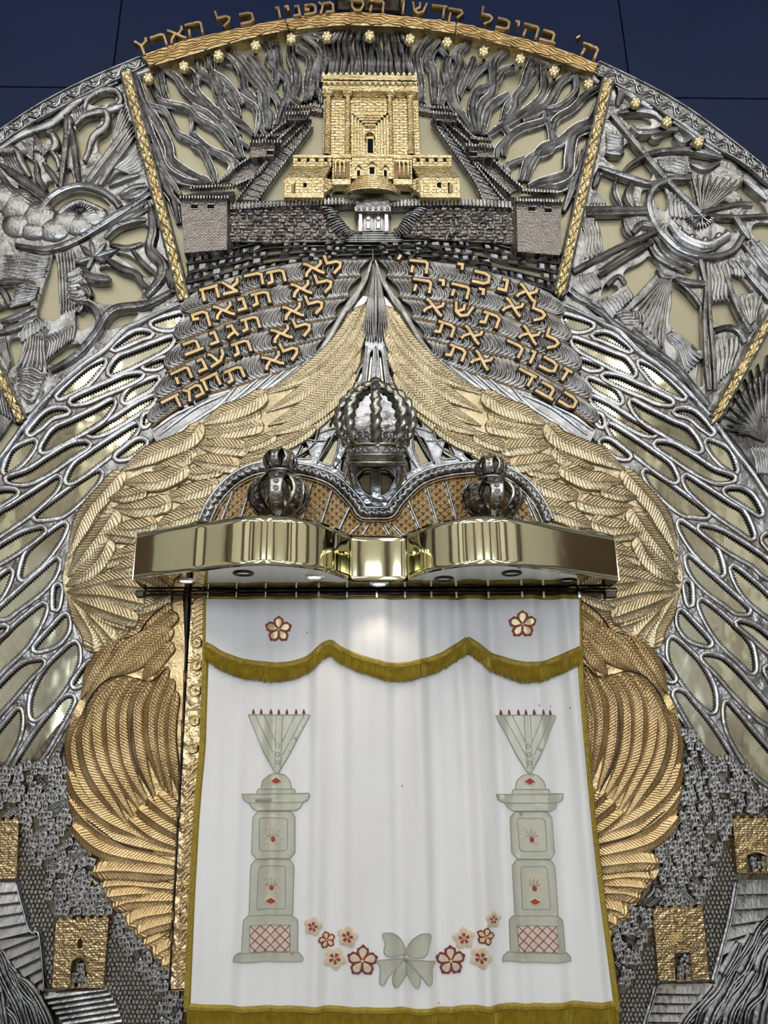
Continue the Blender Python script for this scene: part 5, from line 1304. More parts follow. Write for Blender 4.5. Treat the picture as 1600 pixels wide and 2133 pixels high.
for u in (757, 783, 808):
    v, f = strand([(783 + (u - 783) * 0.75, 722), (u, 805)], 2.6, 0.05, 0.018, 0, (1, 1), 6, 5); mk('lattice_rib', v, f, 'silver_bright', hood)
v, f = strand([(783, 975), (783, 1034)], 7, 0.018, 0.03, 0, (1, 1), 6, 5); mk('window_bar', v, f, 'silver_bright', hood)
for hw_, v0 in ((62, 1056), ):
    v, f = strand([(723, 962), (735, 1020), (748, 1052)], 3, 0.05, 0.016, 0, (1, 1), 6, 5); mk('panel_edge', v, f, 'patina', hood)
    v, f = strand([(843, 962), (831, 1020), (818, 1052)], 3, 0.05, 0.016, 0, (1, 1), 6, 5); mk('panel_edge', v, f, 'patina', hood)

# ---------------------------------------------------------------- double rope arch with basket weave
arch = thing('rope_arch', at(783, 1110, 0.05), 'double silver rope arch over woven basket panels behind the canopy', 'arch')
half = z('J', '240,1240 290,1130 380,1010 500,920 640,875 800,880 960,905 1100,960 1200,1050 1260,1120 1300,1175 1390,1180')
mir_ = half[::-1].copy(); mir_[:, 0] = 2 * 783.6 - mir_[:, 0]
full = np.vstack([half, mir_[1:]])
full[:, 0] = np.where(full[:, 0] > 783.6, full[:, 0] + (full[:, 0] - 783.6) * 0.02, full[:, 0])
base = np.vstack([arc_resample(catmull(half, 6), 10), arc_resample(catmull(mir_, 6), 10)[1:]])
plate(np.vstack([base + (0, -6), z('P', '1150,1180 420,1180')]), (), 0.03, 0.062, 1.0).mk('ground', 'patina', arch)
pp = arc_resample(np.vstack([catmull(half, 8), catmull(mir_, 8)[1:]]), 3.0)
for off, r, tw, nm, mt in ((0, 8.5, 1, 'rope', 'silver'), (-12, 3.6, 0, 'outer_moulding', 'silver_bright'), (11, 3.0, 0, 'inner_moulding', 'silver'), (-7.5, 1.6, 0, 'rope_bead', 'silver_bright'), (17, 2.6, 0, 'inner_bead', 'patina')):
    N = normals2(pp); q = pp + N * off
    X = xz(q, 0.075)
    P3 = np.stack([X[:, 0], np.full(len(X), -0.072), X[:, 1]], 1)
    v, f = tube(P3, r * 0.0024, 14, 0.040 if tw else 0, 2, 0.26 if tw else 0.0); mk(nm, v, f, mt, arch)
for c0, sg in ((595, 1), (985, -1), ):
    for k, (du, slope) in enumerate(((-120, 34), (-78, 32), (-36, 30), (6, 28), (48, 28), (88, 28), (126, 28))):
        u1 = c0 + sg * du
        j = int(np.argmin(np.abs(pp[:, 0] - (u1 + sg * slope * 0.3) - 0)))
        a = pp[j] + np.array([0, 20.0]); c = np.array([u1 - sg * slope * 0.9, 1125.0])
        if a[1] > 1090: continue
        v, f = strand([a, (a + c) / 2, c], 4.0, 0.062, 0.02, 0, (1, 1), 8, 5); mk('rib', v, f, 'silver_bright', arch)
for u0, u1 in ((770, 752), (797, 814), (752, 722), (815, 845)):
    v, f = strand([(u0, 1090), (u1, 1120)], 3.4, 0.062, 0.02, 0, (1, 1), 8, 5); mk('rib', v, f, 'silver_bright', arch)
bw = MB()
gx, gy = np.meshgrid(np.arange(436, 1130, 9.0), np.arange(985, 1122, 8.0))
poly = np.vstack([pp + (0, 14), [[1130, 1130], [436, 1130]]])
for i, (x, y) in enumerate(zip(gx.ravel(), gy.ravel())):
    if not inside(poly, np.array([[x, y]]))[0]: continue
    odd = (int(round((x - 436) / 9)) + int(round((y - 985) / 8))) % 2
    a = np.array([4.4, 3.4]) if odd else np.array([4.4, -3.4])
    bw.add(*strand([np.array([x, y]) - a, np.array([x, y]) + a], 1.9, 0.062, 0.012, 0, (0.8, 0.8), 5, 5))
bw.mk('basket_weave', 'gold_band', arch, True, kind='stuff')

# ---------------------------------------------------------------- crowns
def rope3(pts, r): 
    return tube(arc_resample(catmull(np.array(pts), 8), r * 0.35), r, 10, r * 2.3, 2, 0.26)


cu, cD = 782, 0.215
mpp = pxm(cu, 890, cD)
zc = lambda v: at(cu, v, cD)[2]
cx0 = at(cu, 890, cD)[0]
crown = thing('crown', (cx0, -cD, zc(966)), 'large middle silver crown with braided arms on the pointed hood', 'crown', 'silver crowns')
NA = 8
for k in range(NA):
    a = 2 * math.pi * (k + 0.5) / NA - math.pi / 2 + math.pi / NA
    prof = [(56, 930), (64, 918), (74, 896), (73, 868), (58, 843), (34, 828), (13, 820)]
    v, f = rope3([(cx0 + r * mpp * math.cos(a), -cD + r * mpp * math.sin(a), zc(y)) for r, y in prof], 9.6 * mpp)
    mk('braided_arm', v, f, 'crown_silver', crown)
for (r, y, rr, nm) in ((61, 931, 4.0, 'ring'), (60, 966, 4.0, 'base_ring'), (60, 951, 2.4, 'ring')):
    th = np.linspace(0, 2 * np.pi, 49)
    v, f = tube(np.stack([cx0 + r * mpp * np.cos(th), -cD + r * mpp * np.sin(th), np.full(49, zc(y))], 1), rr * mpp, 8); mk(nm, v, f, 'crown_silver', crown)
v, f = lathe(cx0, -cD, [(58 * mpp, zc(930)), (59 * mpp, zc(942)), (58 * mpp, zc(951)), (58 * mpp, zc(967)), (52 * mpp, zc(967)), (0.5 * mpp, zc(958))], 40); mk('band', v, f, 'crown_silver', crown)
for k in range(20):
    a = 2 * math.pi * k / 20; th = np.linspace(0, 2 * np.pi, 13)
    q = np.stack([cx0 + 59 * mpp * np.cos(a + th * 0 + 0.085 * np.cos(th)), -cD + 59 * mpp * np.sin(a + 0.085 * np.cos(th)), zc(941) + 5.2 * mpp * np.sin(th)], 1)
    v, f = tube(q, 1.7 * mpp, 6, cap=False); mk('jewel_ring', v, f, 'silver_bright', crown)
for k in range(NA):
    a = 2 * math.pi * k / NA - math.pi / 2 + math.pi / NA
    th = np.linspace(-0.6, 2 * np.pi - 2.4, 15)
    for sg in (1, -1):
        q = np.stack([cx0 + 66 * mpp * np.cos(a + sg * (0.10 + 0.12 * np.cos(th))), -cD + 66 * mpp * np.sin(a + sg * (0.10 + 0.12 * np.cos(th))), zc(916) + 8.5 * mpp * np.sin(th)], 1)
        v, f = tube(q, 2.8 * mpp, 7); mk('scroll', v, f, 'silver', crown)
v, f = lathe(cx0, -cD, [(0.1 * mpp, zc(803)), (9 * mpp, zc(806)), (17 * mpp, zc(813)), (18 * mpp, zc(820)), (10 * mpp, zc(827)), (6 * mpp, zc(834))], 18); mk('bud', v, f, 'silver_dark', crown)
for k in range(9):
    a = 2 * math.pi * k / 9; c = np.array([cx0 + 15 * mpp * math.cos(a), -cD + 15 * mpp * math.sin(a), zc(817)])
    v, f = lathe(0, 0, [(0.01 * mpp, 7 * mpp), (4 * mpp, 5 * mpp), (6 * mpp, 0), (4 * mpp, -5 * mpp), (0.01 * mpp, -8 * mpp)], 10); mk('bud_petal', v + c, f, 'silver_dark', crown)
# bracket that carries the crown on the hood
q0 = at(cu, 960, 0.05); b = MB(); b.box(cx0 - 0.05, cx0 + 0.05, 0.06, cD - 0.04, zc(950), zc(942)); b.mk('bracket', 'silver', crown)
crown.rotation_euler.x = 0.34


def globe(parent, cx, cd_, zc_, R, sq, nb, mat, phase):
    for k in range(nb):
        a0 = 2 * math.pi * k / nb + phase
        la = np.linspace(-1.15, 1.2, 15); hw = (math.pi / nb) * (0.50 + 0.62 * np.abs(np.sin(la * 1.05)) ** 1.6)
        t = np.linspace(-1, 1, 7); v = []
        for lay in (1.0, 0.93):
            for i, l in enumerate(la):
                for tt in t:
                    a = a0 + hw[i] * tt; rr = R * lay * (1 + (0.025 if abs(tt) > 0.7 else 0))
                    v.append((cx + rr * math.cos(l) * math.cos(a), -cd_ + rr * math.cos(l) * math.sin(a), zc_ + rr * sq * math.sin(l)))
        f = []
        for lay in (0, 1):
            o = lay * 105
            f += [(o + i * 7 + j, o + i * 7 + j + 1, o + (i + 1) * 7 + j + 1, o + (i + 1) * 7 + j) for i in range(14) for j in range(6)]
        f += [(i * 7 + j, (i + 1) * 7 + j, 105 + (i + 1) * 7 + j, 105 + i * 7 + j) for i in range(14) for j in (0, 6)]
        bd = mk('rib_band', v, f, mat, parent)
        for l, rr in ((-0.78, 0.15), (-0.40, 0.11), (-0.08, 0.085), (0.22, 0.07), (0.5, 0.06)):
            for q_ in (1.0, 0.5):
                th = np.linspace(0, 2 * np.pi, 13)
                aa = a0 + rr * q_ * np.cos(th) / max(0.4, math.cos(l)); ll = l + rr * q_ * np.sin(th)
                q = np.stack([cx + 1.03 * R * np.cos(ll) * np.cos(aa), -cd_ + 1.03 * R * np.cos(ll) * np.sin(aa), zc_ + 1.03 * R * sq * np.sin(ll)], 1)
                v, f = tube(q, R * 0.018, 5, cap=False); mk('disc_ring', v, f, 'silver', bd)


for (u, us, y_top, y_neck, y_bot, Rb, Rs, lab) in ((580, 581, 936, 986, 1078, 64, 36, 'left'), (1028, 1023, 950, 1000, 1078, 63, 34, 'right')):
    dd = 0.34; k = pxm(u, 1030, dd); cx, _, zb = at(u, y_bot, dd); zn = at(u, y_neck, dd)[2]; zt = at(u, y_top, dd)[2]
    t = thing('pomegranate_finial', (cx, -dd, zb), 'round pierced silver double-globe finial standing on the %s end of the canopy' % lab, 'finial', 'silver crowns')
    ztop = xz([(283, 1110)], 0.40)[0, 1] - 0.012
    v, f = lathe(cx, -dd, [(0.06, ztop), (0.06, ztop + 0.01), (0.03, ztop + 0.02), (0.03, zb + 0.02)], 20); mk('foot', v, f, 'silver', t)
    globe(t, cx, dd, (zb + zn) / 2 - 0.004, Rb * k, (zn - zb) / 2 / (Rb * k * 0.95), 8, 'crown_silver', math.pi / 2)
    globe(t, cx, dd, (zn + zt) / 2, Rs * k, (zt - zn) / 2 / (Rs * k), 7, 'crown_silver', math.pi / 2 + 0.2)
    for r_, zz in ((Rs * 0.80, zn), (Rs * 0.5, zn - 0.004), (Rb * 0.42, zb + 0.012)):
        th = np.linspace(0, 2 * np.pi, 33); v, f = tube(np.stack([cx + r_ * k * np.cos(th), -dd + r_ * k * np.sin(th), np.full(33, zz)], 1), 2.6 * k, 8, cap=False); mk('neck_ring', v, f, 'silver', t)
    v, f = lathe(cx, -dd, [(0.1 * k, zt + 8 * k), (4 * k, zt + 5 * k), (7 * k, zt), (16 * k, zt - 5 * k)], 14); mk('knop', v, f, 'silver_dark', t)
    v, f = lathe(cx, -dd, [(0.010, zb), (0.010, zt)], 10); mk('spindle', v, f, 'iron', t)

# ---------------------------------------------------------------- polished brass canopy
bot = z('P', '277,1208 330,1200 400,1191 422,1189 490,1181 540,1178 580,1179 620,1182 662,1188 695,1197 717,1205 728,1209 731,1211 788,1212 846,1211 849,1208 862,1203 885,1195 917,1188 965,1181 1020,1178 1070,1180 1124,1186 1180,1194 1240,1203 1289,1210')
dEnd = 0.40
ZB = xz([(283, 1208)], dEnd)[0, 1]
ZT = xz([(283, 1110)], dEnd)[0, 1]
r = rays(bot); tt = (ZB - CAM[2]) / r[:, 2]; plan = (CAM + r * tt[:, None])[:, :2]
plan = arc_resample(catmull(plan, 6), n=150)
can = thing('brass_canopy', (0, -0.3, ZB), 'polished brass canopy with two rounded bays above the curtain', 'canopy')
n = len(plan); v = []; T_ = np.gradient(plan, axis=0); T_ /= np.linalg.norm(T_, axis=1)[:, None]; NN = np.stack([-T_[:, 1], T_[:, 0]], 1)
zz = np.linspace(ZB, ZT, 9)
for off in (0.0, 0.004):
    for q in zz: v += [(plan[i, 0] + NN[i, 0] * off, plan[i, 1] + NN[i, 1] * off, q) for i in range(n)]
f = [(l * 9 * n + r_ * n + i, l * 9 * n + r_ * n + i + 1, l * 9 * n + (r_ + 1) * n + i + 1, l * 9 * n + (r_ + 1) * n + i) for l in (0, 1) for r_ in range(8) for i in range(n - 1)]
f += [(i, i + 1, 9 * n + i + 1, 9 * n + i) for i in range(n - 1)] + [(8 * n + i, 8 * n + i + 1, 17 * n + i + 1, 17 * n + i) for i in range(n - 1)]
mk('valance_face', v, f, 'brass_mirror', can)
xl, xrr = plan[0, 0], plan[-1, 0]
for (x, nm) in ((xl, 'end_panel'), (xrr, 'end_panel')):
    b = MB(); b.box(x - 0.004, x + 0.004, 0.06, -plan[0, 1] if x == xl else -plan[-1, 1], ZB, ZT); b.mk(nm, 'brass_mirror', can)
zu = ZB + 0.003
poly = np.vstack([plan + NN * 0.004, [[xrr, -0.06], [xl, -0.06]]])
V, T = tri_fill([poly])
vv = np.vstack([np.c_[V, np.full(len(V), zu)], np.c_[V, np.full(len(V), zu + 0.01)]])
mk('soffit', vv, [tuple(t) for t in T] + [tuple(t + len(V)) for t in T], 'under_mirror', can, False)
vv = np.vstack([np.c_[V, np.full(len(V), ZT - 0.02)], np.c_[V, np.full(len(V), ZT - 0.012)]])
mk('top_sheet', vv, [tuple(t) for t in T] + [tuple(t + len(V)) for t in T], 'patina', can, False)
v, f = bump_dome((0, 0), 1, 0, 0, 1), None
# recessed spotlights in the soffit
spots = [(388, 1210, 1), (507, 1194, 0), (655, 1202, 1), (790, 1216, 1), (925, 1206, 0), (1066, 1194, 0), (1182, 1210, 0)]
for i, (u, w, on) in enumerate(spots):
    r = rays([(u, w)])[0]; t = (zu - CAM[2]) / r[2]; p = CAM + r * t
    sp = thing('soffit_spotlight', (p[0], p[1], zu), 'round %s spotlight set under the canopy, %s from the left' % ('lit' if on else 'unlit', ordn[i]), 'spotlight', 'canopy spotlights')
    v, f = lathe(p[0], p[1], [(0.030, zu - 0.001), (0.034, zu - 0.006), (0.044, zu - 0.006), (0.048, zu)], 24); mk('bezel', v, f, 'iron' if not on else 'chrome', sp)
    v, f = lathe(p[0], p[1], [(0.001, zu - 0.003), (0.022, zu - 0.003), (0.030, zu - 0.001)], 20); mk('lens', v, f, 'spot_bulb' if on else 'chrome', sp)
    if on:
        ld = bpy.data.lights.new('soffit_beam', 'SPOT'); ld.energy = 2.5; ld.color = (1, 0.88, 0.70); ld.spot_size = 1.9; ld.spot_blend = 0.7; ld.shadow_soft_size = 0.03
        lo = bpy.data.objects.new('soffit_beam', ld); COL.objects.link(lo); lo.parent = sp; lo.location = (0, 0, -0.02)

# curtain rail with rings
RD = 0.14
rail = thing('curtain_rail', at(783, 1236, RD), 'dark double curtain rail with glider loops under the canopy', 'rail')
for y_, rr, nm in ((1232, 0.005, 'upper_track'), (1239, 0.006, 'lower_track')):
    a, c = np.array(at(283, y_, RD)), np.array(at(1285, y_, RD)); c[2] = a[2]
    v, f = tube(np.stack([a + (c - a) * t for t in np.linspace(0, 1, 4)]), rr, 8); mk(nm, v, f, 'iron', rail)
px('end_block', 'iron', rail, 1262, 1230, 1284, 1244, RD - 0.02, RD + 0.02, 0.003)
px('end_block', 'iron', rail, 283, 1231, 300, 1243, RD - 0.02, RD + 0.02, 0.003)
for u in (433, 492, 553, 617, 664, 723, 785, 844, 899, 951, 1018, 1088, 1133, 1207):
    px('glider', 'chrome', rail, u - 2, 1232, u + 2, 1245, RD - 0.004, RD + 0.014, 0.001)

# ---------------------------------------------------------------- curtain
CDp = 0.125
LE = z('P', '424,1240 422,1384 415,1587 406,1660 394,1870 384,2098 380,2220'); RE = z('P', '1210,1240 1214,1387 1222,1497 1237,1668 1255,1833 1270,1945 1290,2098 1300,2220')
lef = lambda v: np.interp(v, LE[:, 1], LE[:, 0]); rig = lambda v: np.interp(v, RE[:, 1], RE[:, 0])
X0, X1 = at(424, 1240, CDp)[0], at(1210, 1240, CDp)[0]


def fold(x, zz):
    s = (x - X0) / (X1 - X0)
    w = np.clip((2.6 - zz) / 2.0, 0, 1)
    a = 0.0055 * np.sin(2 * np.pi * 7.3 * s + 0.7 + 0.3 * np.sin(zz * 1.7)) + 0.0045 * np.sin(2 * np.pi * 12.6 * s + 2.0 + 0.5 * np.sin(zz * 2.3 + 1)) + 0.002 * np.sin(2 * np.pi * 23 * s + zz)
    mid = np.exp(-((s - 0.66) / 0.16) ** 2) + 0.6 * np.exp(-((s - 0.30) / 0.05) ** 2) + 0.9 * np.exp(-((s - 0.96) / 0.06) ** 2)
    return a * (1.3 + 1.3 * mid) + 0.006 * np.sin(2 * np.pi * 2.2 * s + 0.5) * w


def drape(v, extra=0.0):
    v = np.array(v, float); v[:, 1] -= fold(v[:, 0], v[:, 2]) + extra
    return v


cur = thing('ark_curtain', at(838, 2140, CDp), 'white satin ark curtain with gold braid border and embroidered columns', 'curtain')
gu, gv = np.meshgrid(np.linspace(0, 1, 170), np.linspace(1240, 2106, 110))
U = lef(gv) * (1 - gu) + rig(gv) * gu
X = xz(np.stack([U.ravel(), gv.ravel()], 1), CDp)
v = np.stack([X[:, 0], np.full(len(X), -CDp), X[:, 1]], 1)
f = [(i * 170 + j, i * 170 + j + 1, (i + 1) * 170 + j + 1, (i + 1) * 170 + j) for i in range(109) for j in range(169)]
v = drape(v); vb = v.copy(); vb[:, 1] += 0.004; nv = len(v)
mk('cloth', np.vstack([v, vb]), f + [tuple(q + nv for q in t) for t in f], 'white_satin', cur)


def cur_strand(path, w, H, mat, name, parent=cur, ex=0.0015, tp=(1, 1), step=6, smooth=True, nc=5):
    v, f = strand(path, w, CDp, H, 0, tp, step, nc, 1, smooth); v = drape(v, ex); return mk(name, v, f, mat, parent)


def cur_patch(poly, mat, name, parent=cur, ex=0.003, g=9, th=0.0025):
    p = arc_resample(np.asarray(poly), 5, closed=True)
    b = plate(p, (), CDp - 0.001, CDp + th, 0.8, None, g); v, f, _ = b.get(); return mk(name, drape(v, ex), f, mat, parent, True)


def braid(path, w, parent, name):
    """woven braid strip with a wavy cord"""
    o = cur_strand(path, w, 0.006, 'gold_trim', name, parent, 0.002, (1, 1), 6, True, 7)
    p = arc_resample(catmull(path, 8), 1.7); N = normals2(p)
    s = np.arange(len(p))
    for ph in (0, math.pi):
        cur_strand(p + N * (w * 0.5 * np.sin(s * 0.8 + ph))[:, None], 1.2, 0.004, 'gold_fringe', 'braid_cord', o, 0.007, (1, 1), 2.2, False, 5)


ys = np.linspace(1244, 2104, 12)
braid(np.stack([lef(ys) + 6, ys], 1), 6.5, cur, 'side_braid'); braid(np.stack([rig(ys) - 5, ys], 1), 6.0, cur, 'side_braid')
braid(z('P', '432,1246 560,1247 700,1248 850,1247 1000,1245 1204,1244'), 6.5, cur, 'top_braid')
bt = z('P', '392,2098 480,2102 620,2104 780,2106 880,2107 1000,2102 1120,2098 1230,2094 1286,2093')
braid(bt, 8, cur, 'bottom_braid')


def fringe(path, length, name, parent, ex, step=2.1, seed=1):
    p = arc_resample(catmull(path, 8), step); r = random.Random(seed); b = MB()
    for i in range(len(p)):
        l = (length if np.isscalar(length) else np.interp(i / len(p), *length)) * r.uniform(0.93, 1.06); dx = r.uniform(-1.2, 1.2)
        q = np.array([[p[i, 0], p[i, 1]], [p[i, 0] + dx * 0.4, p[i, 1] + l * 0.5], [p[i, 0] + dx, p[i, 1] + l]])
        X = xz(q, CDp); w = 1.25 * 0.0024; dd = CDp + r.uniform(0.0, 0.005)
        vv = []
        for k in range(3):
            ww = w * (1, 1.1, 0.75)[k]
            vv += [(X[k, 0] - ww, -dd, X[k, 1]), (X[k, 0], -dd - 0.004, X[k, 1]), (X[k, 0] + ww, -dd, X[k, 1])]
        b.add(vv, [(0, 1, 4, 3), (1, 2, 5, 4), (3, 4, 7, 6), (4, 5, 8, 7)])
    v, f, _ = b.get()
    return mk(name, drape(v, ex), f, 'gold_fringe', parent, False, kind='stuff')


fringe(bt + (0, 6), 46, 'bottom_fringe', cur, 0.002)
# scalloped upper valance of the curtain
val_edge = np.vstack([z('S', '520,868 560,888 620,925 750,970 900,990 1030,985 1130,955 1200,905 1240,870 1280,852'), z('S', '1340,895 1450,945 1580,980'), z('T', '60,990 160,992 260,980 400,935 500,875 558,838'), z('T', '620,875 720,935 870,982 1000,988 1100,955 1180,922 1245,892')])
i1, i2 = 9, 18
segs = [val_edge[:i1 + 1], val_edge[i1:i2 + 1], val_edge[i2:]]
edge = np.vstack([arc_resample(catmull(s, 8), 6) for s in segs])
val = thing('curtain_valance', at(818, 1380, CDp + 0.02), 'white scalloped valance with gold fringe hanging over the curtain top', 'valance')
us = np.linspace(0, 1, 150); eu = np.interp(us, np.linspace(0, 1, len(edge)), edge[:, 0]); ev = np.interp(us, np.linspace(0, 1, len(edge)), edge[:, 1])
V0 = 1248.0; rows = np.linspace(0, 1, 26)
tu = 430 + (1206 - 430) * (eu - eu[0]) / (eu[-1] - eu[0])
U = np.stack([(tu[None, :] * (1 - rows[:, None]) + eu[None, :] * rows[:, None]), (V0 * (1 - rows[:, None]) + ev[None, :] * rows[:, None])], 2)
X = xz(U.reshape(-1, 2), CDp + 0.015)
v = drape(np.stack([X[:, 0], np.full(len(X), -CDp - 0.013), X[:, 1]], 1)); nv = len(v)
f = [(i * 150 + j, i * 150 + j + 1, (i + 1) * 150 + j + 1, (i + 1) * 150 + j) for i in range(25) for j in range(149)]
vb = v.copy(); vb[:, 1] += 0.003
mk('valance_cloth', np.vstack([v, vb]), f + [tuple(q + nv for q in t) for t in f], 'white_satin', val)
for i, s in enumerate(segs):
    v_, f_ = strand(s + (0, 6), 7.0, CDp, 0.007, 0, (1, 1), 6, 7); o = mk('valance_braid', drape(v_, 0.015), f_, 'gold_trim', val)
    p = arc_resample(catmull(s, 8), 1.7); N = normals2(p); q = np.arange(len(p))
    for ph in (0, math.pi):
        v_, f_ = strand(p + (0, 5.5) + N * (3.4 * np.sin(q * 0.8 + ph))[:, None], 1.2, CDp, 0.004, 0, (1, 1), 2.2, 5, 1, False); mk('braid_cord', drape(v_, 0.021), f_, 'gold_fringe', o)
    fringe(s + (0, 11), ([0, 0.5, 1], [[29, 31, 22], [24, 29, 24], [24, 34, 26]][i]), 'valance_fringe', val, 0.014, seed=3 + i)


def flower(c, r, mats, parent, name, rot=0.0, lift=0.0, centre='sage'):
    """five-petalled embroidered flower: scalloped ground, petals, centre"""
    c = np.array(c, float)
    th = np.linspace(0, 2 * np.pi, 75, endpoint=False)
    rad = r * (0.66 + 0.30 * np.abs(np.cos(2.5 * th)) ** 1.1 + 0.06 * np.cos(15 * th))
    P_ = c + np.stack([np.sin(th + rot) * rad, -np.cos(th + rot) * rad], 1)
    fl = cur_patch(P_, mats[0], name, parent, 0.003 + lift, 5, 0.0022)
    for k in range(5):
        a = 2 * math.pi * k / 5 + rot; e = np.array([math.sin(a), -math.cos(a)]); n_ = np.array([-e[1], e[0]])
        q = c + np.array([e * r * y + n_ * r * x for y, x in ((0.10, 0), (0.38, 0.20), (0.60, 0.25), (0.74, 0.17), (0.80, 0.07), (0.76, 0), (0.80, -0.07), (0.74, -0.17), (0.60, -0.25), (0.38, -0.20))])
        cur_patch(q, mats[1], 'petal', fl, 0.0056 + lift, 4, 0.002)
        if len(mats) > 2:
            q = c + np.array([e * r * y + n_ * r * x for y, x in ((0.10, 0), (0.30, 0.15), (0.48, 0.13), (0.48, -0.13), (0.30, -0.15))])
            cur_patch(q, mats[2], 'petal_heart', fl, 0.0080 + lift, 4, 0.002)
    v_, f_ = bump_dome(c, r * 0.11, CDp, 0.004, n=10, rings=3); mk('flower_centre', drape(v_, 0.0095 + lift), f_, centre, fl)
    return fl


flower((581, 1312), 29, ('red_thread', 'gold_applique'), val, 'gold_flower', 0, 0.013)
flower((1087, 1302), 30, ('red_thread', 'gold_applique'), val, 'gold_flower', 0, 0.013)
for (u, w, r, k, rt) in ((652, 1929, 21, 0, .2), (681, 1959, 19, 1, -.2), (724, 1952, 24, 0, .15), (697, 1998, 26, 0, .5), (755, 2001, 34, 2, .05), (1028, 1915, 19, 0, .1), (1011, 1949, 20, 1, .2), (967, 1955, 25, 0, -.1), (1001, 1994, 25, 0, .4), (939, 2001, 33, 2, -.05)):
    m3 = [('cream_thread', 'pale_applique', 'red_thread'), ('maroon_thread', 'peach_applique'), ('maroon_thread', 'pale_applique', 'peach_applique')][k]
    flower((u, w), r, m3, cur, 'embroidered_flower', rt, {0: 0, 1: 0.001, 2: 0.0015}[k])
bow = {'bow_loop': ['1300,1055 1360,1050 1410,1090 1440,1150 1430,1180 1360,1192 1310,1170 1318,1110', '1446,1150 1478,1090 1535,1050 1592,1055 1578,1130 1560,1180 1495,1192 1448,1178'],
       'bow_tail': ['1270,1215 1420,1208 1412,1240 1335,1310 1308,1360 1285,1350 1286,1250', '1434,1215 1445,1290 1392,1382 1365,1350 1368,1300 1400,1250', '1452,1215 1446,1290 1508,1380 1527,1310 1490,1250', '1462,1208 1618,1218 1600,1250 1598,1350 1570,1352 1540,1310 1470,1240']}
for nm, rows_ in bow.items():
    for s in rows_:
        p = z('U', s); sm = smooth_path(p, 4, True)
        o = cur_patch(sm, 'sage', nm, cur, 0.003); cur_strand(np.vstack([sm, sm[:1]]), 1.1, 0.003, 'sage_cord', 'edge_cord', o, 0.005)
v_, f_ = bump_dome(z('U', '1442,1198')[0], 6, CDp, 0.008, n=12, rings=4); mk('bow_knot', drape(v_, 0.003), f_, 'sage', cur)
axL = lambda y: 577 + (y - 1610) * (558.5 - 577) / 390.0
axR = lambda y: 1103.5 + (y - 1610) * (1120 - 1103.5) / 390.0


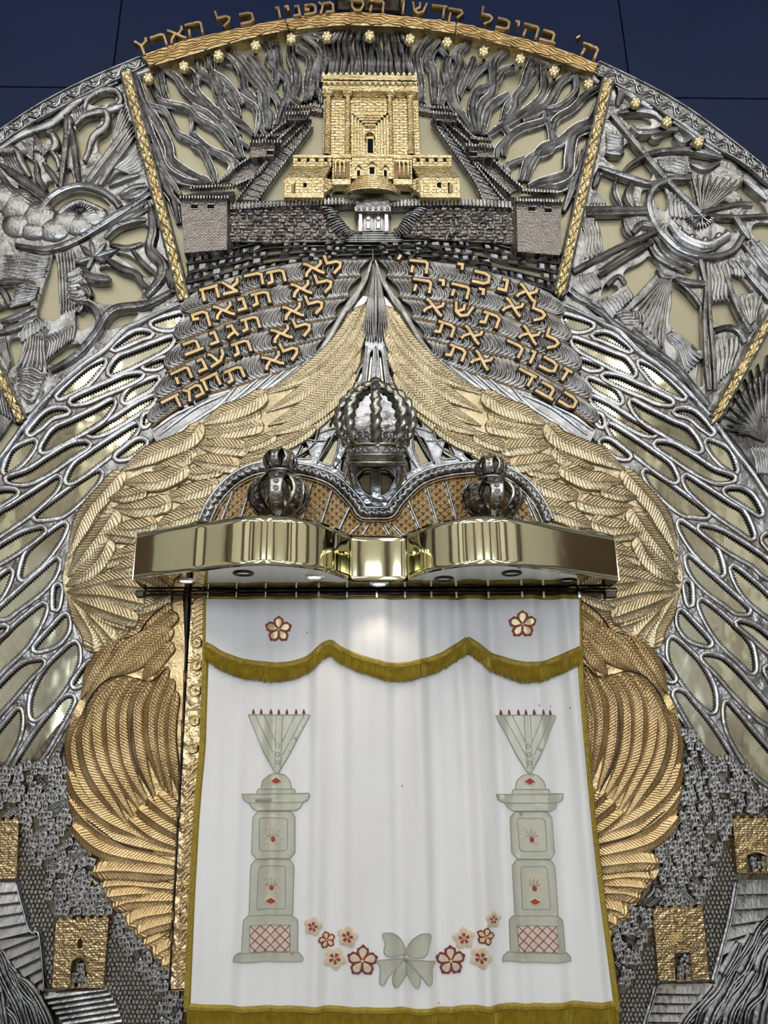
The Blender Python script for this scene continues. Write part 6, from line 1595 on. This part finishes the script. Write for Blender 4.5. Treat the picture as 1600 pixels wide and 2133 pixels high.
def column_motif(sh_, lab):
    root = thing('embroidered_column', at(558, 2000, CDp), None, None); root['label'] = lab
    root.parent = cur; root.location = Vector(ORG[root.name]) - Vector(ORG[cur.name])
    M_ = lambda p: np.stack([(axR(p[:, 1]) + (p[:, 0] - axL(p[:, 1])) * 0.985) if sh_ else p[:, 0], p[:, 1] + (1 if sh_ else 0)], 1)

    def patch(s, mat='sage', nm='patch', ex=0.003, cord='sage_cord', k='U', sm=False):
        p = M_(z(k, s)) if isinstance(s, str) else M_(np.asarray(s))
        p = smooth_path(p, 4, True) if sm else arc_resample(p, 4, closed=True)
        o = cur_patch(p, mat, nm, root, ex)
        if cord: cur_strand(np.vstack([p, p[:1]]), 1.1, 0.003, cord, nm + '_cord', root, ex + 0.002, (1, 1), 4, False)
        return o
    patch('395,1220 400,1190 430,1166 790,1166 815,1190 820,1220', nm='plinth')
    patch('450,1165 460,970 490,940 750,940 785,970 785,1165', nm='pedestal')
    patch('495,940 505,640 530,602 738,602 762,640 755,938', nm='lower_block')
    patch('510,560 518,345 548,312 745,312 770,345 768,560 738,596 540,596', nm='upper_block')
    patch('495,257 815,257 800,290 768,305 542,305 512,288', nm='lower_moulding')
    patch('448,207 860,202 850,240 815,257 492,257 460,240', nm='capital')
    patch('540,205 548,175 768,175 772,204', nm='dome_base')
    patch('565,175 575,125 615,90 660,80 708,90 738,125 750,175', nm='dome')
    patch(z('P', '518,1489 646,1489 600,1576 578,1612 571,1606 552,1570'), nm='menorah')
    for s in ((533, 1490, 571, 1572), (551, 1490, 573, 1545), (633, 1490, 589, 1572), (614, 1490, 588, 1545), (575, 1490, 572, 1600), (589, 1490, 584, 1600)):
        cur_strand(M_(np.array([[s[0], s[1]], [s[2], s[3]]], float)), 0.9, 0.0025, 'sage_cord', 'menorah_branch', root, 0.0055, (1, 1), 5, False)
    for y in (1553, 1571, 1588):
        th = np.linspace(0, 2 * np.pi, 13); cur_strand(M_(np.stack([578.5 + 4.2 * np.cos(th), y + 4.6 * np.sin(th)], 1)), 0.8, 0.0025, 'sage_cord', 'menorah_ring', root, 0.006, (1, 1), 3, False)
    for u in (528.5, 545, 564.5, 580.5, 597.5, 617, 633):
        patch(np.array([(u, 1476), (u + 2.2, 1481), (u + 3.4, 1486), (u + 2.2, 1490), (u, 1491.5), (u - 2.2, 1490), (u - 3.4, 1486), (u - 2.2, 1481)]), 'maroon_thread', 'flame', 0.004, None)
    patch('500,1000 740,1000 738,1160 498,1160', 'pale_applique', 'lattice_ground', 0.005)
    for k in range(-2, 5):
        for sg in (1, -1):
            x0 = 500 + k * 60; pts = []
            a = np.array([x0, 1000.0]); c = np.array([x0 + 160, 1160.0])
            if sg < 0: a = np.array([740 - k * 60, 1000.0]); c = np.array([740 - k * 60 - 160, 1160.0])
            t0, t1 = 0.0, 1.0
            dx = c[0] - a[0]
            ts = sorted(((500 - a[0]) / dx, (740 - a[0]) / dx)); t0, t1 = max(0, ts[0]), min(1, ts[1])
            if t1 - t0 < 0.12: continue
            q = np.array([a + (c - a) * t0, a + (c - a) * t1]); cur_strand(M_(q * 0.34375 + np.array(ZO['U'])), 0.9, 0.0025, 'red_thread', 'lattice_thread', root, 0.008, (1, 1), 6, False)
    for s in ('565,350 715,350 726,362 722,540 710,550 570,550 556,540 556,362 565,350', '552,660 560,642 700,640 712,655 712,900 540,902 552,660'):
        cur_strand(M_(z('U', s)), 1.0, 0.0028, 'sage_cord', 'inner_frame', root, 0.0055, (1, 1), 5, False)
    for (cx_, cy_) in ((636, 450), (626, 745)):
        c = np.array([cx_, cy_]) * 0.34375 + np.array(ZO['U'])
        lf = []
        for a, rr in ((-150, 15), (-128, 22), (-110, 13), (-100, 24), (-52, 14), (-38, 25), (-15, 16), (0, 29), (15, 16), (38, 25), (52, 14), (100, 24), (110, 13), (128, 22), (150, 15)):
            lf.append(c + np.array([rr * 0.86 * math.sin(math.radians(a)), -rr * math.cos(math.radians(a)) + 4]))
        lf = np.array(lf)
        cur_strand(M_(lf), 1.0, 0.003, 'cream_thread', 'leaf_outline', root, 0.0055, (1, 1), 3)
        cur_strand(M_(np.array([lf[0], c + (0, 16), lf[-1]])), 1.0, 0.003, 'cream_thread', 'leaf_outline', root, 0.0055, (1, 1), 3)
        for a in (-70, -35, 0, 35, 70): cur_strand(M_(np.array([c + (0, 8), c + (16 * math.sin(math.radians(a)), 6 - 16 * math.cos(math.radians(a)))])), 0.5, 0.002, 'maroon_thread', 'leaf_vein', root, 0.005, (1, 1), 4, False)
        th = np.linspace(0, 2 * np.pi, 14, endpoint=False); patch(np.stack([c[0] + 5 * np.cos(th), c[1] + 11 + 7 * np.sin(th)], 1), 'red_thread', 'seed', 0.006, None)
    for (cx_, cy_) in ((655, 128), (622, 857)):
        c = np.array([cx_, cy_]) * 0.34375 + np.array(ZO['U'])
        patch(np.array([c + (0, -8), c + (13, 0), c + (0, 8), c + (-13, 0)]), 'red_thread', 'diamond', 0.005, 'cream_thread')


column_motif(False, 'left embroidered column topped by a seven-flame menorah')
column_motif(True, 'right embroidered column topped by a seven-flame menorah')
for (u, w) in ((1122, 1470), (1148, 1471), (1186, 1475), (838, 1637), (1083, 1745), (914, 2090), (640, 1318)):
    v_, f_ = bump_dome((u, w), 1.7, CDp, 0.0008, n=8, rings=2, sq=1.6); mk('stain_spot', drape(v_, 0.0025 if w > 1340 else 0.016), f_, 'stain', cur)

# ---------------------------------------------------------------- gold door frame strip at the left of the curtain
fr = thing('door_frame', at(375, 2060, 0.05), 'narrow embossed gold door jamb with dark hinge line left of the curtain', 'door frame')
plate(arc_resample(z('P', '398,1236 470,1236 470,2060 354,2060'), 14, closed=True), (), 0.0, 0.075, 1.2, wobble(7, 0.003, 12), 9).mk('jamb', 'bronze_frame', fr)
v, f = strand(z('P', '392,1240 385,1420 372,1700 353,2062'), 3.4, 0.055, 0.028, 0, (1, 1), 14, 5); mk('hinge_post', v, f, 'iron', fr)
v, f = strand(z('P', '353,2062 410,2062'), 2.0, 0.06, 0.03, 0, (1, 1), 10, 5); mk('sill_edge', v, f, 'patina', fr)
for y in (1410, 1515, 1690, 1905, 1950):
    u = np.interp(y, [1240, 1420, 1700, 2062], [392, 385, 372, 353])
    v, f = strand([(u, y - 13), (u, y + 13)], 4.4, 0.06, 0.032, 0, (1, 1), 6, 7); mk('hinge_knuckle', v, f, 'patina', fr)
for (u, w, r) in ((409, 1338, 10), (409, 1384, 11), (406, 1437, 12), (405, 1500, 10), (402, 1558, 10)):
    th = np.linspace(0, 2 * np.pi, 17); v, f = strand(np.stack([u + r * np.cos(th), w + r * np.sin(th)], 1), 3, 0.076, 0.018, 0, (1, 1), 4, 7, 1, False); mk('embossed_ring', v, f, 'gold_vine', fr)
    v, f = bump_dome((u, w), 4, 0.076, 0.016, n=10, rings=3); mk('embossed_boss', v, f, 'gold_vine', fr)
for i in range(30):
    y = 1595 + i * 15.5; u = np.interp(y, [1240, 2062], [404, 362]) + 4
    v, f = strand([(u - 4, y + 12), (u + 6, y + rng.uniform(-2, 4)), (u + 17, y - rng.uniform(2, 14)), (u + 32, y - rng.uniform(4, 26))], 4.5, 0.074, 0.016, 2, (0.6, 0.5), 5, 7); mk('embossed_leaf', v, f, 'gold_lower', fr)
for i in range(8):
    y = 1250 + i * 10; v, f = strand([(402, y + 8), (412, y), (428, y - 6)], 4.0, 0.074, 0.014, 2, (0.6, 0.5), 5, 7); mk('embossed_leaf', v, f, 'gold_lower', fr)

# ---------------------------------------------------------------- city reliefs in the lower corners
def house_mesh(k):
    w, h, d = 0.030, 0.032, 0.026; b = MB()
    b.box(-w / 2, w / 2, 0, d, 0, h, 0)
    b.box(-w / 2 - 0.0015, w / 2 + 0.0015, 0, d + 0.002, h - 0.004, h, 0)
    for x in ((-0.007, 0.007) if k != 2 else (0.0,)):
        b.box(x - 0.003, x + 0.003, d - 0.004, d + 0.0006, h * 0.35, h * 0.70, 1)
    if k in (0, 2):
        prof = [(w * 0.46 * math.cos(a), h + w * 0.36 * math.sin(a)) for a in np.linspace(0, math.pi / 2 - 0.02, 5)]
        v, f = lathe(0, -d * 0.5, prof, 12); b.add(v, f, 0)
    elif k == 1:
        b.add([(-w * .5, -d, h), (w * .5, -d, h), (w * .5, 0, h), (-w * .5, 0, h), (0, -d * .5, h + 0.012)], [(0, 1, 4), (1, 2, 4), (2, 3, 4), (3, 0, 4)], 0)
    else:
        b.box(-w * 0.2, w * 0.2, 0.002, d * 0.7, h, h + 0.010, 0)
    v, f, m = b.get()
    me = bpy.data.meshes.new('house'); me.from_pydata(v.tolist(), [], f)
    me.materials.append(MT['silver_city']); me.materials.append(MT['dark_line'])
    me.polygons.foreach_set('material_index', np.array(m, np.int32)); me.update()
    return me


HM = [house_mesh(k) for k in range(4)]


def stone_mesh(seed):
    r = np.random.default_rng(seed); n = 7; th = np.linspace(0, 2 * np.pi, n, endpoint=False); rr = r.uniform(0.82, 1.08, n)
    v = [(0.5 * rr[i] * math.cos(th[i]), 0, 0.5 * rr[i] * math.sin(th[i])) for i in range(n)] + [(0.34 * rr[i] * math.cos(th[i]), -0.8, 0.34 * rr[i] * math.sin(th[i])) for i in range(n)]
    me = bpy.data.meshes.new('stone'); me.from_pydata(v, [], [(i, (i + 1) % n, n + (i + 1) % n, n + i) for i in range(n)] + [tuple(range(n, 2 * n))]); me.materials.append(MT['silver_city']); me.update()
    return me


SM = [stone_mesh(k) for k in range(5)]


def place(me, name, u, w, d, parent, s, rot=0.0):
    o = bpy.data.objects.new(name, me); COL.objects.link(o)
    o.parent = parent; o.location = Vector(at(u, w, d)) - Vector(ORG[parent.name]); o.rotation_euler = (0, rot, 0); o.scale = s
    return o


STAIRS = {'L': [('N', '20,210 100,140', '60,230 140,170'), ('N', '300,150 430,110', '320,180 440,140'), ('N', '200,360 300,260', '230,380 310,300'), ('N', '370,440 460,370', '400,460 480,400'), ('N', '310,480 350,570', '350,470 390,560'), ('N', '310,650 380,760', '350,640 420,750'), ('N', '430,890 540,820', '450,910 550,850'), ('N', '600,590 720,680', '610,620 710,710'), ('N', '470,610 540,550', '500,630 560,590'), ('N', '880,1120 940,1220', '920,1110 970,1200'), ('N', '240,-20 300,50', '270,-40 330,30'), ('M', '350,1220 400,1110', '380,1230 420,1130'), ('N', '430,260 510,320', '440,290 510,350'), ('N', '1140,1520 1220,1440', '1160,1550 1230,1480')],
          'R': [('Q', '1160,240 1230,170', '1190,260 1250,200'), ('Q', '1160,360 1250,430', '1180,340 1260,400'), ('Q', '1160,590 1200,490', '1200,600 1230,510'), ('Q', '1060,610 1150,710', '1090,600 1170,680'), ('Q', '980,690 1100,810', '1010,670 1130,790'), ('Q', '790,810 870,740', '820,820 890,770'), ('Q', '720,1010 770,890', '760,1020 800,910'), ('Q', '630,1030 730,1110', '640,1000 740,1080'), ('Q', '570,1190 640,1270', '590,1170 660,1250'), ('O', '1090,1270 1170,1240', '1100,1300 1190,1270'), ('Q', '1310,130 1390,90', '1320,160 1400,120'), ('Q', '1530,210 1600,150', '1550,240 1620,180'), ('O', '1230,1290 1310,1400', '1260,1280 1330,1380')]}
COB = {'L': ['140,215 215,500 300,540 320,800 365,900 350,1350 305,1350 265,1000 195,980 115,660 105,640 130,600', '735,890 775,885 800,1000 900,1190 1060,1390 1050,1650 830,1650 790,1500 740,1360 700,1340 725,1100'],
       'R': ['1255,480 1360,410 1385,600 1400,650 1340,1000 1240,1320 1212,1310 1168,830 1190,720', '690,1350 760,1110 830,1030 868,1310 850,1360 780,1660 630,1660 600,1400']}
HS = {'L': ['-60,-110 60,-100 300,-160 480,-190 465,0 470,100 560,300 640,420 620,560 740,680 780,800 720,885 380,890 330,800 305,540 230,515 140,215 -60,225', '785,830 880,920 1130,1180 1130,1380 1230,1390 1230,1640 1060,1640 1065,1390 905,1190 805,1000'],
      'R': ['1040,-150 1010,-400 1090,-320 1180,-190 1430,-120 1560,60 1720,250 1720,230 1360,225 1340,300 1255,470 1200,640 1150,820 830,825 800,780 880,640 870,540 820,420 1000,280 1030,100', '650,850 812,830 830,1010 760,1090 700,1240 680,1350 590,1340 555,1000']}
BASE = {'L': z('P', '-120,1585 60,1588 120,1510 160,1480 175,1600 190,1730 240,1790 300,1890 370,1990 372,2050 400,2060 400,2230 -120,2230'), 'R': z('P', '1405,1470 1440,1560 1480,1578 1547,1600 1600,1655 1720,1700 1720,2230 1250,2230 1240,1960 1290,1890 1330,1820 1350,1780 1380,1720 1400,1640')}
city = {}
for key, lab in (('L', 'left'), ('R', 'right')):
    ct = thing('city_relief', at(150 if key == 'L' else 1450, 2100, 0.02), 'dark silver relief of a hillside town with domed houses at lower %s' % lab, 'relief'); city[key] = ct
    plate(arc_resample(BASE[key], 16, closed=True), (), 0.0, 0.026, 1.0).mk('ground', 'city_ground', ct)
    for (k, a, c) in STAIRS[key]:
        A, B = z(k, a), z(k, c); n = max(5, int(np.linalg.norm(A[1] - A[0]) / 4.2)); b = MB()
        for i in range(n):
            t = i / (n - 1); b.add(*strand([A[0] + (A[1] - A[0]) * t, B[0] + (B[1] - B[0]) * t], 1.5, 0.045, 0.012, 0, (1, 1), 6, 5))
        q = np.vstack([A, B[::-1]]); b2 = plate(q, (), 0.02, 0.045, 0.6); v, f, _ = b2.get(); b.add(v, f); b.mk('stair_flight', 'silver', ct)
    stl = [np.vstack([z(k, a), z(k, c)]).mean(0) for (k, a, c) in STAIRS[key]]
    for s in HS[key]:
        poly = z('N' if key == 'L' else 'Q', s); (x0, y0), (x1, y1) = poly.min(0), poly.max(0)
        y = y0 + 6; row = 0
        while y < y1 + 4:
            x = x0 + (row % 2) * 7.7
            while x < x1:
                u, w = x + rng.uniform(-2.5, 2.5), y + rng.uniform(-2.5, 2.5)
                if inside(poly, np.array([[u, w]]))[0] and min(np.hypot(u - q[0], w - q[1]) for q in stl) > 13 and rng.random() < 0.93:
                    sc = rng.uniform(0.95, 1.3)
                    place(HM[rng.choice((0, 0, 0, 1, 2, 3))], 'house', u, w + 5, 0.024, ct, (sc * rng.uniform(0.8, 1.1), 1.0, sc * rng.uniform(0.75, 1.1)), rng.uniform(-0.35, 0.35)).location.y -= rng.uniform(-0.006, 0.010)
                x += 15.5
            y += 14.5; row += 1
    for s in COB[key]:
        poly = z('N' if key == 'L' else 'Q', s); (x0, y0), (x1, y1) = poly.min(0), poly.max(0); y = y0; row = 0
        while y < y1:
            x = x0 + (row % 2) * 4
            while x < x1:
                u, w = x + rng.uniform(-1, 1), y + rng.uniform(-1, 1)
                if inside(poly, np.array([[u, w]]))[0]: place(rng.choice(SM), 'stone', u, w, 0.024, ct, (0.021 * rng.uniform(0.8, 1.1), 0.014, 0.026 * rng.uniform(0.8, 1.1)), rng.uniform(-0.3, 0.3))
                x += 8.6
            y += 9.8; row += 1
for key, pts in (('L', [(160, 2040), (172, 2036), (166, 2052), (178, 2053), (158, 2056), (170, 2020)]), ('R', [(1415, 2030), (1428, 2024), (1420, 2012), (1432, 2038), (1414, 2043), (1426, 2003), (1566, 1800), (1578, 1808), (1590, 1799), (1570, 1815), (1588, 1814)])):
    for (u, w) in pts: place(HM[rng.choice((0, 1, 2))], 'house', u, w, 0.024, city[key], (0.95, 0.8, 0.95), 0)
# big folded leaf shapes among the houses
for key, rows_ in (('L', ['N:300,160 380,120 440,95', 'N:340,220 400,170 440,110', 'N:470,500 530,420 560,370', 'N:480,510 560,430 580,370', 'N:470,515 560,470 630,420', 'N:640,780 690,740 740,690', 'N:650,800 720,780 770,790']), ('R', ['Q:810,410 920,360 1030,230', 'Q:815,415 880,460 930,560', 'Q:830,430 900,440 950,540', 'Q:1010,240 1060,270 1090,300', 'Q:760,760 790,680 830,650', 'Q:790,760 830,720 840,670', 'Q:1310,360 1330,290 1350,230'])):
    for s in rows_:
        k, p = s.split(':'); v, f = strand(z(k, p), 3.4, 0.036, 0.022, 0, (0.6, 0.5), 5, 5); mk('folded_roof', v, f, 'silver', city[key])


def steps(A, B, n, parent, d0=0.03):
    LA, LB = arc_resample(A, n=n + 1), arc_resample(B, n=n + 1)
    for i in range(n):
        q = np.array([LA[i], LB[i], LB[i + 1] * 0.93 + LB[i] * 0.07, LA[i + 1] * 0.93 + LA[i] * 0.07]); X = xz(np.vstack([q, q]), d0 + 0.03)
        D = [d0 + 0.016, d0 + 0.016, d0 + 0.034, d0 + 0.034, 0.01, 0.01, 0.01, 0.01]
        v = np.stack([X[:, 0], -np.array(D), X[:, 1]], 1)
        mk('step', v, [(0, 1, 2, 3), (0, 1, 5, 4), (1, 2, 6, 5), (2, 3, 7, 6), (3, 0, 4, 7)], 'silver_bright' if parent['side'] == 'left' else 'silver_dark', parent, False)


for lab, A, B, n, st in (('left', z('N', '-60,655 -60,900 -20,1060 60,1180 180,1310 290,1385'), z('N', '100,650 130,790 190,990 255,1005 285,1200 300,1370'), 11, ('N', '105,640 145,790 205,985 262,1000 300,1370')), ('left', z('N', '280,1400 310,1450 400,1570 440,1640 480,1720'), z('N', '700,1345 705,1345 712,1350 780,1480 840,1660'), 9, None),
                         ('right', z('Q', '1400,640 1370,800 1340,960 1290,1150'), z('Q', '1640,640 1640,800 1560,930 1450,1060'), 5, ('Q', '1398,640 1360,860 1300,1100 1235,1330')), ('right', z('Q', '870,1335 850,1420 820,1520 780,1650'), z('Q', '1235,1335 1200,1410 1120,1520 1020,1650'), 5, ('Q', '862,1335 840,1420 800,1550 770,1660'))):
    t = thing('stairway', at(*A.mean(0), 0.03), '', 'stairs'); t['side'] = lab
    t['label'] = {('left', 11): 'silver stairway below the gate at the left edge', ('left', 9): 'silver fan stairway below the lower left gate', ('right', 5): 'silver stairway below the gate at the right edge'}.get((lab, n), '')
    if lab == 'right' and A[0, 1] > 1900: t['label'] = 'silver stairway below the lower right gate beside the dark flames'
    steps(A, B, n, t)
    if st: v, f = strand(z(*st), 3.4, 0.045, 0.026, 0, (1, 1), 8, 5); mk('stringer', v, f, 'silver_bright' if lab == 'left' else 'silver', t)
    del t['side']


def gate(face, hole, label, window=None, merl=6, arch_pts=None, pointed=False, inner=None):
    t = thing('city_gate', at(*face.mean(0), 0.05), label, 'gate', 'gold city gates')
    hs = [arc_resample(hole, 4, closed=True)]
    if window is not None: hs.append(arc_resample(window, 3, closed=True))
    plate(arc_resample(face, 8, closed=True), hs, 0.028, 0.066, 0.8, wobble(4, 0.0012, 5), 7).mk('brick_face', 'gate_brick', t)
    a, c = face[0], face[1]
    for i in range(merl):
        p = a + (c - a) * ((i + 0.35) / merl); q = a + (c - a) * ((i + 0.85) / merl)
        X = xz([p, q], 0.066); b = MB(); b.box(X[0, 0], X[1, 0], 0.03, 0.066, X[0, 1] - 0.002, X[0, 1] + 0.011); b.mk('merlon', 'gate_brick', t)
    if arch_pts is not None:
        P_ = arc_resample(catmull(arch_pts, 8), 4.2); N = normals2(P_)
        for i in range(len(P_) - 1):
            c_ = (P_[i] + P_[i + 1]) / 2; v, f = strand([c_ - N[i] * 3.4, c_ + N[i] * 3.4], 1.8, 0.064, 0.012, 0, (1, 1), 3, 5); mk('voussoir', v, f, 'gold_bright', t)
    if inner is not None:
        P_ = arc_resample(catmull(inner, 8), 4); v, f = strand(P_, 1.8, 0.064, 0.014, 0, (1, 1), 4, 5); mk('arch_moulding', v, f, 'gold_bright', t)
    return t


gt = gate(z('N', '372,908 725,892 690,1360 345,1360'), z('N', '465,1358 470,1230 485,1180 520,1160 555,1170 578,1210 580,1250 572,1358'), 'gold brick gate with arched doorway and slit window, lower left', z('N', '516,1092 518,1045 535,1028 548,1045 548,1092'), 6, z('N', '462,1230 475,1180 520,1150 560,1160 585,1210 590,1250'))
for c in ((535, 960), (440, 1062), (628, 1055)):
    v, f = bump_dome(z('N', '%d,%d' % c)[0], 6, 0.064, 0.012, n=8, rings=3); mk('rosette', v, f, 'gold_bright', gt)
gt = gate(z('Q', '832,832 1165,826 1210,1308 872,1314'), z('Q', '985,1312 978,1140 985,1128 1076,1124 1085,1135 1096,1310'), 'gold brick gate with pointed arch and lantern, lower right', None, 6, z('Q', '965,1105 1030,1090 1095,1105'), True, z('Q', '945,1120 950,1050 1015,1000 1090,1050 1130,1110'))
for s in ('990,850 1020,850', '975,900 1035,895', '990,930 1030,925'):
    v, f = strand(z('Q', s), 3.5, 0.064, 0.02, 0, (1, 1), 4, 7); mk('lantern_moulding', v, f, 'gold_bright', gt)
v, f = bump_dome(z('Q', '998,842')[0], 8, 0.064, 0.025, n=10, rings=4); mk('lantern_dome', v, f, 'gold_bright', gt)
v, f = strand(z('Q', '960,1080 1015,1030 1075,1080'), 1.6, 0.064, 0.012, 0, (1, 1), 4, 5); mk('arch_moulding', v, f, 'gold_bright', gt)
gt = gate(z('N', '-150,250 125,236 110,634 -150,640'), z('N', '-90,638 -90,480 -20,470 -20,638'), 'gold brick gate cut off by the left edge of the picture', None, 5)
v, f = bump_dome(z('N', '55,310')[0], 9, 0.064, 0.015, n=10, rings=3); mk('rosette', v, f, 'gold_bright', gt)
gt = gate(z('Q', '1366,232 1720,226 1720,592 1395,596'), z('Q', '1462,594 1460,480 1475,462 1570,458 1590,475 1594,592'), 'gold brick gate at the right edge above the dark stairs', None, 6, z('Q', '1450,470 1520,448 1600,470'), False, z('Q', '1470,430 1485,390 1530,370 1575,390 1590,430'))

# dark flames in the bottom corners
for lab, key, rows_ in (('left', 'N', ['-40,1070 20,1150 80,1300 150,1420 190,1560 230,1680', '-40,1140 0,1250 60,1380 120,1500 170,1660', '-40,1260 10,1380 30,1500 60,1680', '40,1200 110,1290 150,1400 210,1480 260,1640', '0,1420 60,1500 110,1560 140,1680', '120,1300 180,1340 250,1440 310,1560 350,1680', '-40,1400 0,1500 0,1680', '90,1260 130,1340 190,1420 240,1480 300,1680', '-50,1500 -20,1600 20,1700']),
                       ('right', 'Q', ['1640,860 1540,960 1480,1080 1380,1200 1300,1330 1200,1450 1080,1600', '1640,960 1560,1060 1470,1200 1420,1320 1330,1430 1240,1600', '1640,1060 1570,1180 1540,1300 1450,1420 1380,1600', '1640,1160 1600,1280 1560,1400 1460,1500 1440,1640', '1500,1000 1430,1120 1340,1230 1260,1380 1150,1500 1100,1650', '1420,1060 1370,1160 1300,1280', '1640,1300 1580,1450 1540,1640', '1560,1000 1500,1130 1450,1240 1350,1350 1280,1500 1180,1660', '1640,1420 1600,1540 1600,1660', '1250,1340 1180,1430 1060,1560 1020,1660', '1400,1250 1330,1400 1250,1520 1200,1660', '1530,1250 1440,1400 1360,1520 1330,1660'])):
    t = thing('flame_bush', at(60 if lab == 'left' else 1540, 2100, 0.04), 'dark silver twisting flames in the lower %s corner' % lab, 'relief')
    for i, s in enumerate(rows_):
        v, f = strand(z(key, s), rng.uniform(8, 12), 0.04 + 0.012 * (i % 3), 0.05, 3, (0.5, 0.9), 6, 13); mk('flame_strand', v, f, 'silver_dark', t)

# black box fixed high on the wall behind the lettering
bx = thing('black_wall_box', at(766, 10, -0.05), 'black box on the blue wall behind the top lettering', 'box')
px('case', 'black', bx, 698, -60, 836, 26, BW + 0.0, -0.06, 0.01)
px('grille', 'iron', bx, 704, -50, 830, 20, -0.061, -0.055, 0.001)
